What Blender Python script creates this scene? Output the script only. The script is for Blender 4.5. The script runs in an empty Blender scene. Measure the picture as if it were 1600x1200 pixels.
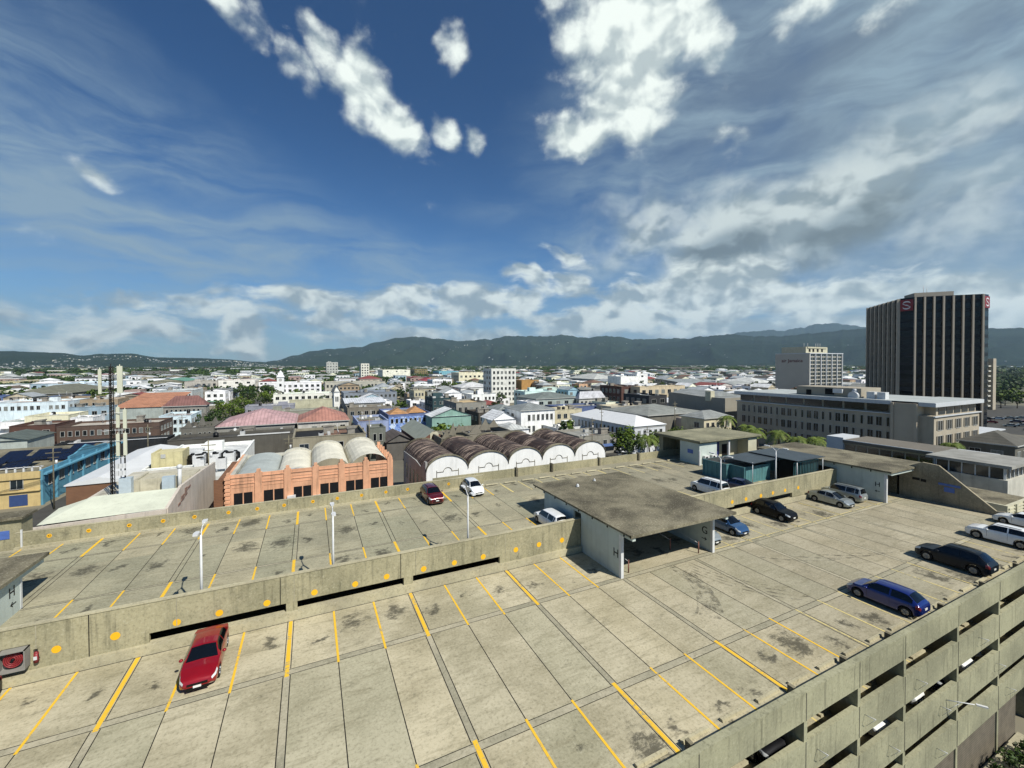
import bpy, bmesh, math, random
from math import sin, cos, pi, radians, sqrt, atan2, exp
from mathutils import Vector, Matrix, noise
random.seed(7)
SC = bpy.context.scene
COL = SC.collection

# ------------------------------------------------------------------ materials
def s2l(c):
    c = c / 255.0
    return c / 12.92 if c <= 0.04045 else ((c + 0.055) / 1.055) ** 2.4
def hexl(h):
    h = h.lstrip('#')
    return (s2l(int(h[0:2], 16)), s2l(int(h[2:4], 16)), s2l(int(h[4:6], 16)), 1.0)
MATS = {}
DESAT = 0.26
def lerp_(a, b, k): return a + (b - a) * k
class NT:
    """small node-tree helper"""
    def __init__(s, nt):
        s.nt = nt; s.n = nt.nodes; s.l = nt.links
    def new(s, t, **kw):
        n = s.n.new(t)
        for k, v in kw.items(): setattr(n, k, v)
        return n
    def put(s, sock, v):
        if isinstance(v, bpy.types.NodeSocket): s.l.new(v, sock)
        elif v is not None: sock.default_value = v
    def m(s, op, a, b=None, c=None, clamp=False):
        n = s.n.new('ShaderNodeMath'); n.operation = op; n.use_clamp = clamp
        s.put(n.inputs[0], a)
        if b is not None: s.put(n.inputs[1], b)
        if c is not None: s.put(n.inputs[2], c)
        return n.outputs[0]
    def noise(s, vec, scale, detail=4, rough=0.55, dist=0.0):
        n = s.n.new('ShaderNodeTexNoise'); s.put(n.inputs['Vector'], vec)
        n.inputs['Scale'].default_value = scale; n.inputs['Detail'].default_value = detail
        n.inputs['Roughness'].default_value = rough; n.inputs['Distortion'].default_value = dist
        return n.outputs[0]
    def ss(s, v, a, b):
        n = s.n.new('ShaderNodeMapRange'); n.interpolation_type = 'SMOOTHSTEP'
        s.put(n.inputs[0], v); n.inputs[1].default_value = a; n.inputs[2].default_value = b
        n.inputs[3].default_value = 0.0; n.inputs[4].default_value = 1.0
        return n.outputs[0]
    def mix(s, f, a, b, mode='MIX'):
        n = s.n.new('ShaderNodeMix'); n.data_type = 'RGBA'; n.blend_type = mode
        s.put(n.inputs[0], f); s.put(n.inputs[6], a); s.put(n.inputs[7], b)
        return n.outputs[2]
    def mapping(s, vec, scale=(1, 1, 1), rot=(0, 0, 0), loc=(0, 0, 0)):
        n = s.n.new('ShaderNodeMapping'); s.put(n.inputs[0], vec)
        n.inputs['Location'].default_value = loc; n.inputs['Rotation'].default_value = rot
        n.inputs['Scale'].default_value = scale
        return n.outputs[0]

def new_mat(name):
    m = bpy.data.materials.new(name); m.use_nodes = True
    t = NT(m.node_tree); b = m.node_tree.nodes['Principled BSDF']
    return m, t, b
def mat(name, col, rough=0.8, var=0.18, scale=0.6, metal=0.0, dirt=0.0, streak=0.0, bump=0.0, spec=0.3, coat=0.0, grime='#3a352c', stripes=None):
    """paint / plaster / metal with blotchy variation, dirt patches and rain streaks"""
    if name in MATS: return MATS[name]
    m, t, b = new_mat(name)
    c = hexl(col)
    g_ = .3 * c[0] + .6 * c[1] + .1 * c[2]; c = tuple(lerp_(v, g_, DESAT) for v in c[:3]) + (1.0,)
    b.inputs['Roughness'].default_value = rough; b.inputs['Metallic'].default_value = metal
    b.inputs['Specular IOR Level'].default_value = spec
    if coat: b.inputs['Coat Weight'].default_value = coat; b.inputs['Coat Roughness'].default_value = 0.06
    pos = t.new('ShaderNodeNewGeometry').outputs['Position']
    out = c
    if var > 0:
        n = t.noise(pos, scale, 5, 0.62)
        k = t.ss(n, 0.3, 0.72)
        lo = tuple(x * (1 - var) for x in c[:3]) + (1,); hi = tuple(min(1, x * (1 + var * 0.5)) for x in c[:3]) + (1,)
        out = t.mix(k, lo, hi)
    if dirt > 0:
        n = t.noise(pos, scale * 0.45 + 0.05, 7, 0.68, 0.4)
        out = t.mix(t.m('MULTIPLY', t.ss(n, 0.5, 0.7), dirt), out, hexl(grime))
    if streak > 0:
        v = t.mapping(pos, (1.6, 1.6, 0.12))
        n = t.noise(v, 1.3, 5, 0.65)
        out = t.mix(t.m('MULTIPLY', t.ss(n, 0.48, 0.72), streak), out, hexl(grime))
    if stripes:
        ax, per, amt = stripes
        sx = t.new('ShaderNodeSeparateXYZ'); t.l.new(pos, sx.inputs[0])
        w = t.m('FRACT', t.m('DIVIDE', sx.outputs[ax], per))
        w = t.m('LESS_THAN', t.m('ABSOLUTE', t.m('SUBTRACT', w, 0.5)), 0.16)
        out = t.mix(t.m('MULTIPLY', w, amt), out, (0.01, 0.01, 0.01, 1))
    t.put(b.inputs['Base Color'], out)
    if bump:
        bn = t.new('ShaderNodeBump'); bn.inputs['Strength'].default_value = bump; bn.inputs['Distance'].default_value = 0.03
        t.l.new(t.noise(pos, 6.0, 5, 0.6), bn.inputs['Height']); t.l.new(bn.outputs[0], b.inputs['Normal'])
    MATS[name] = m
    return m
def glassmat(name, col='#0b0e11', rough=0.12):
    if name in MATS: return MATS[name]
    m, t, b = new_mat(name)
    b.inputs['Base Color'].default_value = hexl(col); b.inputs['Roughness'].default_value = rough
    b.inputs['Specular IOR Level'].default_value = 0.6
    MATS[name] = m; return m

# ------------------------------------------------------------------ meshes
class MB:
    def __init__(s): s.v = []; s.f = []; s.mi = []; s.sm = []
    def add(s, vs, fs, mi=0, smooth=False):
        o = len(s.v); s.v += [tuple(p) for p in vs]
        for f in fs: s.f.append([i + o for i in f]); s.mi.append(mi); s.sm.append(smooth)
    def box(s, x0, x1, y0, y1, z0, z1, mi=0, skip=''):
        vs = [(x0, y0, z0), (x1, y0, z0), (x1, y1, z0), (x0, y1, z0), (x0, y0, z1), (x1, y0, z1), (x1, y1, z1), (x0, y1, z1)]
        fs = {'b': (0, 3, 2, 1), 't': (4, 5, 6, 7), 's': (0, 1, 5, 4), 'n': (2, 3, 7, 6), 'w': (3, 0, 4, 7), 'e': (1, 2, 6, 5)}
        s.add(vs, [f for k, f in fs.items() if k not in skip], mi)
        return s
    def obox(s, c, ax, half, mi=0):
        """oriented box: centre, three axis vectors (unit), three half sizes"""
        c = Vector(c); a = [Vector(v) * h for v, h in zip(ax, half)]
        vs = [c + a[0] * i + a[1] * j + a[2] * k for k in (-1, 1) for i, j in ((-1, -1), (1, -1), (1, 1), (-1, 1))]
        s.add(vs, [(0, 3, 2, 1), (4, 5, 6, 7), (0, 1, 5, 4), (2, 3, 7, 6), (3, 0, 4, 7), (1, 2, 6, 5)], mi)
        return s
    def quad(s, a, b, c, d, mi=0): s.add([a, b, c, d], [(0, 1, 2, 3)], mi); return s
    def poly(s, pts, mi=0): s.add(pts, [tuple(range(len(pts)))], mi); return s
    def prism(s, pts, axis, a, b, mi=0, smooth=False):
        """extrude a 2-D outline: axis 'x' -> pts are (y,z), 'y' -> (x,z), 'z' -> (x,y)"""
        def P(p, w):
            return {'x': (w, p[0], p[1]), 'y': (p[0], w, p[1]), 'z': (p[0], p[1], w)}[axis]
        n = len(pts); vs = [P(p, a) for p in pts] + [P(p, b) for p in pts]
        s.add(vs, [tuple(range(n)), tuple(range(2 * n - 1, n - 1, -1))], mi)
        o = len(s.v) - 2 * n
        for i in range(n):
            j = (i + 1) % n
            s.f.append([o + j, o + i, o + n + i, o + n + j]); s.mi.append(mi); s.sm.append(smooth)
        return s
    def tube(s, a, b, r0, r1=None, n=8, mi=0, caps=True):
        a = Vector(a); b = Vector(b); r1 = r0 if r1 is None else r1
        d = (b - a); d.normalize()
        u = d.orthogonal().normalized(); w = d.cross(u)
        vs = []
        for p, r in ((a, r0), (b, r1)):
            for i in range(n):
                t = 2 * pi * i / n; vs.append(p + (u * cos(t) + w * sin(t)) * r)
        fs = [(i, (i + 1) % n, n + (i + 1) % n, n + i) for i in range(n)]
        s.add(vs, fs, mi, True)
        if caps:
            o = len(s.v) - 2 * n
            s.f.append([o + i for i in range(n - 1, -1, -1)]); s.mi.append(mi); s.sm.append(False)
            s.f.append([o + n + i for i in range(n)]); s.mi.append(mi); s.sm.append(False)
        return s
    def ball(s, c, r, mi=0, n=8, m=5, sz=1.0):
        vs = [(c[0], c[1], c[2] - r * sz)]
        for j in range(1, m):
            p = -pi / 2 + pi * j / m
            for i in range(n): vs.append((c[0] + r * cos(p) * cos(2 * pi * i / n), c[1] + r * cos(p) * sin(2 * pi * i / n), c[2] + r * sz * sin(p)))
        vs.append((c[0], c[1], c[2] + r * sz))
        fs = [(0, 1 + (i + 1) % n, 1 + i) for i in range(n)]
        for j in range(m - 2):
            for i in range(n):
                a = 1 + j * n + i; b = 1 + j * n + (i + 1) % n; fs.append((a, b, b + n, a + n))
        L = len(vs) - 1
        fs += [(L, 1 + (m - 2) * n + i, 1 + (m - 2) * n + (i + 1) % n) for i in range(n)]
        s.add(vs, fs, mi, True); return s
    def mesh(s, name, mats):
        me = bpy.data.meshes.new(name)
        me.from_pydata(s.v, [], s.f)
        for m in (mats if isinstance(mats, (list, tuple)) else [mats]): me.materials.append(m)
        me.polygons.foreach_set('material_index', s.mi)
        me.polygons.foreach_set('use_smooth', s.sm)
        me.update(); return me
def link(name, me, parent=None, loc=(0, 0, 0), rz=0.0):
    o = bpy.data.objects.new(name, me); COL.objects.link(o)
    o.location = loc; o.rotation_euler = (0, 0, rz)
    if parent: o.parent = parent
    return o
def build(mb, name, mats, parent=None, loc=(0, 0, 0), rz=0.0): return link(name, mb.mesh(name, mats), parent, loc, rz)
def tag(o, label=None, cat=None, group=None, kind=None):
    if label: o['label'] = label
    if cat: o['category'] = cat
    if group: o['group'] = group
    if kind: o['kind'] = kind
    return o
def thing(name, label, cat, loc=(0, 0, 0), rz=0.0, group=None):
    o = bpy.data.objects.new(name, None); COL.objects.link(o); o.empty_display_size = 0.3
    o.location = loc; o.rotation_euler = (0, 0, rz); tag(o, label, cat, group); return o
def struct(mb, name, mats, loc=(0, 0, 0)): return tag(build(mb, name, mats, None, loc), kind='structure')
def copy_tree(o, parent=None, kids=None):
    if kids is None:
        kids = {}
        for x in COL.objects:
            if x.parent: kids.setdefault(x.parent.name, []).append(x)
    c = o.copy(); COL.objects.link(c)
    if parent: c.parent = parent
    for ch in kids.get(o.name, []): copy_tree(ch, c, kids)
    return c
def text_mesh(txt, size, mats, extrude=0.005, name='lettering'):
    cu = bpy.data.curves.new(name, 'FONT'); cu.body = txt; cu.size = size; cu.extrude = extrude
    cu.align_x = 'CENTER'; cu.align_y = 'CENTER'
    ob = bpy.data.objects.new(name, cu); COL.objects.link(ob)
    dg = bpy.context.evaluated_depsgraph_get(); dg.update()
    me = bpy.data.meshes.new_from_object(ob.evaluated_get(dg))
    me.name = name
    bpy.data.objects.remove(ob); bpy.data.curves.remove(cu)
    me.materials.clear(); me.materials.append(mats)
    return me

# ------------------------------------------------------------------ camera, sky, sun, haze
CAMP = Vector((1.29, 0.0, 28.1)); YAW, PIT, ROL = 0.448, 0.015, -0.0021
cam = bpy.data.cameras.new('camera'); cam.sensor_width = 36.0; cam.lens = 655.0 / 1600 * 36
cam.shift_y = -(600 - 579.1) / 1600; cam.clip_end = 80000; cam.clip_start = 0.3
co = bpy.data.objects.new('camera', cam); COL.objects.link(co); SC.camera = co
Fv = Vector((sin(YAW) * cos(PIT), cos(YAW) * cos(PIT), -sin(PIT)))
r_ = Vector((cos(YAW), -sin(YAW), 0)); u_ = r_.cross(Fv)
Rv = r_ * cos(ROL) + u_ * sin(ROL); Uv = u_ * cos(ROL) - r_ * sin(ROL)
co.matrix_world = Matrix(((Rv.x, Uv.x, -Fv.x, CAMP.x), (Rv.y, Uv.y, -Fv.y, CAMP.y), (Rv.z, Uv.z, -Fv.z, CAMP.z), (0, 0, 0, 1)))
SC.view_settings.view_transform = 'Standard'; SC.view_settings.look = 'None'; SC.view_settings.gamma = 1; SC.view_settings.exposure = 0.32
SUN = Vector((1.9, -4.1, 4.85)).normalized()
sl = bpy.data.lights.new('sun', 'SUN'); sl.energy = 5.0; sl.angle = radians(0.53); sl.color = (1.0, 0.955, 0.87)
so = bpy.data.objects.new('sun', sl); COL.objects.link(so); so.rotation_euler = SUN.to_track_quat('Z', 'Y').to_euler(); so.location = (0, -60, 120)

W = bpy.data.worlds.new('World'); SC.world = W; W.use_nodes = True
t = NT(W.node_tree); bg = W.node_tree.nodes['Background']
sky = t.new('ShaderNodeTexSky'); sky.sky_type = 'NISHITA'; sky.sun_disc = False
sky.sun_elevation = math.asin(SUN.z); sky.sun_rotation = atan2(SUN.x, SUN.y)
sky.air_density = 1.0; sky.dust_density = 0.3; sky.ozone_density = 2.5; sky.altitude = 30
tc = t.new('ShaderNodeTexCoord').outputs['Generated']
sx = t.new('ShaderNodeSeparateXYZ'); t.l.new(tc, sx.inputs[0])
X, Y, Z = sx.outputs
az = t.m('MULTIPLY', t.m('ARCTAN2', X, Y), 180 / pi)          # degrees clockwise from north (+Y)
el = t.m('MULTIPLY', t.m('ARCSINE', Z), 180 / pi)
cmb = t.new('ShaderNodeCombineXYZ'); t.put(cmb.inputs[0], az); t.put(cmb.inputs[1], el)
ae = cmb.outputs[0]
# domain-warped noise fields in bearing / elevation
wn = t.new('ShaderNodeTexNoise'); t.put(wn.inputs['Vector'], ae); wn.inputs['Scale'].default_value = 0.13; wn.inputs['Detail'].default_value = 3
vm = t.new('ShaderNodeVectorMath', operation='SUBTRACT'); t.l.new(wn.outputs['Color'], vm.inputs[0]); vm.inputs[1].default_value = (0.5, 0.5, 0.5)
vs = t.new('ShaderNodeVectorMath', operation='SCALE'); t.l.new(vm.outputs[0], vs.inputs[0]); vs.inputs['Scale'].default_value = 3.6
va = t.new('ShaderNodeVectorMath', operation='ADD'); t.l.new(ae, va.inputs[0]); t.l.new(vs.outputs[0], va.inputs[1])
wae = va.outputs[0]
def blob(a, e, ra, re, rot, amp):
    """soft elliptical patch of cloud round the bearing a / elevation e"""
    mp = t.new('ShaderNodeMapping'); mp.vector_type = 'TEXTURE'; t.l.new(wae, mp.inputs[0])
    mp.inputs['Location'].default_value = (a, e, 0); mp.inputs['Rotation'].default_value = (0, 0, radians(rot)); mp.inputs['Scale'].default_value = (ra, re, 1)
    ln = t.new('ShaderNodeVectorMath', operation='LENGTH'); t.l.new(mp.outputs[0], ln.inputs[0])
    return t.m('MULTIPLY', t.m('SUBTRACT', 1.0, t.ss(ln.outputs['Value'], 0.25, 1.9)), amp)
def acc(bl):
    s = None
    for b_ in bl:
        v = blob(*b_); s = v if s is None else t.m('MAXIMUM', s, v)
    return s
def cloud_layer(mask, n, gain=1.0, a=0.62, b=0.95, nz=1.9):
    return t.ss(t.m('ADD', t.m('MULTIPLY', mask, gain), t.m('MULTIPLY', t.m('SUBTRACT', n, 0.5), nz)), a, b)
wq = t.mapping(wae, (0.74, 1, 1)); aq = t.mapping(ae, (0.74, 1, 1))
n1 = t.noise(wq, 0.15, 8, 0.55)
n2 = t.noise(t.mapping(aq, (1, 1, 1), (0, 0, 0), (31, 7.7, 2.2)), 0.38, 7, 0.58)
nn = t.m('ADD', t.m('MULTIPLY', n1, 0.55), t.m('MULTIPLY', n2, 0.45))
CUM = [(2.2, 34.2, 3.4, 2.4, -38, .95), (6.0, 31.6, 5.0, 3.4, -38, 1.15), (10.4, 28.8, 3.8, 2.6, -42, 1.05), (-1.0, 31.8, 4.5, 1.8, -45, .62), (16.6, 28.7, 1.9, 1.7, -60, .76), (20.3, 28.0, 2.0, 1.6, -60, .78), (23.1, 25.4, 1.2, 1.1, 0, .72), (17.6, 37.0, 2.6, 2.2, -50, .76), (-19.0, 18.3, 2.2, 1.0, -30, .85),
 (-9.4, 36.0, 4.0, 1.5, -25, .68), (-5.2, 34.4, 1.8, 2.4, 20, .66), (41, 39, 9.5, 7, 0, 1.1), (42, 33.5, 7, 6.0, 70, 1.15), (40.5, 29.5, 5.5, 3.2, 0, 1.1), (35.2, 27.9, 4.5, 2.4, -5, 1.0), (48, 35.5, 5.0, 5.0, 30, .8), (60, 35.3, 3.6, 2.2, 0, .72), (67.5, 32.5, 3, 2.2, 0, .74), (52.6, 24.9, 3.2, 1.8, -20, .8)]
LOW = [(-21, 3.8, 13, 2.8, 0, .8), (-7, 3.4, 2.8, 2.8, 0, 1.15), (-12, 6.4, 12, 1.3, 0, .78), (4, 7.6, 12, 1.5, -3, 1.02), (15, 8.2, 8.0, 2.5, 0, 1.15), (1.5, 5.4, 6.0, 1.3, 0, .9), (31, 10.9, 5.5, 2.1, -15, 1.1), (25, 8.0, 6.0, 2.3, 0, 1.0), (42, 7.2, 6.0, 3.2, 0, 1.15), (36, 5.4, 8, 2.2, 0, 1.05), (50, 8.0, 9, 4.4, 0, 1.2), (61, 6.8, 8, 3.2, 0, 1.1), (73, 5.4, 10, 3.0, 0, 1.05), (20, 3.6, 28, 1.8, 0, .82), (60, 3.8, 28, 2.4, 0, .98), (33, 14.5, 4, 1.2, -20, .75)]
GRY = [(53, 15.0, 8, 4.6, 10, 1.35), (62, 15.5, 9, 4.8, 20, 1.4), (67, 19.5, 8, 4, 20, .95), (73, 15, 7, 5, 30, .7), (43, 17, 9, 4, 15, .9), (58, 12.0, 8, 3.0, 0, 1.15), (52, 20, 4, 2, 20, .7)]
CIR = [(-20, 17, 20, 8, -18, 1.5), (-14, 10.5, 28, 5.0, -8, 1.6), (6, 13, 26, 4.0, -10, 1.2), (60, 27, 24, 15, 25, 1.5), (44, 19, 14, 7, 20, 1.1), (74, 22, 15, 20, 0, 1.8), (-15, 24, 10, 3.4, -30, .65), (-20, 8, 16, 2.6, 0, .8), (27, 19, 10, 2.0, -10, .45), (-18, 29, 8, 2.0, -20, .35)]
DRK = [(65.5, 14.3, 7.5, 2.2, 25, 1.0), (52, 13.6, 5.0, 2.0, 10, 1.0), (60, 11.6, 5, 1.6, 0, .7), (8, 7.2, 10, 1.0, 0, .5)]
VEIL = [(72, 24, 16, 18, 20, 1.25), (56, 30, 14, 11, 0, .85), (-18, 13, 20, 6, -12, .22)]
CROT = 10
SKYT = (0.36, 0.68, 0.96); SKYU = (0.13, 0.38, 0.64)
CLW = (9.2, 9.9, 9.3); CLG = (3.5, 4.3, 4.6); CLD = (1.6, 2.0, 2.1); CIRC = (2.9, 4.0, 4.8, 1)
SKYS = 0.085
cum = cloud_layer(acc(CUM), nn, 1.0, 0.34, 1.02, 2.5)
low = cloud_layer(acc(LOW), t.noise(t.mapping(wae, (0.55, 1.5, 1)), 0.3, 9, 0.6), 1.0, 0.36, 0.95, 2.0)
gry = cloud_layer(acc(GRY), nn, 1.0, 0.15, 1.25, 1.8)
cir = t.m('MULTIPLY', acc(CIR), t.ss(t.noise(t.mapping(wae, (0.45, 2.2, 1), (0, 0, radians(CROT))), 0.11, 8, 0.6, 0.6), 0.30, 0.80))
skyc = t.mix(1.0, sky.outputs[0], t.mix(t.ss(el, 3.0, 34.0), SKYT + (1,), SKYU + (1,)), 'MULTIPLY')
# cloud brightness: relief from the density a little higher up - sun lit tops, soft grey bellies
up = t.mapping(wq, (1, 1, 1), (0, 0, 0), (-0.5, 1.3, 0))
nlo = t.m('ADD', t.m('MULTIPLY', t.noise(wq, 0.15, 3, 0.5), 0.6), t.m('MULTIPLY', t.noise(t.mapping(wq, (1, 1, 1), (0, 0, 0), (31, 7.7, 2.2)), 0.38, 3, 0.5), 0.4))
nup = t.m('ADD', t.m('MULTIPLY', t.noise(up, 0.15, 3, 0.5), 0.6), t.m('MULTIPLY', t.noise(t.mapping(up, (1, 1, 1), (0, 0, 0), (31, 7.7, 2.2)), 0.38, 3, 0.5), 0.4))
rel = t.m('ADD', t.m('MULTIPLY', t.m('SUBTRACT', nlo, nup), 4.2), 0.5)
sh = t.noise(t.mapping(wae, (1, 1, 1), (0, 0, 0), (1.2, 2.0, 0)), 0.13, 5, 0.55)
shade = t.ss(t.m('ADD', t.m('MULTIPLY', rel, 0.55), t.m('MULTIPLY', sh, 0.55)), 0.36, 0.72)
CW = tuple(x for x in CLW) + (1,); CG = tuple(x for x in CLG) + (1,); CD = tuple(x for x in CLD) + (1,)
ccol = t.mix(shade, CG, CW)
gcol = t.mix(shade, t.mix(0.35, CG, CD), t.mix(0.55, CG, CW))
dcol = t.mix(shade, CD, t.mix(0.2, CG, CD))
veil = t.m('MULTIPLY', t.ss(el, 10.0, 1.0), t.m('ADD', 0.35, t.m('MULTIPLY', t.ss(n1, 0.35, 0.65), 0.4)))
thin = t.m('MULTIPLY', acc(VEIL), 0.62)
c00 = t.mix(thin, t.mix(veil, skyc, (3.4, 4.5, 5.2, 1)), (2.0, 2.6, 3.0, 1))
c0 = t.mix(t.m('MULTIPLY', t.m('MINIMUM', cir, 1.0), 0.8), c00, CIRC)
c1 = t.mix(t.m('MULTIPLY', gry, 0.9), c0, t.mix(t.ss(acc(DRK), 0.15, 0.9), gcol, dcol))
c2 = t.mix(t.m('MULTIPLY', low, 0.85), c1, t.mix(0.15, ccol, gcol))
c3 = t.mix(cum, c2, t.mix(t.ss(cum, 0.2, 1.0), ccol, t.mix(0.25, ccol, CW)))
t.put(bg.inputs[0], c3); bg.inputs[1].default_value = SKYS
W.cycles.sampling_method = 'MANUAL'; W.cycles.sample_map_resolution = 512

# ------------------------------------------------------------------ parking decks
N, D, SW = 11.4, 12.75, 2.57       # near deck, raised deck, stall width
YB1, YW, YB2, YU1, YU2, YU3 = 25.57, 30.65, 16.94, 36.87, 45.15, 49.03
def concrete(name, base='#b6ae94', alt='#979077', stall_bands=(), deck=True, streak=0.0, blot=0.5, fine=1.0):
    m, t, b = new_mat(name)
    b.inputs['Roughness'].default_value = 0.9; b.inputs['Specular IOR Level'].default_value = 0.15
    pos = t.new('ShaderNodeNewGeometry').outputs['Position']
    sx = t.new('ShaderNodeSeparateXYZ'); t.l.new(pos, sx.inputs[0]); X, Y, Z = sx.outputs
    A = hexl(base); B = hexl(alt)
    big = t.noise(t.mapping(pos, (1, 1, 1)), 0.23, 6, 0.62, 0.3)
    out = t.mix(t.ss(big, 0.34, 0.66), B, A)
    if deck:
        # every precast panel weathers to its own tone
        wn = t.new('ShaderNodeTexWhiteNoise'); wn.noise_dimensions = '2D'
        cb = t.new('ShaderNodeCombineXYZ'); t.put(cb.inputs[0], t.m('FLOOR', t.m('DIVIDE', X, SW)))
        t.put(cb.inputs[1], t.m('FLOOR', t.m('DIVIDE', t.m('SUBTRACT', Y, 17.2), 8.62))); t.l.new(cb.outputs[0], wn.inputs['Vector'])
        v = wn.outputs[0]
        out = t.mix(t.m('MULTIPLY', t.ss(v, 0.55, 1.0), 0.32), out, hexl('#8d8f78'))
        out = t.mix(t.m('MULTIPLY', t.ss(v, 0.5, 0.0), 0.2), out, hexl('#cdbf9b'))
        out = t.mix(t.m('MULTIPLY', t.ss(t.m('ADD', X, t.m('MULTIPLY', big, 22)), 26, 52), 0.38), out, hexl('#7d776a'))      # traffic grime, plus window-tint dimming painted into the colour towards the right
        # brushed streaks across the panels and darker tyre-worn tracks
        st = t.noise(t.mapping(pos, (0.5, 2.6, 1), (0, 0, 0.35)), 1.1, 6, 0.7, 0.6)
        out = t.mix(t.m('MULTIPLY', t.ss(st, 0.46, 0.74), 0.62), out, hexl('#7a745c'))
        # oil drips in the middle of each stall
        for k, yc in enumerate(stall_bands):
            w2 = t.new('ShaderNodeTexWhiteNoise'); w2.noise_dimensions = '2D'
            c2 = t.new('ShaderNodeCombineXYZ'); t.put(c2.inputs[0], t.m('FLOOR', t.m('DIVIDE', X, SW))); c2.inputs[1].default_value = 3.3 + k * 7; t.l.new(c2.outputs[0], w2.inputs['Vector'])
            wc = t.new('ShaderNodeSeparateColor'); t.l.new(w2.outputs['Color'], wc.inputs[0])
            fx = t.m('SUBTRACT', t.m('FRACT', t.m('DIVIDE', X, SW)), t.m('ADD', 0.32, t.m('MULTIPLY', wc.outputs[0], 0.36)))
            wob = t.new('ShaderNodeTexNoise'); t.l.new(pos, wob.inputs['Vector']); wob.inputs['Scale'].default_value = 1.3; wob.inputs['Detail'].default_value = 4
            wv = t.new('ShaderNodeSeparateColor'); t.l.new(wob.outputs['Color'], wv.inputs[0])
            dx = t.m('ADD', t.m('MULTIPLY', fx, SW / 0.8), t.m('MULTIPLY', t.m('SUBTRACT', wv.outputs[0], .5), 2.4))
            dy = t.m('ADD', t.m('DIVIDE', t.m('SUBTRACT', t.m('SUBTRACT', Y, yc - 1.1), t.m('MULTIPLY', wc.outputs[1], 2.2)), 1.0), t.m('MULTIPLY', t.m('SUBTRACT', wv.outputs[1], .5), 2.6))
            r2 = t.m('DIVIDE', t.m('SQRT', t.m('ADD', t.m('MULTIPLY', dx, dx), t.m('MULTIPLY', dy, dy))), t.m('ADD', .35, t.m('MULTIPLY', t.m('POWER', wc.outputs[2], 2.0), 1.0)))
            nz = t.noise(t.mapping(pos, (0.8, 1.3, 1)), 2.6, 7, 0.78, 0.5)
            q = t.m('SUBTRACT', t.m('ADD', 0.78, t.m('MULTIPLY', t.m('SUBTRACT', nz, .5), 2.8)), t.m('MULTIPLY', r2, .62))
            out = t.mix(t.m('MULTIPLY', t.ss(q, 0.0, 0.7), 0.8), out, hexl('#35342e'))
    sp = t.noise(pos, 0.8, 8, 0.72, 0.5)
    out = t.mix(t.m('MULTIPLY', t.ss(sp, 0.55, 0.75), blot), out, hexl('#5a5848'))
    sc_ = t.noise(pos, 7.0, 7, 0.75)
    out = t.mix(t.m('MULTIPLY', t.ss(sc_, 0.5, 0.66), 0.42 * fine), out, hexl('#55523f'))
    out = t.mix(t.m('MULTIPLY', t.ss(sc_, 0.46, 0.32), 0.4 * fine), out, hexl('#c2bda4'))
    if streak:
        s1 = t.noise(t.mapping(pos, (2.2, 2.2, 0.16)), 1.6, 6, 0.7)
        out = t.mix(t.m('MULTIPLY', t.ss(s1, 0.5, 0.72), streak), out, hexl('#4b4a3c'))
    t.put(b.inputs['Base Color'], out)
    bn = t.new('ShaderNodeBump'); bn.inputs['Strength'].default_value = 0.35; bn.inputs['Distance'].default_value = 0.02
    t.l.new(sc_, bn.inputs['Height']); t.l.new(bn.outputs[0], b.inputs['Normal'])
    MATS[name] = m; return m
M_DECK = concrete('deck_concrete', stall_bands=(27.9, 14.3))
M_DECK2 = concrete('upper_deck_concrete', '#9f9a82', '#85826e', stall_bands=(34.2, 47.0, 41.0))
M_WALL = concrete('wall_concrete', '#a39c7e', '#858168', deck=False, streak=0.5, blot=0.6)
M_BEAM = concrete('beam_concrete', '#9c9a7e', '#82816a', deck=False, streak=0.6, blot=0.5, fine=0.8)
M_LEDGE = concrete('ledge_concrete', '#b0a98c', '#97917a', deck=False, blot=0.4)
M_BAND = concrete('band_concrete', '#8a8672', '#a8a18a', deck=False, blot=0.7)
M_ROOFC = concrete('roof_concrete', '#807a66', '#4a463b', deck=False, blot=0.95, fine=1.5)
M_JOINT = mat('joint_sealant', '#1f1d18', 0.9, 0.3, 3)
M_DARK = mat('dark_void', '#0c0c0b', 0.95, 0)
def worn_paint(name, col, wear):
    m, t, b = new_mat(name); b.inputs['Roughness'].default_value = 0.7
    pos = t.new('ShaderNodeNewGeometry').outputs['Position']
    k = t.ss(t.m('ADD', t.noise(pos, 5.0, 7, 0.75), t.m('MULTIPLY', t.m('SUBTRACT', t.noise(pos, 0.5, 3, 0.6), 0.5), 0.8)), wear, wear + 0.16)
    t.put(b.inputs['Base Color'], t.mix(k, hexl(col), hexl('#8f8a70')))
    MATS[name] = m; return m
M_YEL = worn_paint('yellow_line_paint', '#dbb02c', 0.57)
M_PALE = worn_paint('faded_line_paint', '#c9b878', 0.5)
M_YDISC = worn_paint('yellow_disc_paint', '#e2aa14', 0.72)
M_WHITEP = mat('white_wall_paint', '#b9c0b8', 0.7, 0.1, 0.7, dirt=0.15, streak=0.12)
M_PALEG = mat('pale_green_wall_paint', '#b4c1b6', 0.7, 0.1, 0.7, streak=0.15)
M_BLACKP = mat('black_paint', '#101010', 0.6, 0)
M_WMETAL = mat('white_metal', '#c8cac8', 0.45, 0.08, 2, streak=0.15)

XL, XR = -34.0, 68.8
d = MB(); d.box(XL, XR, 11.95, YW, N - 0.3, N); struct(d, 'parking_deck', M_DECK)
d = MB()
d.box(XL, 23.0, 31.15, 49.2, D - 0.25, D); d.box(33.3, XR, 31.15, 51.4, D - 0.25, D); d.box(23.0, 33.3, 36.9, 51.4, D - 0.25, D)
d.box(15.0, 23.0, 49.2, 51.4, D - 0.25, D)
struct(d, 'parking_deck', M_DECK2)
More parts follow.
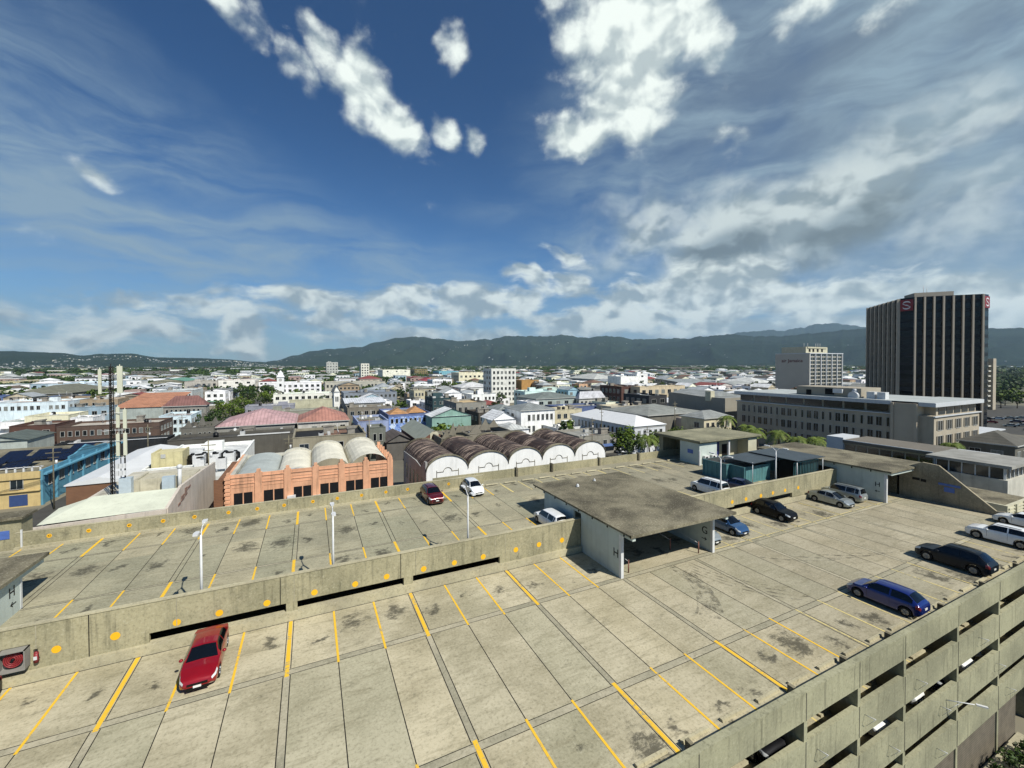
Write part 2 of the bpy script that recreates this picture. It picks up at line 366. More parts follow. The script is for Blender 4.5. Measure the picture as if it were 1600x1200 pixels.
# the covered ramp between the two decks, under the roof
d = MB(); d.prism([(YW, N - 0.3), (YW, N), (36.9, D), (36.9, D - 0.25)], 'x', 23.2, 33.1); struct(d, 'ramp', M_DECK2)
# bands of grey mortar and black joints, yellow bay lines (laid in sheets 4 mm apart)
bd = MB(); jo = MB(); ye = MB(); pa = MB(); z1, z2, z3 = 0.004, 0.008, 0.012
def strip(mb, x0, x1, y0, y1, z): mb.quad((x0, y0, z), (x1, y0, z), (x1, y1, z), (x0, y1, z))
kk = range(-13, 27)
for (yb, zz, xa, xb) in ((YB1, N, XL, XR), (YB2, N, XL, XR), (YU1, D, XL, 22.9), (YU2, D, XL, XR), (YU1, D, 33.5, XR)):
    w = 0.21 if zz == N else 0.1
    strip(bd, xa, xb, yb - w, yb + w, zz + z1)
    for s in (-w, w): strip(jo, xa, xb, yb + s - 0.018, yb + s + 0.018, zz + z2)
for k in kk:
    x = k * SW; dbl = k % 3 == 0; offs = (-0.17, 0.17) if dbl else (0,)
    if x > XR - 1: continue
    for o in offs:
        strip(jo, x + o - 0.022, x + o + 0.022, YB2 + 0.26, YB1 - 0.26, N + z2)
        if not (22.5 < x < 33.6): strip(jo, x + o - 0.022, x + o + 0.022, YU1 + 0.13, YU2 - 0.13, D + z2)
        if dbl:
            strip(jo, x + o - 0.02, x + o + 0.02, 12.0, YB2 - 0.26, N + z2)
            if not (22.5 < x < 33.6): strip(jo, x + o - 0.02, x + o + 0.02, YB1 + 0.26, YW, N + z2)
    if dbl: strip(bd, x - 0.15, x + 0.15, YB2 + 0.26, YB1 - 0.26, N + z1)
    hw = 0.105 if dbl else 0.062
    faded = x > 24
    if x < 22.4: strip(ye, x - hw, x + hw, YB1 - 0.35, YW - 0.05, N + z3)
    elif x > 34 and k != 13: strip(pa, x - 0.06, x + 0.06, YB1 - 0.1, YW - 0.4, N + z3)
    if x < 28.5: strip(ye, x - hw, x + hw, 12.3, YB2 + 0.35, N + z3)
    else: strip(pa, x - 0.06, x + 0.06, 12.5, YB2 + 0.2, N + z3)
    if x < 22.4 or x > 33.6:
        tgt = ye if x < 22.4 else pa
        strip(tgt, x - hw, x + hw, 31.3, YU1 + 0.1, D + z3)
        strip(tgt, x - hw, x + hw, YU2 - 0.1, YU3, D + z3)
    elif x < XR: strip(pa, x - hw, x + hw, YU2 - 0.1, YU3, D + z3)
strip(pa, 34.0, 63.2, YB1 + 0.3, YB1 + 0.38, N + z3)
# edge joint of the deck along the ledge, and the kerb line on the raised deck
strip(jo, XL, XR, YW - 0.07, YW - 0.02, N + z2)
strip(bd, XL, 21, 48.75, 49.15, D + z1); strip(jo, XL, 21, 48.3, 48.34, D + z2); strip(jo, XL, 60, 47.9, 47.93, D + z2)
struct(bd, 'deck_band', M_BAND); struct(jo, 'deck_joint', M_JOINT); struct(ye, 'parking_line', M_YEL); struct(pa, 'parking_line', M_PALE)
# tyre marks curving out of the covered ramp
m, t, b = new_mat('tyre_rubber_mark'); b.inputs['Roughness'].default_value = 0.9
pos = t.new('ShaderNodeNewGeometry').outputs['Position']
t.put(b.inputs['Base Color'], hexl('#4e4b40')); t.put(b.inputs['Alpha'], t.m('MULTIPLY', t.ss(t.noise(pos, 1.6, 6, 0.7), 0.42, 0.7), 0.55))
M_TYREMARK = m
tm = MB()
def arc_mark(cx, cy, r, a0, a1, w=0.2):
    n = 22; p = []
    for i in range(n + 1):
        a = radians(a0 + (a1 - a0) * i / n)
        p.append(((cx + (r - w / 2) * cos(a), cy + (r - w / 2) * sin(a)), (cx + (r + w / 2) * cos(a), cy + (r + w / 2) * sin(a))))
    for i in range(n):
        (a, b_), (c, e) = p[i], p[i + 1]
        tm.quad((a[0], a[1], N + 0.016), (b_[0], b_[1], N + 0.016), (e[0], e[1], N + 0.016), (c[0], c[1], N + 0.016))
for q in range(7): arc_mark(21.5 - q * .35, 25.2 + q * .1, 6.2 + q * 0.55, -62 + q * 2, 4 - q * 3, 0.17 + 0.05 * (q % 3))
for q in range(4): arc_mark(37.5 + q * .4, 25.4, 7.6 + q * 0.8, 182 + q * 2, 232 + q * 3, 0.16)
for q in range(4): arc_mark(45 + q * 2.2, 32, 12.5 + q * .5, 225 + q * 4, 262, 0.18)
struct(tm, 'tyre_marks', M_TYREMARK)

# ---- the wall between the decks with its open slots and yellow discs
wall = thing('dividing_wall', 'long concrete wall with yellow discs and a dark slot between the two parking decks', 'wall', (0, 31.0, N))
def wl(mb, name, mats, **k): return build(mb, name, mats, wall, (0, -31.0, -N), **k)
ZT = 14.3
segs = [(XL, 22.9), (33.4, 63.3)]
b1 = MB()
for a, b_ in segs: b1.box(a, b_, 30.9, 31.15, 12.5, ZT)
b1.box(XL, -7.3, 30.9, 31.15, 11.95, 12.5); b1.box(15.0, 22.9, 30.9, 31.15, 11.95, 12.5)
b1.box(33.4, 43.3, 30.9, 31.15, 12.35, 12.5); b1.box(53.8, 63.3, 30.9, 31.15, 11.95, 12.5)
wl(b1, 'panel', M_WALL)
b1 = MB(); 
for a, b_ in segs: b1.box(a, b_, 30.86, 31.19, ZT, ZT + 0.06)
wl(b1, 'coping', M_LEDGE)
b1 = MB()
for a, b_ in segs: b1.box(a, b_, YW, 31.2, N - 0.3, 11.95 if a < 0 else 11.9)
wl(b1, 'ledge', M_LEDGE)
for x in (-0.3 + 0.35, 7.65, 47.0):
    p = MB(); p.box(x - .33, x + .33, 30.88, 31.17, 11.95, 12.5); wl(p, 'pier', M_WALL)
for x in (-29.5, -22, -12, -9.9, -6.0, -0.6, 0.2, 7.1, 8.2, 14.6, 15.5, 36.5, 39.5, 44.8, 50.2, 55.2):
    p = MB(); p.box(x - .02, x + .02, 30.885, 30.9, 12.5 if x not in (-9.9, -12) else 11.95, ZT); wl(p, 'joint', M_BAND if x not in (-9.9, -0.6, 7.1) else M_JOINT)
def disc(mb, x, y, z, r, n=18, dy=-0.006):
    mb.prism([(x + r * cos(2 * pi * i / n), z + r * sin(2 * pi * i / n)) for i in range(n)], 'y', y + dy, y)
from_px = [(-13.9, 12.75), (-11.22, 12.75), (-8.79, 12.78), (-6.0, 12.8), (-3.9, 12.82), (-1.36, 12.8), (1.4, 12.83), (3.97, 12.8), (6.1, 12.85), (8.78, 12.83), (11.17, 12.8), (13.56, 12.78), (16.46, 12.78), (18.64, 12.8), (20.94, 12.75), (43, 12.9), (45.3, 12.9), (47.9, 12.92), (50.1, 12.95), (52.4, 12.95), (55.0, 12.93)]
for x, z in from_px:
    p = MB(); disc(p, x, 30.895, z, 0.2 + .012 * (int(x * 7) % 3)); wl(p, 'yellow_disc', M_YDISC)

# lower storeys seen through the slot and between the edge beams
gar = thing('parking_garage', 'concrete parking garage with open sides and stacked edge beams along its right flank', 'garage', (20, 11.8, 0))
def ga(mb, name, mats): return build(mb, name, mats, gar, (-20, -11.8, 0))
FL = (8.85, 6.3, 3.75)
for z in FL:
    p = MB(); p.box(XL, 69.5, 12.2, 49, z - 0.25, z); ga(p, 'lower_floor', M_LEDGE)
p = MB(); p.box(XL, 69.5, 30.2, 30.5, 0, N - 0.32); ga(p, 'inner_wall', M_WALL)
p = MB(); p.box(XL, 69.5, 49.0, 49.25, 0, D - 0.26); ga(p, 'back_wall', M_WALL)
p = MB(); p.box(XL - 0.2, XL, 11.7, 49.2, 0, D - .26); ga(p, 'side_wall', M_WALL)
BE = [(12.5, 11.12), (10.1, 8.45), (7.5, 5.75), (4.95, 3.2)]
XE = 74.0
for i, (a, b_) in enumerate(BE):
    p = MB(); p.box(XL, XE, 11.7, 11.95, b_, a)
    if i == 0: p.box(XL, XE, 11.66, 11.99, a, a + 0.07)
    ga(p, 'edge_beam', M_BEAM)
px_ = [-30.5, -22.8, -15.1, -7.4, 0.3, 8.0, 15.2, 22.4, 27.1, 31.95, 38.9, 45.6, 52.2, 59, 66]
M_BJ = mat('beam_joint', '#5d5b4b', .9, .3, 3)
for x in px_:
    for a, b_ in BE: p = MB(); p.box(x - .018, x + .018, 11.685, 11.7, b_, a); ga(p, 'joint', M_BJ)
for x in px_: p = MB(); p.box(x + .6, x + .8, 12.45, 12.95, N, N + .42); ga(p, 'bracket_block', M_ROOFC)
for x in px_:
    p = MB(); p.box(x - .13, x + .13, 11.72, 12.1, 0, 11.1); ga(p, 'column', M_BEAM)
    p = MB(); p.box(x - .12, x + .1, 12.1, 13.7, 0, 11.1); ga(p, 'wall_fin', M_WALL)
p = MB(); p.box(XL, 49.3, 11.8, 12.0, 0, 3.2); ga(p, 'base_wall', mat('brown_brick_wall', '#6e6450', 0.9, 0.2, 1.5, dirt=.3, stripes=(2, 0.16, 0.3)))
# rusted drain brackets sticking out of the beams
for i, (x, z) in enumerate([(18.5, 9.2), (23.3, 9.4), (27.6, 9.5), (33.3, 9.5), (42, 9.5), (20.5, 6.6), (25, 6.7), (30.2, 6.8), (36.4, 6.8), (45, 6.8), (24, 4.2), (29, 4.3), (36, 4.3), (47, 4.4)]):
    p = MB(); p.tube((x, 11.7, z), (x, 11.2, z + 0.1), 0.02, n=5); p.tube((x, 11.2, z + .1), (x + 0.02, 11.62, z - 0.55), 0.012, n=5); ga(p, 'bracket', M_WMETAL)

# wheel stops
def stop_mesh(l=1.7):
    p = MB(); p.prism([(-.1, 0), (.1, 0), (.07, .13), (-.07, .13)], 'x', -l / 2, l / 2); return p.mesh('wheel_stop', M_LEDGE)
ws = stop_mesh()
k = 0
for i in range(5, 26):
    x = (i + 0.5) * SW
    tag(link('wheel_stop', ws, None, (x, 13.2, N)), 'low concrete wheel stop on the sunlit deck at the foot of the right hand parapet', 'wheel stop', 'wheel stops at the foot of the near right parapet')
for i in range(8, 23):
    tag(link('wheel_stop', ws, None, ((i + 0.5) * SW, 48.75, D + .12)), 'low rail like wheel stop near the stepped back far parapet of the raised deck', 'wheel stop', 'wheel stops along the far parapet')
for z, nm in zip(FL, ('first', 'second', 'third')):
    for i in range(4, 22):
        tag(link('wheel_stop', ws, None, ((i + 0.5) * SW, 13.1, z)), 'shaded concrete wheel stop on the %s storey below the open deck' % nm, 'wheel stop', 'wheel stops on the %s lower storey' % nm)
p = MB()
for z in FL:
    for i in range(3, 25): strip(p, i * SW - .07, i * SW + .07, 12.3, 17, z + .004)
struct(p, 'parking_line', M_PALE)

# ---- far parapets of the raised deck
far = thing('parapet_wall', 'weathered concrete parapet with small numbered yellow discs along the far edge of the raised deck', 'wall', (0, 49.3, D))
def fp(mb, name, mats): return build(mb, name, mats, far, (0, -49.3, -D))
p = MB(); p.box(-21, 20.9, 49.2, 49.45, D - .3, 14.08); fp(p, 'panel', M_WALL)
p = MB(); p.box(-21, 20.9, 48.95, 49.2, D, D + .2); p.box(-21, 20.9, 49.18, 49.47, 14.08, 14.13); fp(p, 'kerb', M_LEDGE)
num = 42
xs = [PX_ for PX_ in (-18.94, -16.41, -13.67, -11.23, -8.85, -6.12, -3.69, -1.29, 1.4, 3.8, 6.3, 8.93, 11.39, 13.9, 16.34, 18.8)]
for i, x in enumerate(xs):
    p = MB(); disc(p, x, 49.195, 13.55, 0.17); dd = fp(p, 'number_disc', M_YDISC)
    o = link('number', text_mesh(str(num - i), 0.22, M_BLACKP, 0.004, 'number'), dd, (x, 49.18, 13.55)); o.rotation_euler = (pi / 2, 0, 0)
for x in (-10.9, -0.9, 8.6, 15.2): p = MB(); p.box(x - .02, x + .02, 49.185, 49.2, D + .2, 14.08); fp(p, 'joint', M_BAND)
f2 = thing('parapet_wall', 'low concrete parapet set back in panels beside the white arched warehouse, reaching the concrete hut', 'wall', (35, 51.5, D))
def fq(mb, name, mats): return build(mb, name, mats, f2, (-35, -51.5, -D))
p = MB(); p.box(15.0, 54.2, 51.4, 51.65, D - .3, 13.8); fq(p, 'panel', M_WALL)
for x in (26.6, 32.2, 40.6, 48.3): p = MB(); p.box(x - .14, x + .14, 51.1, 51.7, D, 13.95); fq(p, 'buttress', M_ROOFC)
p = MB(); p.box(54.2, XR, 51.4, 51.65, D - .3, 13.8); fq(p, 'end_panel', M_WALL)

# ---- covered ramp pavilion (walls lettered H and G under a flat overhanging roof)
def letter(txt, size, parent, loc, rz, matr=None):
    o = link('letter', text_mesh(txt, size, matr or M_BLACKP, 0.006, 'letter'), parent, loc); o.rotation_euler = (pi / 2, 0, rz); return o
def arrow(parent, loc, rz, s=0.5, left=True):
    p = MB(); q = -1 if left else 1
    p.prism([(-.5 * s, -.05 * s), (.5 * s, -.05 * s), (.5 * s, .05 * s), (-.5 * s, .05 * s)], 'y', -0.006, 0.006)
    p.prism([(q * .5 * s, 0), (q * .15 * s, .28 * s), (q * .08 * s, .2 * s), (q * .36 * s, 0), (q * .08 * s, -.2 * s), (q * .15 * s, -.28 * s)], 'y', -0.009, 0.009)
    o = build(p, 'arrow', M_BLACKP, parent, loc); o.rotation_euler = (0, 0, rz); return o
pv = thing('ramp_pavilion', 'open ramp shelter with a stained flat concrete roof and pale walls lettered H and G', 'shelter', (28, 32, N))
def pp(mb, name, mats): return build(mb, name, mats, pv, (-28, -32, -N))
RX0, RX1, RY0, RY1, RZ = 22.65, 34.35, 24.1, 39.3, 15.3
p = MB(); p.box(RX0, RX1, RY0, RY1, RZ - 0.16, RZ); p.box(RX0, RX1, RY0 - .02, RY0 + .12, RZ - 0.22, RZ + .02); roof_o = pp(p, 'roof', M_ROOFC)
p = MB()
for y in (24.9, 26.9, 28.9, 30.9, 32.9, 34.9, 36.9, 38.9):
    p.box(RX0 + .02, RX0 + .1, y, y + .07, RZ - .34, RZ - .16)
pp(p, 'hook', M_JOINT)
p = MB(); p.box(22.95, 23.15, 25.75, 30.9, N, 15.0); p.box(22.95, 23.15, 30.9, 32.1, 14.75, 15.0); p.box(22.95, 23.15, 32.1, 37.4, D - .2, 15.0)
pp(p, 'wall', M_PALEG)
p = MB(); p.box(33.2, 33.4, 25.75, 37.4, N, 15.0); pp(p, 'wall', M_PALEG)
p = MB(); p.box(22.92, 23.18, 25.5, 25.75, N, 15.1); pp(p, 'post', M_WMETAL)
p = MB(); p.box(33.17, 33.43, 25.5, 25.75, N, 15.1); pp(p, 'post', M_WMETAL)
p = MB(); p.box(22.9, 23.2, 24.2, 37.6, 14.8, 15.14); p.box(33.15, 33.45, 24.2, 37.6, 14.8, 15.14); p.box(23.2, 33.15, 37.2, 37.5, 14.75, 15.14); pp(p, 'roof_beam', M_PALEG)
p = MB(); p.box(28.1, 28.3, 37.2, 37.4, D, 14.75); p.box(30.2, 33.2, 37.25, 37.35, D, 14.75); pp(p, 'rear_screen', M_PALEG)
letter('H', 0.95, pv, (22.94 - 28, 26.15 - 32, 13.15 - N), -pi / 2)
letter('G', 0.9, pv, (33.19 - 28, 26.35 - 32, 13.1 - N), -pi / 2); arrow(pv, (33.185 - 28, 26.4 - 32, 12.35 - N), -pi / 2, 0.55, False)
p = MB(); p.tube((26.3, 36.3, 15.3), (26.3, 36.3, 15.45), .16); p.ball((26.3, 36.3, 15.5), .13); pp(p, 'roof_vent', M_WMETAL)
p = MB(); p.tube((29.2, 37.3, 15.3), (29.2, 37.3, 15.42), .14); p.ball((29.2, 37.3, 15.47), .11); pp(p, 'roof_vent', M_WMETAL)
M_RUST = mat('rusty_red_metal', '#8a5340', 0.8, 0.3, 5)
for x, y, lab in ((24.1, 26.0, 'short rust red guard post beside the H wall'), (32.0, 26.0, 'short rust red guard post beside the G wall'), (30.3, 27.6, 'short rust red guard post in the shade inside the ramp shelter')):
    g = thing('guard_post', lab, 'post', (x, y, N)); p = MB(); p.tube((0, 0, 0), (0, 0, 1.0), .05); p.ball((0, 0, 1.0), .055); build(p, 'post', M_RUST, g)
    p = MB(); p.tube((0, 0, .9), (0, 3.0, 1.2), .02, n=5); build(p, 'rail', M_WMETAL, g)

# ---- right hand pavilion with long roof
pv = thing('ramp_pavilion', 'long dark flat roofed ramp shelter with a pale wall beside the parked silver van', 'shelter', (66, 32, N))
def pp(mb, name, mats): return build(mb, name, mats, pv, (-66, -32, -N))
p = MB(); p.box(62.9, 72.6, 25.0, 41.6, RZ - .2, RZ); pp(p, 'roof', M_ROOFC)
p = MB(); p.box(63.3, 63.5, 25.85, 31.2, N, 14.8); p.box(63.3, 63.5, 31.2, 33.2, 14.4, 14.8); p.box(63.3, 63.5, 33.2, 40.5, D - .2, 14.8); pp(p, 'wall', M_PALEG)
p = MB(); p.box(63.3, 63.5, 25.2, 41.2, 14.8, RZ - .2); p.box(63.5, 72, 25.2, 25.4, 14.75, RZ - .2); pp(p, 'roof_beam', M_PALEG)
p = MB(); p.box(63.27, 63.53, 25.6, 25.85, N, 14.8); pp(p, 'post', M_WMETAL)
p = MB(); p.box(68.8, 69.0, 26.6, 41, N - .2, 14.75); pp(p, 'rear_wall', M_ROOFC)
letter('H', 0.8, pv, (63.28 - 66, 26.5 - 32, 13.4 - N), -pi / 2); arrow(pv, (63.28 - 66, 26.5 - 32, 12.6 - N), -pi / 2, 0.5)
p = MB()
for y in range(27, 41, 2): p.box(62.92, 63.0, y, y + .1, RZ - .42, RZ - .2)
pp(p, 'hook', M_JOINT)
# ---- left pavilion: only its right flank and roof show
pv = thing('ramp_pavilion', 'ramp shelter cut by the left photo edge, its flank lettered H with an arrow', 'shelter', (-20, 32, N))
def pp(mb, name, mats): return build(mb, name, mats, pv, (20, -32, -N))
p = MB(); p.box(-26.6, -15.0, 24.9, 39.6, RZ - .2, RZ); pp(p, 'roof', M_ROOFC)
p = MB(); p.box(-15.5, -15.3, 31.2, 37.0, D - .2, 15.0); pp(p, 'wall', M_PALEG)
p = MB(); p.box(-26.3, -26.1, 26, 37.0, N, 15.0); pp(p, 'wall', M_PALEG)
p = MB(); p.box(-15.52, -15.28, 37.0, 37.2, D, 15.0); pp(p, 'post', M_WMETAL)
p = MB(); p.box(-15.55, -15.2, 25.0, 39.4, 14.7, 15.08); pp(p, 'roof_beam', M_PALEG)
letter('H', 0.9, pv, (-15.29 + 20, 36.2 - 32, 14.2 - N), pi / 2); arrow(pv, (-15.29 + 20, 36.3 - 32, 13.45 - N), pi / 2, 0.55, True)

# ---- small concrete hut by the far parapet, left
M_BLUES = mat('blue_sign_board', '#3f66b5', 0.5, 0.15, 3)
h = thing('stair_hut', 'grey stair hut with a blue notice at the far left corner of the raised deck', 'hut', (-23, 50, D))
def pp(mb, name, mats): return build(mb, name, mats, h, (23, -50, -D))
p = MB(); p.box(-30, -20.8, 49.6, 49.8, D - .3, 15.2); p.box(-21.0, -20.8, 49.8, 51.2, D - .3, 15.2); p.box(-30, -22.6, 49.0, 49.2, D, 14.2); pp(p, 'wall', M_WALL)
p = MB(); p.box(-30, -20.6, 49.3, 51.5, 15.2, 15.4); pp(p, 'roof', M_ROOFC)
p = MB(); p.box(-22.3, -21.5, 49.56, 49.6, 13.6, 14.3); pp(p, 'notice', M_BLUES)
p = MB(); p.box(-20.6, -20.5, 49.0, 49.1, D, 14.4); pp(p, 'white_post', M_WMETAL)

# ---- stair hut beyond the raised deck, right of centre
h = thing('stair_hut', 'concrete stair hut with thick flat roof, blue notice and blue door beside the green containers', 'hut', (60, 48, D))
def pp(mb, name, mats): return build(mb, name, mats, h, (-60, -48, -D))
p = MB(); p.prism([(53.7, 44.2), (68.0, 44.2), (68.0, 53.3), (53.7, 53.3)], 'z', 16.25, 16.5); p.prism([(53.9, 44.4), (67.8, 44.4), (67.8, 53.1), (53.9, 53.1)], 'z', 16.05, 16.25); pp(p, 'roof', concrete('hut_roof_concrete', '#8d8a72', '#6b6a58', deck=False, blot=.7))
p = MB(); p.box(54.2, 54.4, 44.7, 48.4, D, 16.05); p.box(54.4, 58.0, 44.7, 44.9, D, 16.05); pp(p, 'wall', M_PALEG)
p = MB(); p.box(54.2, 54.4, 52.0, 52.8, D, 16.05); p.box(54.4, 67.5, 52.6, 52.8, D, 16.05); p.box(58, 58.2, 48.2, 52.6, D, 16.05); pp(p, 'rear_wall', M_WALL)
M_YELW = mat('pale_yellow_wall', '#b9b492', 0.8, .12, .8)
p = MB(); p.box(60.2, 67.4, 46.6, 46.8, D, 16.05); p.box(65.4, 67.5, 44.7, 46.6, D, 16.05); pp(p, 'yellow_wall', M_YELW)
p = MB(); p.box(61.6, 63.4, 46.57, 46.6, D, 15.0); pp(p, 'dark_doorway', M_DARK)
p = MB(); p.box(59.0, 60.2, 46.0, 46.1, D, 15.6); pp(p, 'door', mat('navy_door', '#27347c', .5, .1))
p = MB(); p.box(60.6, 60.9, 44.6, 44.9, D, 16.05); pp(p, 'post', M_WMETAL)
p = MB(); p.box(54.16, 54.2, 45.9, 46.9, 14.3, 14.9); pp(p, 'notice', M_BLUES)
p = MB(); p.box(54.0, 54.2, 44.5, 44.7, D, 15.0); pp(p, 'corner_post', M_WMETAL)
for i, (x, s) in enumerate(((55.4, .5), (57.0, .5))):
    g = thing('air_conditioner', ('white air conditioner on the front wall of the stair hut, left of the pair', 'white air conditioner on the front wall of the stair hut, right of the pair')[i], 'air conditioner', (x, 44.45, 13.4), 0, 'air conditioners on the stair hut')
    p = MB(); p.box(-.5, .5, -.2, .2, 0, .75); build(p, 'case', M_WMETAL, g)
    p = MB(); disc(p, -.12, -.2, .38, .28); build(p, 'fan', M_DARK, g)

# ---- sloping end wall of the near deck
ew = thing('end_wall', 'tall grey end wall with a sloping top and blue notices right of the long shelter', 'wall', (68.9, 22, N))
def pp(mb, name, mats): return build(mb, name, mats, ew, (-68.9, -22, -N))
p = MB(); p.prism([(26.8, N - .3), (26.8, 14.7), (24.4, 16.0), (22.9, 15.9), (18.2, 11.9), (17.6, 12.0), (17.6, N - .3)], 'x', 68.8, 69.1); pp(p, 'panel', concrete('grey_brown_concrete', '#958c76', '#777060', deck=False, streak=.4, blot=.5))
p = MB(); p.box(68.8, 69.05, 11.95, 17.6, N - .3, N + .55); pp(p, 'low_kerb', M_LEDGE)
p = MB(); p.box(68.76, 68.8, 21.0, 22.9, 13.65, 13.9); p.box(68.76, 68.8, 21.5, 22.4, 12.95, 13.5); pp(p, 'notice', M_BLUES)
p = MB(); p.box(68.76, 68.8, 24.6, 25.3, 13.7, 14.0); p.box(68.76, 68.8, 24.0, 24.5, 13.62, 13.95); pp(p, 'dark_plate', M_BLACKP)

# ---- street lamps on the dividing wall
def lamp(x, lab):
    l = thing('lamp_post', lab, 'lamp post', (x, 31.5, D), 0, 'twin headed lamp posts behind the dividing wall')
    p = MB(); p.tube((0, 0, 0), (0, 0, 5.0), .085, .06, 10); build(p, 'pole', M_WMETAL, l)
    for s in (-1, 1):
        p = MB(); p.tube((0, 0, 4.9), (0, s * .45, 5.25), .035, n=6); p.tube((0, s * .45, 5.25), (0, s * .85, 5.32), .035, n=6); build(p, 'arm', M_WMETAL, l)
        p = MB(); p.prism([(-.09, 0), (.09, 0), (.15, .3), (.12, .62), (-.12, .62), (-.15, .3)], 'z', -.05, .05)
        hh = build(p, 'lamp_head', M_WMETAL, l, (0, s * .8, 5.34), 0 if s > 0 else pi)
        p = MB(); p.box(-.1, .1, .1, .5, -.07, -.05); build(p, 'lens', mat('lamp_lens', '#9aa0a2', .2, 0), hh)
    return l
for x, lab in ((-4.9, 'twin headed white lamp post, leftmost of three along the left dividing wall'), (2.6, 'twin headed white lamp post, middle one of three along the left dividing wall'), (12.5, 'twin headed white lamp post standing below the parked white hatchback'), (41.9, 'twin headed grey lamp post beside the white van near the green containers'), (51.55, 'twin headed grey lamp post in front of the green container canopy')): lamp(x, lab)

# ---- fire hose reel and extinguisher on the wall
hc = thing('fire_hose_cabinet', 'open grey cabinet holding a red fire hose reel on the concrete wall', 'hose cabinet', (-12.75, 30.88, 12.28))
p = MB(); t0 = .05
p.box(-.62, .62, -.5, -.0, 0, t0); p.box(-.62, .62, -.5, -.0, 1.05, 1.1); p.box(-.62, -.57, -.5, 0, t0, 1.1); p.box(.57, .62, -.5, 0, t0, 1.1); p.box(-.57, .57, -.04, 0, t0, 1.1)
build(p, 'box', mat('grey_cabinet_metal', '#85837a', .6, .1, 2), hc); hc.scale = (.86, 1, .95)
M_RED = mat('red_paint', '#8a0f16', .45, .1, 3)
p = MB()
for i in range(4):
    n = 20; r = .40 - i * .09
    for k in range(n):
        a0, a1 = 2 * pi * k / n, 2 * pi * (k + 1) / n
        p.tube((r * cos(a0), -.25, .57 + r * sin(a0)), (r * cos(a1), -.25, .57 + r * sin(a1)), .05, n=5, caps=False)
build(p, 'hose_reel', M_RED, hc)
p = MB(); p.tube((0, -.36, .57), (0, -.05, .57), .08); build(p, 'hub', M_BLACKP, hc)
fe = thing('fire_extinguisher', 'small red fire extinguisher hanging right of the hose cabinet', 'fire extinguisher', (-11.95, 30.78, 12.35))
p = MB(); p.tube((0, 0, 0), (0, 0, .5), .1, n=12); p.ball((0, 0, .5), .1); build(p, 'cylinder', M_RED, fe)
p = MB(); p.tube((0, 0, .55), (0, 0, .68), .03); p.box(-.1, .06, -.02, .02, .66, .7); build(p, 'valve', M_BLACKP, fe)
p = MB(); p.tube((.05, -.02, .62), (.14, -.04, .2), .015, n=5); build(p, 'hose', M_BLACKP, fe)
p = MB(); p.box(-.07, .07, -.112, -.1, .18, .36); build(p, 'label_plate', M_WMETAL, fe)

# ---- shipping containers with a canopy
M_TEAL = mat('teal_container_paint', '#3f7f82', .55, .15, 1.0, streak=.25, dirt=.15)
M_TEALD = mat('dark_container_roof', '#3c3f3a', .8, .25, 1)
def container(lab, x0, y0, lx, ly, hz=2.1, door='s'):
    c = thing('shipping_container', lab, 'container', (x0 + lx / 2, y0 + ly / 2, D))
    hx, hy = lx / 2, ly / 2
    p = MB()
    def corr(x, y0_, y1_, nx, horiz):
        n = max(4, int(abs(y1_ - y0_) / .14)); pts = []
        for i in range(n + 1):
            q = y0_ + (y1_ - y0_) * i / n; o = .05 if (i // 2) % 2 else 0
            pts.append((x + nx * (o - .05), q))
        for i in range(n):
            a, b_ = pts[i], pts[i + 1]
            if horiz: P0, P1 = (a[1], a[0]), (b_[1], b_[0])
            else: P0, P1 = a, b_
            p.quad((P0[0], P0[1], .1), (P1[0], P1[1], .1), (P1[0], P1[1], hz - .1), (P0[0], P0[1], hz - .1))
    corr(-hx, hy, -hy, -1, False); corr(hx, -hy, hy, 1, False); corr(-hy, -hx, hx, -1, True); corr(hy, hx, -hx, 1, True)
    build(p, 'corrugated_side', M_TEAL, c)
    p = MB()
    for sx_ in (-1, 1):
        for sy_ in (-1, 1): p.box(sx_ * hx - .07, sx_ * hx + .07, sy_ * hy - .07, sy_ * hy + .07, 0, hz)
    for z in (0, hz - .12):
        p.box(-hx + .07, hx - .07, -hy - .05, -hy + .05, z, z + .12); p.box(-hx + .07, hx - .07, hy - .05, hy + .05, z, z + .12)
        p.box(-hx - .05, -hx + .05, -hy + .07, hy - .07, z, z + .12); p.box(hx - .05, hx + .05, -hy + .07, hy - .07, z, z + .12)
    build(p, 'frame', M_TEAL, c)
    p = MB(); p.box(-hx + .05, hx - .05, -hy + .05, hy - .05, hz - .04, hz - .005); build(p, 'roof', M_TEALD, c)
    p = MB()
    for q in (-.6, -.2, .2, .6): p.tube((-hx - .08, q * hy, .15), (-hx - .08, q * hy, hz - .15), .025, n=5)
    build(p, 'locking_bar', M_TEAL, c)
container('teal shipping container with doors facing left, the one behind the lamp post', 50.6, 37.4, 6.5, 3.6)
container('teal corrugated shipping container in front, its sunlit end beside the blue car', 51.2, 35.3, 5.0, 1.9 + .1)
container('teal shipping container under the right end of the canopy beside the ramp shelter', 61.2, 35.9, 2.2, 3.4)
cn = thing('canopy', 'dark grey corrugated metal canopy in two sheets above the teal containers', 'canopy', (58, 35, D))
def pp(mb, name, mats): return build(mb, name, mats, cn, (-58, -35, -D))
M_CORR = mat('dark_corrugated_metal', '#46535a', .5, .2, .8, streak=.2, stripes=(0, .3, .45), metal=.2)
p = MB(); p.prism([(51.6, 15.45), (57.6, 15.6), (57.6, 15.66), (51.6, 15.51)], 'y', 34.4, 38.8); pp(p, 'roof_sheet', M_CORR)
p = MB(); p.prism([(56.6, 15.75), (62.6, 15.75), (62.6, 15.81), (56.6, 15.81)], 'y', 31.9, 38.6); pp(p, 'roof_sheet', M_CORR)
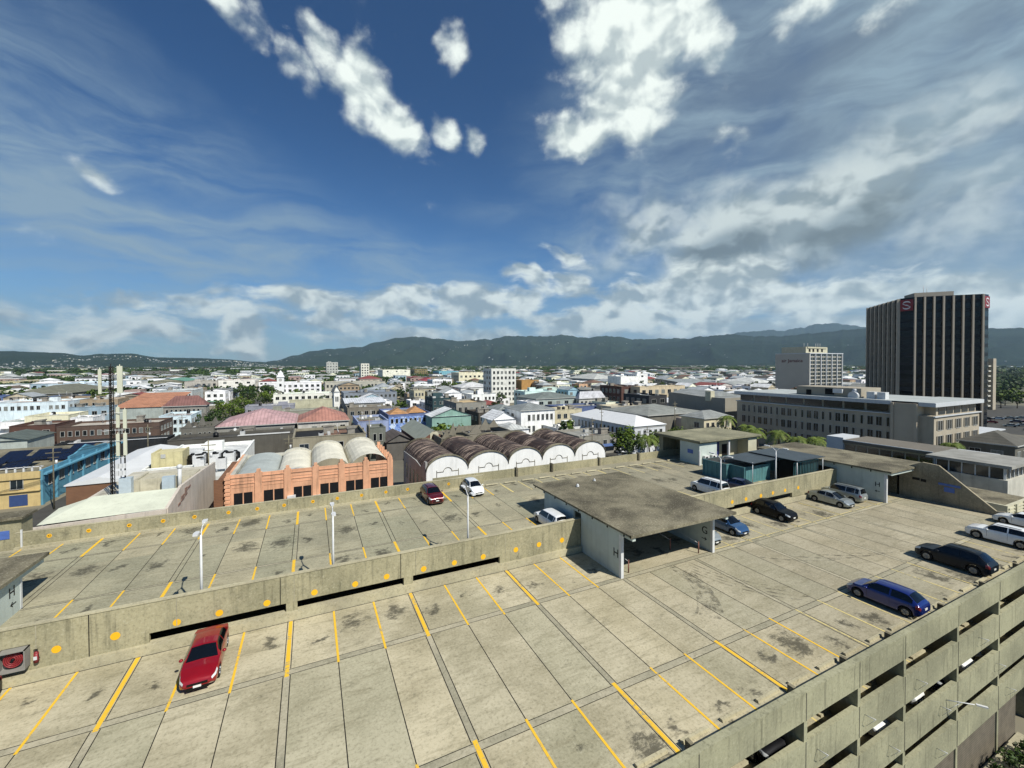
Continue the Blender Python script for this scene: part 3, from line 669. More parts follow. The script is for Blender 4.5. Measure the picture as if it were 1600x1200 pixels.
for x, y in ((56.8, 32.1), (62.4, 32.1), (62.4, 38.4), (51.8, 38.6), (51.8, 34.6)):
    p = MB(); p.tube((x, y, D), (x, y, 15.55), .05, n=6); pp(p, 'post', M_WMETAL)
p = MB()
for i in range(16): p.box(57 + i * .34, 57.06 + i * .34, 32.6, 32.64, D + .3, 15.4)
p.box(57, 62.4, 32.58, 32.66, 15.3, 15.4); p.box(57, 62.4, 32.58, 32.66, D + .25, D + .35); pp(p, 'metal_screen', M_TEAL)
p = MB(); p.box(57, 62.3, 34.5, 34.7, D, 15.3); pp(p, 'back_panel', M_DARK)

# ------------------------------------------------------------------ cars
def paint(name, col, rough=0.28, metal=0.25, coat=0.8): 
    if name in MATS: return MATS[name]
    m, t, b = new_mat(name); b.inputs['Roughness'].default_value = rough; b.inputs['Metallic'].default_value = metal
    pos = t.new('ShaderNodeNewGeometry').outputs['Position']
    c = hexl(col); k = t.ss(t.noise(pos, 1.3, 5, .6), .35, .7)
    t.put(b.inputs['Base Color'], t.mix(k, tuple(v * .88 for v in c[:3]) + (1,), c))
    b.inputs['Coat Weight'].default_value = coat; b.inputs['Specular IOR Level'].default_value = .5 if coat > .5 else .15; b.inputs['Coat Roughness'].default_value = 0.05
    MATS[name] = m; return m
M_GLS = glassmat('car_glass', '#0a0d0f', .08); M_TYR = mat('tyre_rubber', '#151514', .85, .1, 4); M_RIM = mat('alloy_rim', '#8d9092', .3, .05, 4, metal=.7)
M_HL = mat('headlight_lens', '#c9d0d2', .12, 0, spec=.8); M_TL = mat('tail_light_lens', '#8c0f12', .15, 0, spec=.8); M_TRIM = mat('black_trim', '#0e0e0e', .45, 0)
M_PLATE = mat('plate_white', '#d8d8d0', .4, 0); M_CHR = mat('chrome_trim', '#b9bcc0', .15, 0, metal=.9)
def lerp(a, b, k): return a + (b - a) * k
def sm(k): k = max(0, min(1, k)); return k * k * (3 - 2 * k)
def pw(y, pts):
    if y <= pts[0][0]: return pts[0][1]
    for (a, va), (b, vb) in zip(pts, pts[1:]):
        if y <= b: return lerp(va, vb, sm((y - a) / (b - a)) if b > a else 1)
    return pts[-1][1]
def pl(y, pts):
    if y <= pts[0][0]: return pts[0][1]
    for (a, va), (b, vb) in zip(pts, pts[1:]):
        if y <= b: return lerp(va, vb, (y - a) / (b - a))
    return pts[-1][1]
TYPES = {
 # L, W, H, belt, hood, cowl, roof front, roof rear, tail, wheel r, wheel front, wheel rear, tail deck height
 'sedan': dict(L=4.5, W=1.75, H=1.43, belt=.93, hood=.78, cowl=1.05, rf=.35, rr=-.95, tl=-1.72, wr=.32, wf=1.38, wb=-1.32, deck=.98),
 'hatch': dict(L=4.0, W=1.70, H=1.50, belt=.95, hood=.80, cowl=1.05, rf=.30, rr=-1.35, tl=-1.93, wr=.31, wf=1.25, wb=-1.27, deck=.98),
 'lift': dict(L=4.45, W=1.75, H=1.49, belt=.93, hood=.78, cowl=1.30, rf=.30, rr=-.75, tl=-2.12, wr=.32, wf=1.38, wb=-1.33, deck=1.02),
 'suv': dict(L=4.5, W=1.85, H=1.68, belt=1.08, hood=1.0, cowl=1.0, rf=.30, rr=-1.55, tl=-2.18, wr=.37, wf=1.4, wb=-1.35, deck=1.08),
 'van': dict(L=4.6, W=1.72, H=1.78, belt=1.05, hood=.95, cowl=1.35, rf=.65, rr=-2.02, tl=-2.24, wr=.32, wf=1.45, wb=-1.30, deck=1.05),
 'wagon': dict(L=4.4, W=1.69, H=1.52, belt=.93, hood=.85, cowl=1.15, rf=.50, rr=-1.85, tl=-2.14, wr=.30, wf=1.30, wb=-1.25, deck=.95),
}
CARM = {}
def car_meshes(ty):
    if ty in CARM: return CARM[ty]
    P = TYPES[ty]; L, W_, H = P['L'], P['W'], P['H']; hl = L / 2; hw = W_ / 2
    R = P['wr'] + .06; g = .2
    def S(y, t_):
        w = hw * pw(y, [(-hl, .80), (-hl + .12, .9), (-hl + .5, .98), (-.3, 1.0), (hl - .75, .985), (hl - .25, .90), (hl, .70)])
        zs = pl(y, [(-hl, P['deck'] - .16), (-hl + .10, P['deck'] - .02), (-hl + .4, P['deck']), (P['tl'] + .5, max(P['belt'] + .03, P['deck'])), (P['cowl'], P['belt']), (P['cowl'] + .45, (P['belt'] + P['hood']) / 2 + .02), (hl - .25, P['hood'] - .06), (hl - .06, P['hood'] - .17), (hl, P['hood'] - .3)])
        k = pl(y, [(P['tl'], 0), (P['tl'] + .05, .04), (P['rr'], .90), (P['rr'] + .25, .965), (lerp(P['rr'], P['rf'], .55), 1.0), (P['rf'], .94), (P['rf'] + .12, .86), (P['cowl'], 0)])
        zr = zs + (H - zs) * k
        zb = pl(y, [(-hl, .42), (-hl + .15, g + .04), (-hl + .5, g), (hl - .5, g), (hl - .15, g + .02), (hl, .34)])
        for yw in (P['wf'], P['wb']):
            dy = abs(y - yw)
            if dy < R: zb = max(zb, min(P['wr'] + sqrt(R * R - dy * dy), zs - .16))
        ins = .05 + .21 * k
        pts = [(0, zb), (w - .14, zb), (w - .02, zb + .05), (w, lerp(zb, zs, .5)), (w - .015, zs - .09), (w - .05, zs), (w - .05 - ins * .5, lerp(zs, zr, .52)), (w - .05 - ins, lerp(zs, zr, .93)), (w - .17 - ins, zr + .0), (0, zr + .035)]
        i = min(len(pts) - 2, int(t_)); f = t_ - i
        return Vector((lerp(pts[i][0], pts[i + 1][0], f), y, lerp(pts[i][1], pts[i + 1][1], f)))
    ys = [-hl + L * i / 54 for i in range(55)]
    for yw in (P['wf'], P['wb']):
        for q in (-1, 1):
            for e in (.999, .985, .95, .9): ys.append(yw + q * R * e)
    for q in ('tl', 'rr', 'rf', 'cowl'): ys.append(P[q])
    ys = sorted(set(round(y, 3) for y in ys))
    me = MB(); nt = 19; ring = []
    for y in ys:
        r = [S(y, i) for i in range(10)]
        ring.append(r + [Vector((-p.x, p.y, p.z)) for p in r[-2:0:-1]])
    n = len(ring[0]); vs = [p for r in ring for p in r]
    fs = []
    for a in range(len(ys) - 1):
        for i in range(n):
            j = (i + 1) % n
            fs.append((a * n + i, a * n + j, (a + 1) * n + j, (a + 1) * n + i))
    fs.append(tuple(range(n))[::-1]); fs.append(tuple(range((len(ys) - 1) * n, len(ys) * n)))
    fs = [tuple(reversed(f)) for f in fs]
    me.add(vs, fs, 0, True)
    body = me.mesh('body', [M_TRIM])
    body.set_sharp_from_angle(angle=radians(32))
    def nrm(y, t_, s):
        e = .01; a = S(y + e, t_) - S(y - e, t_); b_ = S(y, min(8.999, t_ + e)) - S(y, max(0, t_ - e))
        v = a.cross(b_)
        if v.length < 1e-9: v = Vector((0, 0, 1))
        v.normalize()
        c = S(y, t_); 
        if v.dot(c - Vector((0, y, .7))) < 0: v = -v
        return v
    def patch(y0, y1, t0, t1, off=.006, side=1, ny=8, nt_=3, name='window', m_=None, both=False):
        mb = MB()
        rows = []
        for a in range(ny + 1):
            y = lerp(y0, y1, a / ny); row = []
            for b_ in range(nt_ + 1):
                q = lerp(t0, t1, b_ / nt_); p = S(y, q) + nrm(y, q, 1) * off; row.append(p)
            if both: row = row + [Vector((-p.x, p.y, p.z)) for p in row[::-1][1:]] if abs(row[-1].x) < .02 else row
            rows.append(row)
        w = len(rows[0]); vs = [Vector((p.x * side, p.y, p.z)) for r in rows for p in r]
        fs = [(a * w + i, a * w + i + 1, (a + 1) * w + i + 1, (a + 1) * w + i) for a in range(ny) for i in range(w - 1)]
        mb.add(vs, fs, 0, True); return mb.mesh(name, m_ or M_GLS)
    parts = []
    parts.append(('windscreen', patch(P['rf'] + .09, P['cowl'] - .03, 7.35, 9, .008, 1, 8, 5, 'windscreen', both=True), (0, 0, 0)))
    parts.append(('rear_window', patch(P['tl'] + (.16 if ty != 'van' else .06), P['rr'] - .01, 7.3, 9, .008, 1, 6, 5, 'rear_window', both=True), (0, 0, 0)))
    mid = (P['rf'] + P['rr']) / 2 + .05
    rear_end = P['rr'] + (.02 if ty in ('sedan', 'lift') else .12)
    sp = [(mid + .05, P['rf'] + .38), (mid - .9 if ty in ('van', 'wagon', 'suv') else rear_end - .35, mid - .05)]
    if ty in ('van', 'wagon', 'suv'): sp.append((rear_end - .05, mid - .98))
    for s in (-1, 1):
        for (a, b_) in sp: parts.append(('side_window', patch(a, b_, 5.22, 6.88, .006, s, 6, 3, 'side_window'), (0, 0, 0)))
        parts.append(('headlight', patch(hl - .46, hl - .05, 3.75, 5.0, .008, s, 6, 3, 'headlight', M_HL), (0, 0, 0)))
        parts.append(('tail_light', patch(-hl + .02, -hl + .26, 3.5, 5.0, .008, s, 4, 3, 'tail_light', M_TL), (0, 0, 0)))
    # mirrors
    for s in (-1, 1):
        mb = MB(); mb.ball((s * (hw + .09), P['cowl'] - .32, P['belt'] + .05), .105, sz=.75); parts.append(('side_mirror', mb.mesh('side_mirror', M_TRIM), 'paint'))
    mb = MB(); fz = P['hood'] - .36
    mb.box(-hw * .5, hw * .5, hl - .015, hl + .012, fz - .0, fz + .1); mb.box(-hw * .55, hw * .55, hl - .02, hl + .006, fz - .24, fz - .1); parts.append(('grille', mb.mesh('grille', M_TRIM), None))
    mb = MB(); mb.box(-.17, .17, hl + .0, hl + .03, fz - .12, fz - .02); parts.append(('licence_plate', mb.mesh('licence_plate', M_PLATE), None))
    mb = MB(); mb.box(-.17, .17, -hl - .02, -hl + .01, .62, .74); parts.append(('licence_plate', mb.mesh('licence_plate', M_PLATE), None))
    # doors: thin dark shut lines
    mb = MB()
    for yy in (P['rf'] + .42, mid, rear_end - .2):
        for s in (-1, 1):
            a = [S(yy, q) + nrm(yy, q, 1) * .004 for q in (2.6, 3, 3.5, 4, 5)]
            for u, v in zip(a, a[1:]):
                mb.quad((s * u.x, u.y - .008, u.z), (s * u.x, u.y + .008, u.z), (s * v.x, v.y + .008, v.z), (s * v.x, v.y - .008, v.z))
    parts.append(('door_seam', mb.mesh('door_seam', M_TRIM), None))
    if ty in ('suv', 'van'):
        mb = MB()
        for s in (-1, 1):
            x = hw - .42; mb.tube((s * x, P['rf'] - .1, H + .02), (s * x, P['rr'] + .2, H + .02), .022, n=6)
        parts.append(('roof_rail', mb.mesh('roof_rail', M_TRIM), None))
    wr = P['wr']
    mb = MB(); mb.tube((-.1, 0, 0), (.1, 0, 0), wr, n=22); tyre = mb.mesh('tyre', M_TYR)
    mb = MB()
    mb.tube((.085, 0, 0), (.104, 0, 0), wr * .62, n=18)
    for k in range(5):
        a = 2 * pi * k / 5; mb.tube((.112, 0, 0), (.108, cos(a) * wr * .6, sin(a) * wr * .6), .035, .03, 5)
    rim = mb.mesh('rim', M_RIM)
    CARM[ty] = (P, body, parts, tyre, rim); return CARM[ty]
def car(ty, pm, lab, x, y, z, front, cat='car', group=None, name='parked_car', jitter=0, sc=None):
    P, body, parts, tyre, rim = car_meshes(ty)
    o = thing(name, lab, cat, (x, y, z), (0 if front > 0 else pi) + jitter, group)
    if sc: o.scale = sc
    b_ = link('body', body, o); b_.material_slots[0].link = 'OBJECT'; b_.material_slots[0].material = pm
    for nm, me, k in parts:
        q = link(nm, me, o)
        if k == 'paint': q.material_slots[0].link = 'OBJECT'; q.material_slots[0].material = pm
    for s in (-1, 1):
        for yw in (P['wf'], P['wb']):
            w = link('wheel', tyre, o, (s * (P['W'] / 2 - .13), yw, P['wr']), 0 if s > 0 else pi); link('rim', rim, w)
    return o
RED = paint('deep_red_paint', '#8e0d17'); RED2 = paint('wine_red_paint', '#5c0f16'); WHT = paint('white_car_paint', '#e2e4e2', .35, 0); BLU = paint('metallic_blue_paint', '#2f5178')
BLK = paint('black_car_paint', '#07080c', .4, 0, .12); SIL = paint('silver_paint', '#9aa09e', .3, .5); NVY = paint('royal_blue_paint', '#10236b'); GRY = paint('dark_slate_paint', '#171d24', .35, 0, .2); DBL = paint('navy_paint', '#151d45')
car('sedan', RED, 'red sedan parked nose out below the open slot in the concrete wall', -4.1, 28.25, N, -1, group=None, jitter=.02)
car('suv', RED2, 'dark red crossover parked nose out against the far numbered parapet', 13.55, 46.55, D, -1, sc=(.98, .95, .95), jitter=.03)
car('hatch', WHT, 'small white hatchback parked nose out at the far parapet beside the red crossover', 18.75, 47.2, D, -1)
car('wagon', WHT, 'white estate wagon with black rear window parked beside the pale H wall', 21.75, 34.15, D, 1)
car('hatch', BLU, 'metallic blue hatchback parked nose out right of the G wall', 38.95, 28.6, N, -1, sc=(1.03, 1.06, 1.0))
car('lift', SIL, 'silver grey car almost hidden behind the G wall', 34.75, 28.5, N, -1)
car('suv', BLK, 'black crossover parked nose out right of the blue hatchback', 46.85, 28.75, N, -1, sc=(.98, .97, .96))
car('lift', SIL, 'silver liftback parked nose out in front of the right hand dividing wall', 57.25, 28.5, N, -1)
car('van', SIL, 'silver minivan showing its rear beside the long pale wall', 60.7, 28.9, N, 1)
car('suv', WHT, 'white crossover parked tail to the parapet at the right of the deck', 59.35, 15.3, N, 1, sc=(.98, 1.0, 1.0), jitter=.02)
car('suv', GRY, 'dark grey crossover with roof rails parked tail to the right hand parapet', 49.15, 15.2, N, 1, sc=(1, 1.02, 1.0), jitter=-.02)
car('hatch', NVY, 'bright blue hatchback with red tail lights parked tail to the right hand parapet', 37.3, 14.85, N, 1, sc=(1.02, 1.05, .98), jitter=.03)
car('sedan', WHT, 'white saloon cut off by the right edge of the photo', 66.9, 15.6, N, 1)
car('van', WHT, 'white passenger van with black windows parked beside the lamp post and green containers', 43.95, 34.6, D, 1)
car('sedan', DBL, 'dark blue saloon in the shade in front of the green container', 48.2, 34.0, D, 1)
car('hatch', BLK, 'black car cut off by the left edge of the photo', -13.75, 28.4, N, -1)
low = [('sedan', WHT, 31.2, 6.3), ('hatch', WHT, 36.1, 6.3), ('suv', GRY, 39.1, 6.3), ('sedan', WHT, 42.9, 6.3), ('hatch', WHT, 45.9, 6.3), ('suv', BLK, 21.2, 8.85)]
labs = ['white saloon on a lower storey, nearest of the white cars seen between the beams', 'white hatchback on a lower storey, nose just showing above the third beam', 'dark slate crossover on a lower storey beside the white hatchback', 'white saloon on a lower storey further along the beams, left of a pair', 'white hatchback on a lower storey, farthest one seen between the beams', 'black crossover on the storey just below the deck at the bottom of the photo']
for (ty, pm, x, z), lab in zip(low, labs): car(ty, pm, lab, x, 14.5, z, -1, group='cars on the lower storeys')

# ------------------------------------------------------------------ city
CITY = [
('building', 'dark green roofed low building with solar panels at the far left edge', -86.0, -73.1, 170.5, 184.9, 6.5, 'gable', '#9aa39a', '#56625a', (0, 0), 1.5, (-60, 42, 690)),
('building', 'brown two storey building with three white framed windows at the left', -85.8, -75.1, 190.3, 203.6, 8.5, 'flat', '#5b3a2c', '#a39a88', (3, 1), 0, (14, 86, 665)),
('building', 'long brown building with dark verandah openings behind the antenna mast', -72.9, -46.6, 185.7, 201.7, 8.0, 'flat', '#5c4638', '#b3aa98', (14, 2), 0, (88, 249, 664)),
('shop', 'shop row under a long white awning left of the tree lined street', -67.2, -40.5, 170.0, 178.0, 4.5, 'flat', '#1d2226', '#c6ccd0', (0, 0), 0, (85, 262, 690)),
('building', 'pale blue long building at the left with square windows', -128.9, -102.5, 269.9, 291.9, 11, 'flat', '#adbdc2', '#b7a08c', (12, 1), 0, (-20, 106, 629)),
('building', 'cream annex with low white block in front of the pale blue building', -94.5, -82.5, 218.2, 234.2, 9, 'flat', '#bdb894', '#c3bfa6', (2, 1), 0, (38, 107, 650)),
('building', 'grey blue block with rooftop water tank left of the mast', -91.8, -78.3, 242.6, 250.7, 10, 'flat', '#7d97a5', '#9aa5a5', (4, 2), 0, (107, 172, 636)),
('house', 'small white flat roofed house right of the cream annex', -76.7, -70.6, 204.4, 214.4, 9, 'flat', '#c4c6c2', '#b3b3aa', (3, 1), 0, (110, 145, 653)),
('warehouse', 'warehouse with wide grey green hipped roof at the left', -178.0, -147.7, 393.0, 460.4, 9, 'hip', '#6c6a58', '#6f705c', (6, 1), 5, (15, 112, 615)),
('building', 'royal blue painted low block at the far left edge', -182.2, -171.7, 380.5, 392.2, 9, 'flat', '#4a659a', '#7d97c0', (3, 1), 0, (-20, 17, 618)),
('warehouse', 'white warehouse with a broad blue band under its roof', -198.6, -169.0, 488.5, 558.3, 12, 'flat', '#a9bcc9', '#c2cbd0', (0, 0), 0, (75, 148, 600)),
('shop', 'low shop with white roof and blue and red fascia behind the blue building', -151.0, -135.8, 372.0, 386.9, 8, 'flat', '#4c6a98', '#cfd8dc', (0, 0), 0, (75, 125, 619)),
('warehouse', 'long cream roofed shed on the skyline at the left edge', -335.5, -311.9, 709.7, 770.5, 9, 'flat', '#b5a97a', '#bdb48f', (0, 0), 0, (-10, 34, 596)),
('building', 'long white office with a row of dark square windows right of the mast', -101.4, -83.2, 320.2, 323.9, 12, 'flat', '#c0c2be', '#aab0ae', (8, 1), 0, (180, 242, 613)),
('building', 'white glazed wing with many panes behind the orange roof', -84.4, -66.0, 324.7, 354.7, 12, 'flat', '#a9b0ae', '#bcc2c0', (12, 2), 0, (242, 300, 611)),
('warehouse', 'building with a large plain orange roof right of the mast', -79.9, -59.9, 251.5, 291.5, 8.5, 'shed', '#8f9a94', '#ba7648', (0, 0), 4.5, (178, 264, 636)),
('building', 'building with a maroon hipped roof at the start of the tree lined street', -60.0, -43.8, 243.4, 250.7, 9, 'hip', '#8b877c', '#7d4f47', (9, 2), 4.5, (255, 322, 634)),
('building', 'pale blue and white corner block with awnings beside the tree lined street', -52.1, -42.0, 206.4, 224.4, 8, 'flat', '#a9bcc2', '#b6b9b4', (5, 2), 0, (248, 298, 650)),
('warehouse', 'long warehouse with a green metal roof on the left skyline', -165.4, -132.1, 614.3, 684.5, 9, 'gable', '#8f8a70', '#5b9a80', (0, 0), 3, (234, 290, 596)),
('apartment block', 'long grey apartment slab with four storeys on the left skyline', -364.4, -277.2, 1227.6, 1283.7, 14, 'flat', '#6c6a62', '#77746a', (14, 3), 0, (205, 280, 580)),
('building', 'pale two storey commercial block with open balconies left of the white store', -108.6, -82.0, 501.5, 535.9, 12, 'flat', '#a8a294', '#9d998b', (6, 2), 0, (288, 340, 596)),
('store', 'white blank walled store with a brown red roof edge left of the street trees', -79.9, -49.4, 492.3, 528.9, 13, 'flat', '#c4c1b4', '#8a5044', (3, 1), 0, (341, 398, 594)),
('house', 'white two storey house with dark windows among the street trees', -64.6, -52.8, 352.4, 366.5, 9.5, 'flat', '#c5c7c4', '#c4c4be', (3, 2), 0, (320, 352, 612)),
('building', 'slate grey low building with pale window strip left of the street trees', -96.4, -83.9, 455.7, 476.6, 9, 'flat', '#56606a', '#8d949a', (3, 1), 0, (293, 320, 604)),
('ruin', 'roofless grey concrete shell right of the shop street', -35.9, -27.3, 165.0, 181.0, 8, 'ruin', '#6a675c', '#55534a', (6, 1), 0, (283, 334, 668)),
('building', 'dark stained flat roof with low parapet behind the white rooftop plant', -32.9, -3.5, 138.9, 149.9, 8, 'flat', '#57544a', '#45433c', (0, 0), 0, (262, 458, 683)),
('building', 'building with a wide dusty pink hipped roof in the centre left', -27.0, -3.8, 167.4, 197.4, 7.5, 'hip', '#8b8a80', '#b88d8c', (0, 0), 4, (338, 461, 664)),
('building', 'low grey roofed annex with small gables in front of the pink roof', -22.7, -4.4, 155.2, 165.2, 6.5, 'flat', '#6f6c62', '#8a8d88', (4, 1), 0, (352, 456, 676)),
('building', 'long pale roofed shed with a row of blue skylights behind the pink roof', -26.5, -6.0, 231.1, 243.1, 8.5, 'flat', '#8a8c98', '#a9aca6', (8, 1), 0, (383, 460, 634)),
('building', 'long low greenish roofed row behind the pink and red roofs', -20.0, 13.1, 210.1, 222.1, 7.5, 'flat', '#8a8a78', '#9aa08f', (0, 0), 0, (400, 530, 642)),
('building', 'building with an orange red hipped roof in the centre', -2.8, 13.8, 165.2, 189.2, 7.8, 'hip', '#a9a69c', '#ac6f5a', (5, 1), 4, (466, 545, 658)),
('building', 'stained beige two storey building with a black flat roof behind the coral building', -2.8, 14.3, 116.1, 133.1, 10, 'flat', '#8f876c', '#1e1d1b', (4, 1), 0, (457, 572, 681)),
('building', 'white modern office with arched windows below the clock tower', -29.8, 9.6, 397.2, 426.8, 13, 'flat', '#c8cac6', '#c2c4be', (9, 3), 0, (420, 502, 598)),
('building', 'white arcaded market building with a mint green roof section', -19.4, 13.4, 294.1, 310.1, 10, 'flat', '#bdbcae', '#9fc2b4', (9, 1), 0, (427, 518, 615)),
('wall', 'plain cream flank of a long shed in front of the arcaded market building', -9.8, 13.1, 271.5, 279.5, 7.5, 'flat', '#a9a685', '#a5a49a', (0, 0), 0, (452, 520, 625)),
('building', 'long cream office row on the centre skyline, left of the church tower', 13.0, 65.3, 412.0, 442.6, 12, 'flat', '#a9a593', '#9e9a88', (16, 2), 0, (508, 602, 597)),
('building', 'blue grey roofed commercial block with white roof junk, centre', 20.2, 53.4, 287.0, 313.0, 10, 'flat', '#7d8792', '#7f8c99', (12, 1), 0, (537, 620, 613)),
('warehouse', 'shed with a bright white metal roof in the centre', 16.8, 35.8, 222.1, 236.1, 9, 'shed', '#8b8a80', '#c6cbd0', (5, 1), 1.5, (540, 602, 629)),
('building', 'brown two storey row with a small white gable along the centre street', 15.8, 34.8, 197.8, 209.8, 9, 'flat', '#7a7363', '#8d8573', (6, 1), 0, (543, 612, 636)),
('building', 'lavender blue building with a grey flat roof and white parapet', 14.6, 24.0, 140.1, 158.1, 10, 'flat', '#8090b4', '#7a7a6c', (5, 2), 0, (559, 607, 658)),
('building', 'weathered grey green building with a red rooftop tank in the centre', 16.6, 20.9, 126.6, 134.6, 9.8, 'flat', '#6b7064', '#7b7d75', (2, 2), 0, (578, 602, 668)),
('mural building', 'white roofed building whose blue front is covered in murals', 29.0, 46.6, 171.0, 197.0, 8.0, 'flat', '#5d70a0', '#d6dad8', (9, 1), 0, (607, 675, 647)),
('mural building', 'white gabled hall with a green and turquoise painted front', 43.8, 59.9, 160.5, 170.2, 7.6, 'gable', '#78a595', '#d4d8d6', (0, 0), 3, (675, 736, 650)),
('shed', 'small dark shed roof with a white ridge beside the brick gabled hall', 21.0, 28.5, 124.9, 136.9, 5.5, 'gable', '#5f5c55', '#5d534c', (0, 0), 2.2, (604, 645, 690)),
('building', 'dark roofed derelict warehouse with broken gables, left one behind the arches', 32.2, 40.8, 107.2, 121.2, 8.5, 'ruin', '#7b745f', '#2e2c28', (2, 1), 0, (690, 738, 684)),
('building', 'dark roofed derelict warehouse with broken gables, right one behind the arches', 41.2, 54.6, 110.9, 126.9, 8.5, 'ruin', '#827b68', '#33302b', (3, 1), 0, (733, 800, 676)),
('building', 'long dark brick warehouse between the dark tree and the white villa', 63.6, 69.9, 161.4, 176.3, 8.0, 'flat', '#4d463c', '#3a3833', (5, 1), 0, (748, 770, 645)),
('building', 'dark teal glass fronted building in the centre', 56.5, 68.6, 207.1, 223.1, 11, 'flat', '#27484c', '#b9bdbd', (8, 3), 0, (676, 712, 622)),
('building', 'stained grey building with an ochre yellow roof left of the dark round tree', 59.1, 73.4, 177.1, 197.1, 11, 'flat', '#8c897c', '#c0a264', (5, 2), 0, (713, 760, 629)),
('villa', 'white villa with a grey hipped roof, tall dark windows and red shopfront columns', 73.4, 88.4, 142.2, 156.8, 10.5, 'hip', '#c3c4c0', '#7d8482', (7, 2), 2.2, (814, 867, 640)),
('building', 'pale yellow arcaded building right of the white villa', 92.3, 105.8, 148.5, 160.0, 9, 'flat', '#b5ab84', '#a39a80', (4, 2), 0, (867, 909, 640)),
('building', 'small grey hip roofed building left of the white villa', 70.6, 80.6, 157.6, 171.6, 9, 'hip', '#8c9490', '#7f8783', (3, 1), 2, (778, 812, 641)),
('building', 'white block with two square windows behind the white villa', 84.2, 89.8, 157.6, 167.6, 12, 'flat', '#c9cac6', '#b9bab4', (2, 1), 0, (824, 842, 628)),
('building', 'long low blue roofed building in front of the white hip roofed hall', 102.9, 128.8, 160.8, 174.8, 8.5, 'flat', '#4c6190', '#8b8576', (0, 0), 0, (876, 948, 635)),
('building', 'white low plastered shop by the corner behind the arches', 80.7, 93.2, 128.2, 138.2, 5, 'flat', '#bfc0ba', '#c9cbc8', (4, 1), 0, (870, 915, 668)),
('shop', 'grey flat roofed shop with dark bays beside the leafy street tree', 74.7, 88.9, 105.7, 119.7, 6.0, 'flat', '#8b887a', '#8a8a80', (5, 1), 0, (905, 963, 680)),
('building', 'brick brown three storey office with a cream roof edge right of centre', 164.9, 179.0, 192.9, 212.9, 15, 'flat', '#5b3a2e', '#bda98a', (2, 3), 0, (971, 1000, 603.5)),
('building', 'long cream and brown three storey office with window bands right of centre', 171.0, 206.5, 184.2, 192.1, 15, 'flat', '#b8a680', '#a89a7e', (7, 3), 0, (1000, 1070, 603.5)),
('building', 'open dark framed car park building left of the long blank wall', 145.7, 157.1, 150.7, 168.7, 13, 'flat', '#33363a', '#8d9492', (2, 3), 0, (1014, 1042, 618)),
('building', 'cream balustraded building with a parapet behind the white hip roofed hall', 122.2, 145.2, 149.4, 160.0, 9, 'flat', '#b3aa8c', '#9e9882', (10, 1), 0, (955, 1016, 634)),
('building', 'cream fronted building with a band of tall windows and grey hipped roof', 119.0, 132.5, 97.7, 107.2, 10, 'hip', '#b5ab86', '#878c88', (5, 1), 2, (1100, 1143, 652)),
('warehouse', 'grey roofed warehouse with two white roof sheets, right of centre', 111.1, 140.1, 115.2, 141.2, 9.5, 'hip', '#6f6b5e', '#83877f', (0, 0), 2.4, (1012, 1100, 646)),
('building', 'pale stuccoed low building below the grey roofed warehouse', 124.2, 132.0, 108.0, 114.4, 8, 'flat', '#a8998a', '#9a958a', (0, 0), 0, (1078, 1102, 655)),
('building', 'white office block with three rows of small windows in the centre', 110.6, 130.4, 409.6, 430.7, 13, 'flat', '#c6c9c9', '#b9bdbd', (12, 3), 0, (676, 706, 593)),
('building', 'large cream office with dark roof strips left of the white tower block', 165.8, 207.6, 493.4, 524.4, 18, 'flat', '#c0b996', '#b5ad8c', (7, 2), 0, (717, 766, 582)),
('office tower', 'white and grey seven storey office tower in the centre', 117.6, 137.0, 275.8, 291.6, 25, 'flat', '#b3b3a8', '#b0b0a6', (6, 6), 0, (768, 806, 576)),
('building', 'very large plain cream department store in the centre', 110.6, 156.5, 728.9, 783.1, 19, 'flat', '#c6c4ae', '#bdbba6', (3, 1), 0, (598, 641, 578)),
('office tower', 'slender pale tower block on the centre left skyline', 73.1, 85.6, 700, 724.0, 29.88, 'flat', '#bab8a6', '#b3b1a0', (3, 7), 0, (564, 577, 568)),
('office tower', 'pale grey twin office block on the skyline left of the slender tower', 35.7, 61.3, 1100, 1150.3, 34.07, 'flat', '#a9aba0', '#a3a599', (4, 5), 0, (510, 528, 566)),
('building', 'mustard yellow building with a windowless front right of the office tower', 168.6, 186.0, 328.7, 344.7, 14, 'flat', '#b9841c', '#8a6a2a', (0, 0), 0, (815, 842, 594)),
('building', 'beige low wing attached right of the mustard building', 178.8, 196.9, 315.9, 327.9, 12, 'flat', '#9a9685', '#8b8878', (4, 2), 0, (842, 870, 598)),
('building', 'light aqua flat roofed building in front of the mustard building', 122.4, 144.9, 233.4, 249.0, 11, 'flat', '#a9c4bc', '#b9c4be', (5, 1), 0, (820, 868, 611)),
('building', 'white gothic style building with a pointed dark roof line, centre street', 12.2, 15.0, 237.0, 255.0, 14, 'gable', '#c0c0b8', '#8b8a84', (2, 2), 3, (522, 531, 612)),
('building', 'red hip roofed building with cream walls left of the department store', 56.8, 84.0, 557.5, 589.4, 10, 'hip', '#b09a86', '#8f3a34', (6, 1), 4, (562, 597, 592)),
('building', 'crimson roofed building right of the department store', 119.8, 136.6, 484.0, 514.5, 9, 'hip', '#b59d90', '#a32e38', (4, 1), 3.5, (662, 684, 595)),
('building', 'crimson domed roof building below the office tower', 130.9, 146.2, 292.4, 312.4, 9, 'hip', '#a58c84', '#a8303c', (4, 1), 3.5, (780, 808, 608)),
('building', 'sky blue painted block on the centre skyline', 224.3, 264.2, 788.4, 833.4, 15, 'flat', '#63a9b8', '#9ac0c6', (6, 2), 0, (686, 717, 580)),
('building', 'mustard and navy office on the centre skyline behind the department store', 219.1, 249.2, 974.2, 1029.9, 17, 'flat', '#8a7a3c', '#6d7a9a', (6, 3), 0, (648, 668, 577)),
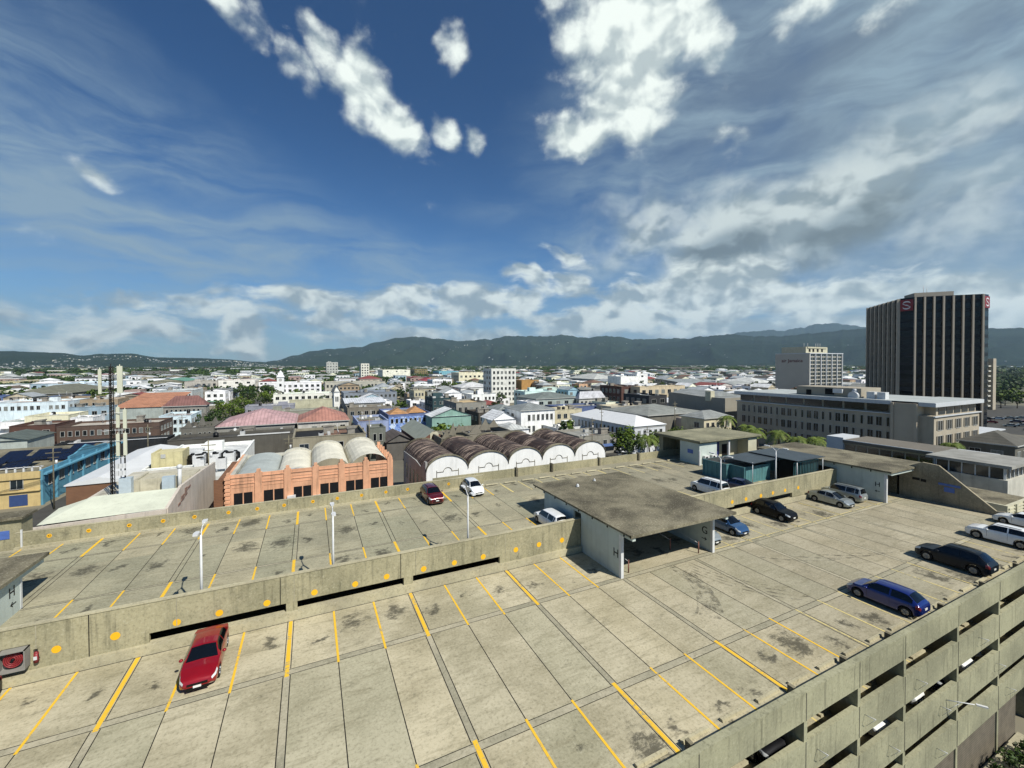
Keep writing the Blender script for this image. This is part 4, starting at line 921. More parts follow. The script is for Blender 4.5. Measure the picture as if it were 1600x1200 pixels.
('building', 'cream building with tall stepped blocks right of the tree mass, right of centre', 274.4, 298.8, 322.9, 342.9, 16, 'flat', '#c6c8bf', '#c0c2ba', (0, 0), 0, (970, 1000, 588)),
('building', 'white block with a dark slot on the skyline right of centre', 305.3, 320.1, 334.7, 354.7, 18, 'flat', '#c4c6c2', '#b4b7b2', (1, 1), 0, (995, 1012, 584)),
('hall', 'large hall with a shallow white dome roof right of centre', 309.7, 348.8, 413.4, 472.4, 10, 'hip', '#9a9c92', '#b7bab2', (8, 1), 6, (928, 968, 592)),
('hall', 'hall with a bright white pyramidal roof left of the lettered office block', 399.3, 431.6, 270.5, 310.5, 9, 'hip', '#a8aaa2', '#c3c6c0', (0, 0), 5, (1180, 1212, 598)),
('building', 'low green grey hip roofed building with a turquoise wing, right of centre', 116.0, 145.2, 207.2, 232.6, 8.5, 'hip', '#8d9a94', '#6f7a74', (5, 1), 3, (838, 905, 622)),
('building', 'white tent like roofed building with a red lean-to, right of centre', 142.4, 160.9, 203.2, 206.4, 8, 'hip', '#a9a9a0', '#b9bbc0', (6, 1), 4, (905, 945, 622)),
('building', 'pale green low roof building behind the blue roofed building', 143.2, 166.6, 249.8, 265.8, 9, 'hip', '#a8bdb0', '#a9c4b4', (4, 1), 3, (845, 890, 612)),
('building', 'grey framed two storey building with deep window bays right of centre', 163.2, 187.6, 219.0, 234.0, 11, 'flat', '#6d6c66', '#8a8b86', (9, 1), 0, (925, 972, 610)),
('building', 'grey white flat building with a curved corner in the centre', 67.0, 76.0, 258.6, 276.6, 11, 'flat', '#8c9086', '#9a9c94', (4, 1), 0, (668, 690, 612)),
('building', 'cream stepped gable building behind the dark round tree, left one', 58.9, 65.7, 259.9, 273.9, 12, 'flat', '#b5ad86', '#a8a184', (3, 1), 0, (647, 664, 610)),
('building', 'white long low building with arched windows above the yellow roof', 88.1, 103.9, 236.4, 250.4, 10, 'flat', '#c2c4be', '#a9aaa2', (6, 1), 0, (737, 775, 616)),
('shed', 'white curved roof shed below the large cream office', 112.7, 141.3, 329.2, 355.2, 9, 'hip', '#b9bbb6', '#c6c8c6', (3, 1), 4, (720, 770, 605)),
('building', 'small salmon pink block on the right of centre', 221.2, 230.4, 316.8, 328.8, 10, 'flat', '#c89a6c', '#b58a64', (2, 1), 0, (905, 918, 600)),
('building', 'light blue gabled building right of the aqua building', 155.6, 164.3, 234.8, 249.0, 11, 'gable', '#86b2c2', '#9ba8ac', (2, 1), 2, (888, 905, 609)),
('stadium', 'round grey stadium bowl with masts on the right of centre skyline', 1135.2, 1287.3, 1079.5, 1326.3, 16, 'flat', '#6a6660', '#76726a', (14, 2), 0, (1048, 1096, 574)),
('building', 'long pale low building right of the stadium', 950.1, 1002.5, 800.5, 869.2, 10, 'flat', '#a9a592', '#9d9a88', (5, 1), 0, (1094, 1115, 579)),
('building', 'long grey roofed warehouse right of the brown office', 336.8, 381.0, 301.2, 331.2, 9, 'shed', '#8d8f88', '#8b9494', (4, 1), 3, (1070, 1118, 598)),
('building', 'low white and red sheds behind the blank wall', 304.0, 329.3, 240.1, 266.1, 9, 'gable', '#b0a8a0', '#8a4038', (3, 1), 3, (1118, 1150, 604)),
('building', 'pale warehouse roofs left of the lettered office block', 342.0, 391.5, 249.4, 289.4, 8.5, 'hip', '#8f928a', '#9aa09c', (0, 0), 3, (1150, 1205, 602)),
]
G1 = glassmat('window_glass_dark', '#0d1114', .15); G2 = glassmat('window_glass_blue', '#1c262c', .12); G3 = mat('window_shutter', '#6f736c', .6, .1, 3)
M_FRAME = mat('window_frame', '#a9aaa2', .6, .1, 3)
def brt(c):
    v = [int(c[i:i + 2], 16) for i in (1, 3, 5)]; k = 1.2 if sum(v) > 520 else 1.08 if sum(v) > 440 else 1.0
    return '#%02x%02x%02x' % tuple(min(236, int(x * k)) for x in v)
def wallmat(c): return mat('wall_' + c[1:], brt(c), .85, .16, .35, dirt=.22, streak=.28)
def roofmat(c, corr=None): return mat('roof_' + c[1:] + ('c' + str(corr) if corr is not None else ''), c, .75, .24, .35, dirt=.3, streak=0, stripes=(corr, 1.1, .22) if corr is not None else None)
WC = {}
def win_mesh(w, h, k=0):
    key = (round(w, 1), round(h, 1), k)
    if key not in WC:
        w, h = key[0], key[1]; p = MB()
        p.box(-w / 2, w / 2, -.03, .0, 0, h, 0, 'n')
        b_ = min(.09, w * .12); e = .09
        p.box(-w / 2 - b_, w / 2 + b_, -.08, 0, h, h + b_, 1, 'n'); p.box(-w / 2 - b_ * 1.6, w / 2 + b_ * 1.6, -.14, 0, -b_, 0, 1, 'n')
        p.box(-w / 2 - b_, -w / 2, -.08, 0, 0, h, 1, 'n'); p.box(w / 2, w / 2 + b_, -.08, 0, 0, h, 1, 'n')
        if w > .9: p.box(-.03, .03, -.06, -.03, 0, h, 1, 'n')
        WC[key] = p.mesh('window', [(G1, G2, G3)[k], M_FRAME])
    return WC[key]
rw = random.Random(3)
def windows(parent, face, a0, a1, fix, nx, nf, z0, z1, wr=.5, hr=.5, name='window', skip=0.0):
    """nx x nf windows on a wall: face 's' (y = fix), 'w' or 'e' (x = fix); coordinates local to parent"""
    pit = (a1 - a0) / nx; fh = (z1 - z0) / nf
    w = max(.4, min(2.6, pit * wr)); h = max(.6, min(2.4, fh * hr))
    for j in range(nf):
        for i in range(nx):
            if rw.random() < skip: continue
            a = a0 + (i + .5) * pit; z = z0 + j * fh + (fh - h) * .5
            me = win_mesh(w, h, rw.choice((0, 0, 0, 1, 2)))
            if face == 's': link(name, me, parent, (a, fix - .002, z))
            elif face == 'w': link(name, me, parent, (fix - .002, a, z), -pi / 2)
            else: link(name, me, parent, (fix + .002, a, z), pi / 2)
def unit_mesh():
    p = MB(); p.box(-.8, .8, -.6, .6, 0, 1.0); p.tube((0, 0, 1.0), (0, 0, 1.08), .4, n=10, mi=1); return p.mesh('rooftop_unit', [mat('unit_metal', '#a9aba8', .5, .15, 2, streak=.2), M_DARK])
UNIT = unit_mesh()
def _t():
    p = MB(); p.tube((0, 0, .3), (0, 0, 1.6), .65, n=12); p.tube((0, 0, 1.6), (0, 0, 1.85), .65, .25, n=12)
    for q in (-.4, .4):
        for e in (-.4, .4): p.tube((q, e, 0), (q, e, .3), .05, n=4)
    return p.mesh('water_tank', M_TRIM)
def _s():
    p = MB(); p.box(-1.3, 1.3, -.9, .9, 0, 1.9); p.prism([(-1.1, 1.9), (1.1, 1.9), (1.1, 2.05), (-1.1, 2.3)], 'x', -1.5, 1.5); return p.mesh('roof_shed', mat('shed_metal', '#8d8779', .8, .3, 1, dirt=.4))
def _a():
    p = MB(); p.tube((0, 0, 0), (0, 0, 3.4), .04, n=5); p.tube((-.6, 0, 3.0), (.6, 0, 3.0), .03, n=4); p.tube((-.4, 0, 2.5), (.4, 0, 2.5), .03, n=4); p.tube((0, -.1, 1.2), (0, -.25, 1.25), .4, .45, n=10); return p.mesh('aerial', M_WMETAL)
def _b():
    p = MB()
    for q in range(3): p.box(-.4 + q * .9, .35 + q * .9, -.35, .35, 0, .8 + .1 * q)
    p.tube((-.4, .6, .2), (2.2, .6, .2), .08, n=5); return p.mesh('condenser_row', mat('condenser_metal', '#b9bab6', .5, .15, 2, streak=.2))
UNITS = [('rooftop_unit', UNIT), ('water_tank', _t()), ('roof_shed', _s()), ('aerial', _a()), ('condenser_row', _b()), ('rooftop_unit', UNIT)]
M_PATCH = [mat('roof_patch_dark', '#4d4a42', .9, .3, 1), mat('roof_patch_pale', '#c9cac4', .8, .2, 1, dirt=.3), mat('roof_patch_rust', '#7f5a42', .9, .35, 1, dirt=.3)]
AWN = [mat('awning_' + c[1:], c, .6, .1, 2, dirt=.15) for c in ('#3f5f96', '#c9cac6', '#9a3b34', '#4f7a60', '#b79a4a', '#8f9aa0')]
def roof_into(p, roof, w, d, h, rise, x0=0, y0=0, o=.45):
    """roof surfaces in local coordinates, footprint (0..w, 0..d)"""
    if roof == 'hip':
        k = min(w, d) / 2; e = [(-o, -o, h), (w + o, -o, h), (w + o, d + o, h), (-o, d + o, h)]
        if w >= d: r = [(k, d / 2, h + rise), (w - k + .01, d / 2, h + rise)]; fs = [(0, 1, 5, 4), (1, 2, 5), (2, 3, 4, 5), (3, 0, 4)]
        else: r = [(w / 2, k, h + rise), (w / 2, d - k, h + rise)]; fs = [(0, 1, 4), (1, 2, 5, 4), (2, 3, 5), (3, 0, 4, 5)]
        vs = [(a + x0, b_ + y0, c) for a, b_, c in e + r]; p.add(vs, fs + [(3, 2, 1, 0)])
    elif roof == 'gable':
        vs = [(-o, -o, h), (w + o, -o, h), (w + o, d + o, h), (-o, d + o, h), (w / 2, -o, h + rise), (w / 2, d + o, h + rise)]
        p.add([(a + x0, b_ + y0, c) for a, b_, c in vs], [(1, 2, 5, 4), (3, 0, 4, 5), (0, 3, 2, 1)])
    elif roof == 'shed':
        vs = [(-o, -o, h), (w + o, -o, h), (w + o, d + o, h + rise), (-o, d + o, h + rise), (-o, -o, h - .2), (w + o, -o, h - .2), (w + o, d + o, h + rise - .2), (-o, d + o, h + rise - .2)]
        p.add([(a + x0, b_ + y0, c) for a, b_, c in vs], [(0, 1, 2, 3), (4, 7, 6, 5), (0, 4, 5, 1), (1, 5, 6, 2), (3, 2, 6, 7), (0, 3, 7, 4)])
def nx_awn(win, h): return win[0] > 0 and h < 12
def building(label, cat, x0, x1, y0, y1, h, roof, wc, rc, win=(0, 0), rise=0, name=None, group=None, units=None, far=False):
    w, d = x1 - x0, y1 - y0
    b_ = thing(name or cat.replace(' ', '_'), label, cat, (x0, y0, 0), 0, group)
    wm, rm = wallmat(wc), roofmat(rc, 0 if roof in ('hip', 'gable', 'shed') else None)
    p = MB()
    if roof in ('flat', 'ruin'):
        T = .3; ph = .7 if roof == 'flat' else 1.6
        p.box(0, w, 0, T, 0, h); p.box(0, w, d - T, d, 0, h); p.box(0, T, T, d - T, 0, h); p.box(w - T, w, T, d - T, 0, h)
        build(p, 'wall', wm, b_)
        p = MB(); p.box(T, w - T, T, d - T, h - ph - .2, h - ph)
        rf = build(p, 'roof', rm, b_)
        if not far:
            p = MB(); p.box(-.08, w + .08, -.1, .32, h, h + .14); p.box(-.08, .32, .32, d + .05, h, h + .14); p.box(w - .32, w + .08, .32, d + .05, h, h + .14)
            build(p, 'coping', wm, b_)
        n = (rw.randint(2, 5) if d > 8 else 1) if units is None else units
        for i in range(n):
            if w < 5 or d < 5: break
            link(*rw.choice(UNITS), b_, (rw.uniform(1.5, w - 1.5), rw.uniform(1.5, d - 1.5), h - ph), rw.choice((0, pi / 2)))
        if roof == 'flat' and not far and w > 12 and d > 9 and rw.random() < .6:
            a = rw.uniform(2, w - 7); q = rw.uniform(2, max(2.1, d - 6)); p = MB(); p.box(a, a + rw.uniform(3, 5), q, q + 3, h - ph, h + rw.uniform(1.0, 2.2)); build(p, 'roof_house', wm, b_)
        if roof == 'ruin':
            for k in range(3):
                p = MB(); s = w / 3 * k + .4; p.prism([(s, h), (s + w / 3 - .6, h), (s + w / 6, h + 2.4 + k % 2)], 'y', d * .25 * (k + .3), d * .25 * (k + .3) + .3); build(p, 'broken_gable', wm, b_)
    else:
        p.box(0, w, 0, d, 0, h)
        if roof == 'gable': p.prism([(0, h), (w, h), (w / 2, h + rise - .05)], 'y', .0, .2)
        if roof == 'shed': p.prism([(0, h), (d, h), (d, h + rise - .25)], 'x', 0, .25)
        build(p, 'wall', wm, b_); p = MB(); roof_into(p, roof, w, d, h, rise); build(p, 'roof', rm, b_)
        if roof == 'hip' and not far:
            p = MB(); p.box(-.5, w + .5, -.55, -.45, h - .25, h + .02); p.box(-.55, -.45, -.45, d + .5, h - .25, h + .02); build(p, 'eaves', M_FRAME, b_)
    if w > 6 and d > 6:
        p = MB(); zz = h - .69 if roof in ('flat',) else None
        if zz:
            for q in range(2):
                a, e = rw.uniform(.5, w * .6), rw.uniform(.5, d * .5); p.box(a, min(w - .4, a + rw.uniform(2, w * .5)), e, min(d - .4, e + rw.uniform(2, d * .5)), zz, zz + .02 + .01 * q)
            if units is None or units: build(p, 'roof_patch', rw.choice(M_PATCH), b_)
    if nx_awn(win, h) and rw.random() < .55:
        p = MB(); a = rw.uniform(0, w * .3); e = rw.uniform(w * .6, w); p.prism([(0, 3.1), (-1.5, 2.6), (-1.5, 2.5), (0, 2.95)], 'x', a, e); build(p, 'awning', rw.choice(AWN), b_)
    nx, nf = win
    if nx:
        zt = h - .8; z0 = 1.0 if nf > 1 or h < 6 else max(1, h - 4.2)
        windows(b_, 's', .5, w - .5, 0, nx, nf, z0, zt, skip=.06)
        ns = max(1, min(8, int(d / 4)))
        if x0 > 5: windows(b_, 'w', 1, d - 1, 0, ns, nf, z0, zt, skip=.15)
        elif x1 < -3: windows(b_, 'e', 1, d - 1, w, ns, nf, z0, zt, skip=.15)
    return b_
FOOT = []
for cat, label, x0, x1, y0, y1, h, roof, wc, rc, win, rise, pxs in CITY:
    bo = building(label, cat, x0, x1, y0, y1, h, roof, wc, rc, win, rise)
    if 'murals' in label: MUR = bo, x1 - x0, y1 - y0, h
    FOOT.append((x0, x1, y0, y1))

M_MUR, t, b = new_mat('blue_mural_paint'); b.inputs['Roughness'].default_value = .8
pos = t.new('ShaderNodeNewGeometry').outputs['Position']
k1 = t.ss(t.noise(t.mapping(pos, (1, 1, 1.3)), .9, 5, .6, 1.5), .47, .53); k2 = t.ss(t.noise(t.mapping(pos, (1, 1, 1), (0, 0, 0), (9, 4, 2)), .6, 5, .6, 1.2), .52, .58)
t.put(b.inputs['Base Color'], t.mix(k2, t.mix(k1, hexl('#4a66a8'), hexl('#7d9ccf')), hexl('#b9c9dc')))
bo, w_, d_, h_ = MUR
p = MB(); p.box(.2, w_ - .2, -.03, 0, .3, h_ - .9); build(p, 'mural', M_MUR, bo)
for x_, y_, s_ in ((.6, 2, 8.2), (9.0, 6, 7.6)):
    p = MB(); roof_into(p, 'hip', s_, s_ + 2, h_ - .2, 2.4, x_, y_, .1); build(p, 'hip_roof', roofmat('#b07a35', 1), bo)
# ---- coral building with four vaulted roof bays
CORAL = mat('coral_plaster', '#dc9a66', .85, .16, .5, dirt=.2, streak=.38); M_OFFW = mat('off_white_plaster', '#b9b6a4', .85, .14, .5, dirt=.25, streak=.3)
M_VAULT = mat('vault_roof_render', '#cfcab2', .8, .16, .5, dirt=.3, streak=0); M_PALER = mat('pale_roof_sheet', '#9fa8a2', .7, .1, .5, dirt=.15)
c = thing('coral_building', 'coral orange building with stepped pilasters, dark shuttered doors and pale vaulted roofs', 'building', (-9.6, 70, 0)); FOOT.append((-12, 14, 69, 89))
def pp(mb, name, mats): return build(mb, name, mats, c, (9.6, -70, 0))
p = MB(); p.box(-9.6, 13.3, 70, 70.4, 0, 12.55); p.box(12.9, 13.3, 70.4, 87, 0, 12.0); p.box(-9.6, -9.2, 70.4, 87, 0, 12.3)
p.box(-9.4, 13.1, 69.9, 70, 12.1, 12.25); p.box(-9.4, 13.1, 69.92, 70, 11.2, 11.3)
for x, w, z in [(-9.3, .3, 12.9), (-5.6, .45, 13.1), (-1.9, .45, 13.2), (1.85, .45, 13.2), (5.5, .45, 13.35), (9.1, .45, 13.3), (12.8, .4, 13.5)]:
    p.prism([(x - w, 0), (x + w, 0), (x + w, z - .5), (x + w * .55, z - .4), (x + w * .5, z), (x - w * .5, z), (x - w * .55, z - .4), (x - w, z - .5)], 'y', 69.85, 70.5)
for k in range(6): p.box(12.85, 13.4, 71.5 + k * 2.6, 71.9 + k * 2.6, 12.0, 12.9 + .15 * (k % 2))
for k in range(22): p.box(-9.72 if k % 2 else -9.66, -9.0, 69.78, 69.98, .4 + k * .55, .72 + k * .55)
pp(p, 'wall', CORAL)
p = MB()
for x in (-7.5, -3.7, 0, 3.7, 7.3, 11): p.box(x - 1.25, x + 1.25, 69.96, 70, 10.7, 10.8); p.box(x - 1.25, x + 1.25, 69.96, 70, 11.6, 11.68)
pp(p, 'moulding', CORAL)
def vault(x0, x1, rise, y0, y1, z): 
    n = 12; pts = []
    for i in range(n + 1): a = pi * i / n; pts.append(((x0 + x1) / 2 - cos(a) * (x1 - x0) / 2, z + rise * sin(a)))
    return pts
for x0, x1, r in ((-3.3, 1.2, 1.1), (1.3, 6.8, 2.0), (6.9, 12.7, 2.2)):
    pts = vault(x0, x1, r, 0, 0, 11.6); p = MB()
    for (a, za), (b_, zb) in zip(pts, pts[1:]): p.add([(a, 70.5, za), (b_, 70.5, zb), (b_, 85.5, zb), (a, 85.5, za)], [(0, 1, 2, 3)], 0, True)
    pp(p, 'vaulted_roof', M_VAULT)
    p = MB(); 
    for (a, za), (b_, zb) in zip(pts, pts[1:]): p.add([(a, 85.4, za + .3), (b_, 85.4, zb + .3), (b_, 86, zb + .3), (a, 86, za + .3), (a, 85.4, za - .3), (b_, 85.4, zb - .3)], [(0, 1, 2, 3), (4, 5, 1, 0)])
    pp(p, 'parapet_edge', M_OFFW)
pts = vault(-8.8, -3.4, 1.0, 0, 0, 11.5); p = MB()
for (a, za), (b_, zb) in zip(pts, pts[1:]): p.add([(a, 70.4, za), (b_, 70.4, zb), (b_, 86, zb), (a, 86, za)], [(0, 1, 2, 3)], 0, True)
pp(p, 'vaulted_roof', M_PALER)
p = MB(); p.box(-9.2, -8.7, 70.4, 86.4, 11.8, 12.35); p.box(-8.7, 1.3, 85.5, 86, 11.8, 12.3); pp(p, 'parapet_edge', M_OFFW)
M_DOOR = mat('black_shutter', '#15171a', .5, .1, 2, stripes=(2, .35, .4))
for a, b_ in ((-8.6, -6.35), (-4.95, -2.45), (-1.1, 1.25), (2.5, 5.0), (6.15, 8.75), (9.85, 12.5)):
    m_ = (a + b_) / 2
    for u, v in ((a, m_ - .08), (m_ + .08, b_)): p = MB(); p.box(u, v, 69.96, 70.0, 6.0, 9.95); pp(p, 'shutter', M_DOOR)
for x, z in ((2.0, 7.2), (-1.4, 7.6)):
    p = MB(); p.box(x - .55, x + .55, 69.3, 69.96, z, z + 1.2); disc(p, x, 69.3, z + .6, .35); pp(p, 'condenser', M_WMETAL)
p = MB(); p.box(-.9, .2, 69.8, 69.96, 6.4, 8.0); pp(p, 'red_cabinet', M_RED)
p = MB(); p.box(-11.0, -9.75, 70.3, 70.6, 0, 12.0); p.box(-11, -9.8, 70.6, 86, 0, 11.4); pp(p, 'side_wall', mat('brown_render', '#7a4f2c', .85, .2, 1, stripes=(2, .22, .25)))

# ---- white warehouse with five rusty barrel roofs
M_RUSTR, t, b = new_mat('rusty_barrel_roof')
pos = t.new('ShaderNodeNewGeometry').outputs['Position']; b.inputs['Roughness'].default_value = .85
k1 = t.ss(t.noise(t.mapping(pos, (.2, 2.2, .3)), 1.0, 7, .75), .5, .58); k2 = t.ss(t.noise(pos, .13, 3, .6), .36, .5)
t.put(b.inputs['Base Color'], t.mix(t.m('MULTIPLY', k1, k2), t.mix(t.ss(t.noise(pos, 1.5, 5, .6), .3, .7), hexl('#1f1815'), hexl('#37241d')), hexl('#a3907f')))
M_WPL = mat('white_limewash', '#e0e2de', .85, .06, .5, dirt=.06, streak=.14)
wh = thing('arched_warehouse', 'white warehouse with five arched gables and rusty brown barrel roofs behind the parapet', 'warehouse', (19.3, 72, 0)); FOOT.append((18, 60, 70, 96))
def pp(mb, name, mats): return build(mb, name, mats, wh, (-19.3, -72, 0))
bx = [19.3, 27.0, 35.1, 42.5, 50.2, 58.0]
for i in range(5):
    a, b_ = bx[i], bx[i + 1]; pts = vault(a, b_, 2.75, 0, 0, 9.0)
    p = MB(); p.prism([(a, 0), (b_, 0)] + [(x, z + .25) for x, z in pts[::-1]], 'y', 72, 72.4); pp(p, 'arched_gable', M_WPL)
    p = MB()
    for (u, za), (v, zb) in zip(pts, pts[1:]): p.add([(u, 72.4, za), (v, 72.4, zb), (v, 91.5, zb), (u, 91.5, za)], [(0, 1, 2, 3)], 0, True)
    pp(p, 'barrel_roof', M_RUSTR)
    p = MB(); p.prism([(a, 0), (b_, 0)] + [(x, z + .25) for x, z in pts[::-1]], 'y', 91.5, 91.8); pp(p, 'rear_gable', M_ROOFC)
    p = MB(); hood = vault(a - .05, b_ + .05, 2.8, 0, 0, 9.2)
    for (u, za), (v, zb) in zip(hood, hood[1:]): p.add([(u, 71.8, za + .1), (v, 71.8, zb + .1), (v, 72.5, zb + .1), (u, 72.5, za + .1), (u, 71.8, za - .08), (v, 71.8, zb - .08)], [(0, 1, 2, 3), (4, 5, 1, 0)])
    pp(p, 'gable_coping', M_ROOFC)
    m_ = (a + b_) / 2; p = MB()                     # raised moulding over the doors
    for u, v in ((m_ - 2, m_ - .8), (m_ + .8, m_ + 2)): p.box(u, v, 71.93, 72, 9.05, 9.13)
    p.box(m_ - 2.04, m_ - 1.96, 71.93, 72, 8.2, 9.4); p.box(m_ + 1.96, m_ + 2.04, 71.93, 72, 8.2, 9.4)
    for q in range(8):
        a0, a1 = pi * q / 8, pi * (q + 1) / 8; p.tube((m_ - .8 * cos(a0), 71.95, 9.05 + .75 * sin(a0)), (m_ - .8 * cos(a1), 71.95, 9.05 + .75 * sin(a1)), .045, n=4, caps=False)
    pp(p, 'moulding', M_ROOFC)
    for u in (m_ - 2.4, m_, m_ + 2.4): p = MB(); p.box(u - .8, u + .8, 71.96, 72, 5.6, 7.2 if u != m_ else 6.8); pp(p, 'opening', G1)
p = MB(); p.box(19.3, 19.6, 72.4, 91.5, 0, 9.1); n = 12
p.prism([(72.4, 9.1), (91.5, 9.1), (91.5, 9.5), (80, 9.8), (76, 9.5), (74.5, 10.1), (73.5, 10.9), (72.4, 11)], 'x', 19.25, 19.6); pp(p, 'side_wall', mat('pink_grey_plaster', '#a4a4a0', .85, .15, .5, streak=.3, dirt=.2))
for k in range(5): p = MB(); p.box(19.26, 19.3, 75 + k * 3.2, 76 + k * 3.2, 4.5, 7.5); pp(p, 'opening', G1)
for x, z in ((28.4, 6.9), (31.0, 6.9)): p = MB(); p.box(x - .55, x + .55, 71.9, 71.95, z - 2, z + .6); pp(p, 'door', mat('maroon_door', '#4b1d1b', .6, .1))
wr_ = thing('roof_railing', 'thin grey pipe railing running in front of the arched warehouse gables', 'railing', (18, 66, 0))
p = MB(); p.tube((4, 0, 9.15), (46, 0, 9.4), .09, n=6); build(p, 'rail', M_ROOFC, wr_)
for x in range(6, 46, 8): p = MB(); p.tube((x, 0, 0), (x, 0, 9.3), .06, n=6); build(p, 'post', M_ROOFC, wr_)

# ---- cream building left, with the antenna mast on its roof
M_GREENW = mat('pale_green_roof_coat', '#c3c8ae', .8, .1, .35, dirt=.1, streak=.12); M_PINKW = mat('pinkish_white_wall', '#c4b8a6', .85, .1, .5, dirt=.12, streak=.3)
lb = thing('cream_building', 'cream building with a pale green sloping roof edge and peeling pinkish white flank wall, left', 'building', (-23, 58, 0)); FOOT.append((-30, -11, 57, 79))
def pp(mb, name, mats): return build(mb, name, mats, lb, (23, -58, 0))
p = MB(); p.prism([(-23.9, 0), (-13.2, 0), (-13.2, 12.2), (-23.9, 11.9)], 'y', 58, 58.3); p.box(-23.9, -23.6, 58.3, 77, 0, 11.5)
p.prism([(58.3, 0), (84, 0), (84, 12.0), (76, 12.6), (63.8, 13.3), (58.3, 12.25)], 'x', -13.4, -13.1); pp(p, 'wall', M_PINKW)
p = MB(); p.quad((-23.6, 58.3, 12.05), (-13.4, 58.3, 12.2), (-13.4, 63.3, 13.2), (-21.0, 63.3, 13.2)); p.quad((-23.6, 58.3, 12.05), (-21, 63.3, 13.2), (-21, 63.3, 12.6), (-23.6, 62.5, 12.5)); p.quad((-21, 63.3, 13.2), (-13.4, 63.3, 13.2), (-13.4, 63.5, 11.6), (-21, 63.5, 11.6)); pp(p, 'sloping_roof_edge', M_GREENW)
p = MB(); p.box(-23.6, -13.4, 63.5, 83.8, 11.3, 11.5); pp(p, 'flat_roof', mat('cream_stained_roof', '#b9b39c', .85, .25, .6, dirt=.45))
p = MB(); p.box(-19.6, -13.4, 70.2, 70.5, 11.5, 13.1); p.box(-19.6, -19.3, 70.5, 75, 11.5, 13.1); p.box(-19.3, -13.4, 70.5, 75, 12.7, 12.9); pp(p, 'penthouse', mat('stained_cream', '#b5ae90', .85, .15, .6, dirt=.25, streak=.4))
p = MB(); p.box(-16.4, -15.1, 69.2, 69.9, 11.5, 13.4); pp(p, 'grey_cabinet', mat('pale_blue_cabinet', '#9fb2bb', .5, .1, 2, streak=.15))
p = MB(); p.tube((-14.6, 69.6, 11.5), (-14.6, 69.6, 14.3), .22, n=8); p.ball((-14.6, 69.6, 14.5), .35); pp(p, 'vent', M_WMETAL)
p = MB()
for k in range(7): p.obox((-13.06, 62.6 + k * .5 + (k % 3), 11.4 + k * .18), ((0, 1, 0), (0, 0, 1), (1, 0, 0)), (.5 + .2 * (k % 2), .12, .03))
pp(p, 'peeled_plaster', mat('bare_brick_patch', '#8b6a58', .9, .3, 3))
ms = thing('antenna_mast', 'tall dark lattice mobile phone mast with pale panel antennas on the cream rooftop', 'mast', (-21.3, 69.2, 11.5))
p = MB(); HM = 16.4
for a in (0, 2.09, 4.19):
    p.tube((.22 * cos(a), .22 * sin(a), 0), (.22 * cos(a), .22 * sin(a), HM), .05, n=5)
for k in range(33):
    z = k * .5
    for a in (0, 2.09, 4.19): p.tube((.22 * cos(a), .22 * sin(a), z), (.22 * cos(a + 2.09), .22 * sin(a + 2.09), z + .5), .025, n=4, caps=False)
build(p, 'lattice', M_JOINT, ms)
p = MB(); p.tube((0, 0, 0), (0, 0, HM + .4), .06, n=6); build(p, 'core_pole', M_JOINT, ms)
M_ANT = mat('antenna_panel', '#c2c4a6', .5, .05)
for x, y, z, h in ((.95, -.3, 13.1, 3.4), (-1.15, .3, 13.0, 3.1), (1.35, -.2, 8.6, 2.4), (1.35, -.2, 5.2, 2.8), (.55, .2, 8.7, 2.6), (.55, .1, 5.1, 2.8)):
    an = MB(); r = .26 if x == .95 else .15 if x < 0 else .17; an.box(x - r, x + r, y - .1, y + .1, z, z + h); an.tube((x, y, z - .3), (x, y, z + h + .2), .04, n=5); build(an, 'panel_antenna', M_ANT, ms)
p = MB()
for z in (4.9, 7.0, 8.4, 10.6, 12.6, 13.2, 15.4): p.tube((-1.2, .3, z), (1.4, -.2, z), .035, n=4); p.tube((-.6, -.8, z), (.6, .9, z), .03, n=4)
build(p, 'cross_arm', M_WMETAL, ms)
p = MB(); p.tube((1.2, .1, 0), (1.2, .1, 10.5), .09, n=6); p.tube((.8, .1, 0), (.8, .1, 9), .05, n=5); build(p, 'second_pole', M_JOINT, ms)
p = MB(); p.box(.7, 1.9, -.4, .5, 0, 2.3); build(p, 'cabinet', mat('pale_blue_cabinet2', '#a5b6bd', .5, .1, 2), ms)
p = MB()
for k in range(6): p.box(.5 + .35 * (k % 3), .75 + .35 * (k % 3), -.6, -.4, 2.7 + (k // 3) * .9, 3.3 + (k // 3) * .9)
build(p, 'radio_unit', M_WMETAL, ms)

# ---- brown walled block with a long white roof, and the yellow and blue corner building
wb = thing('building', 'block with a bare brown front wall and long bright white roof left of the mast', 'building', (-36.4, 96.9, 0)); FOOT.append((-37, -26, 95, 136))
def pp(mb, name, mats): return build(mb, name, mats, wb, (36.4, -96.9, 0))
p = MB(); p.box(-36.4, -28.2, 96.9, 97.2, 0, 7.5); p.box(-28.5, -28.2, 97.2, 130, 0, 7.5); p.box(-36.4, -36.1, 97.2, 130, 0, 7.5); pp(p, 'wall', mat('bare_brown_render', '#7b5230', .85, .15, .6, stripes=(2, .25, .2)))
p = MB(); p.prism([(-36.6, 7.5), (-28.0, 7.5), (-28.0, 7.7), (-32.2, 8.6), (-36.6, 7.7)], 'y', 96.7, 130.5); pp(p, 'roof', mat('bright_white_roof', '#c9cccb', .6, .06, .4, dirt=.08))
yb = thing('corner_building', 'two storey corner building, front painted yellow and street flank painted bright turquoise blue', 'building', (-54, 116.5, 0)); FOOT.append((-75, -47, 116, 158))
def pp(mb, name, mats): return build(mb, name, mats, yb, (54, -116.5, 0))
M_YW = mat('yellow_facade', '#c2a658', .8, .1, .6, streak=.25); M_BLUEW = mat('turquoise_facade', '#3f93b0', .8, .12, .5, streak=.25, dirt=.12)
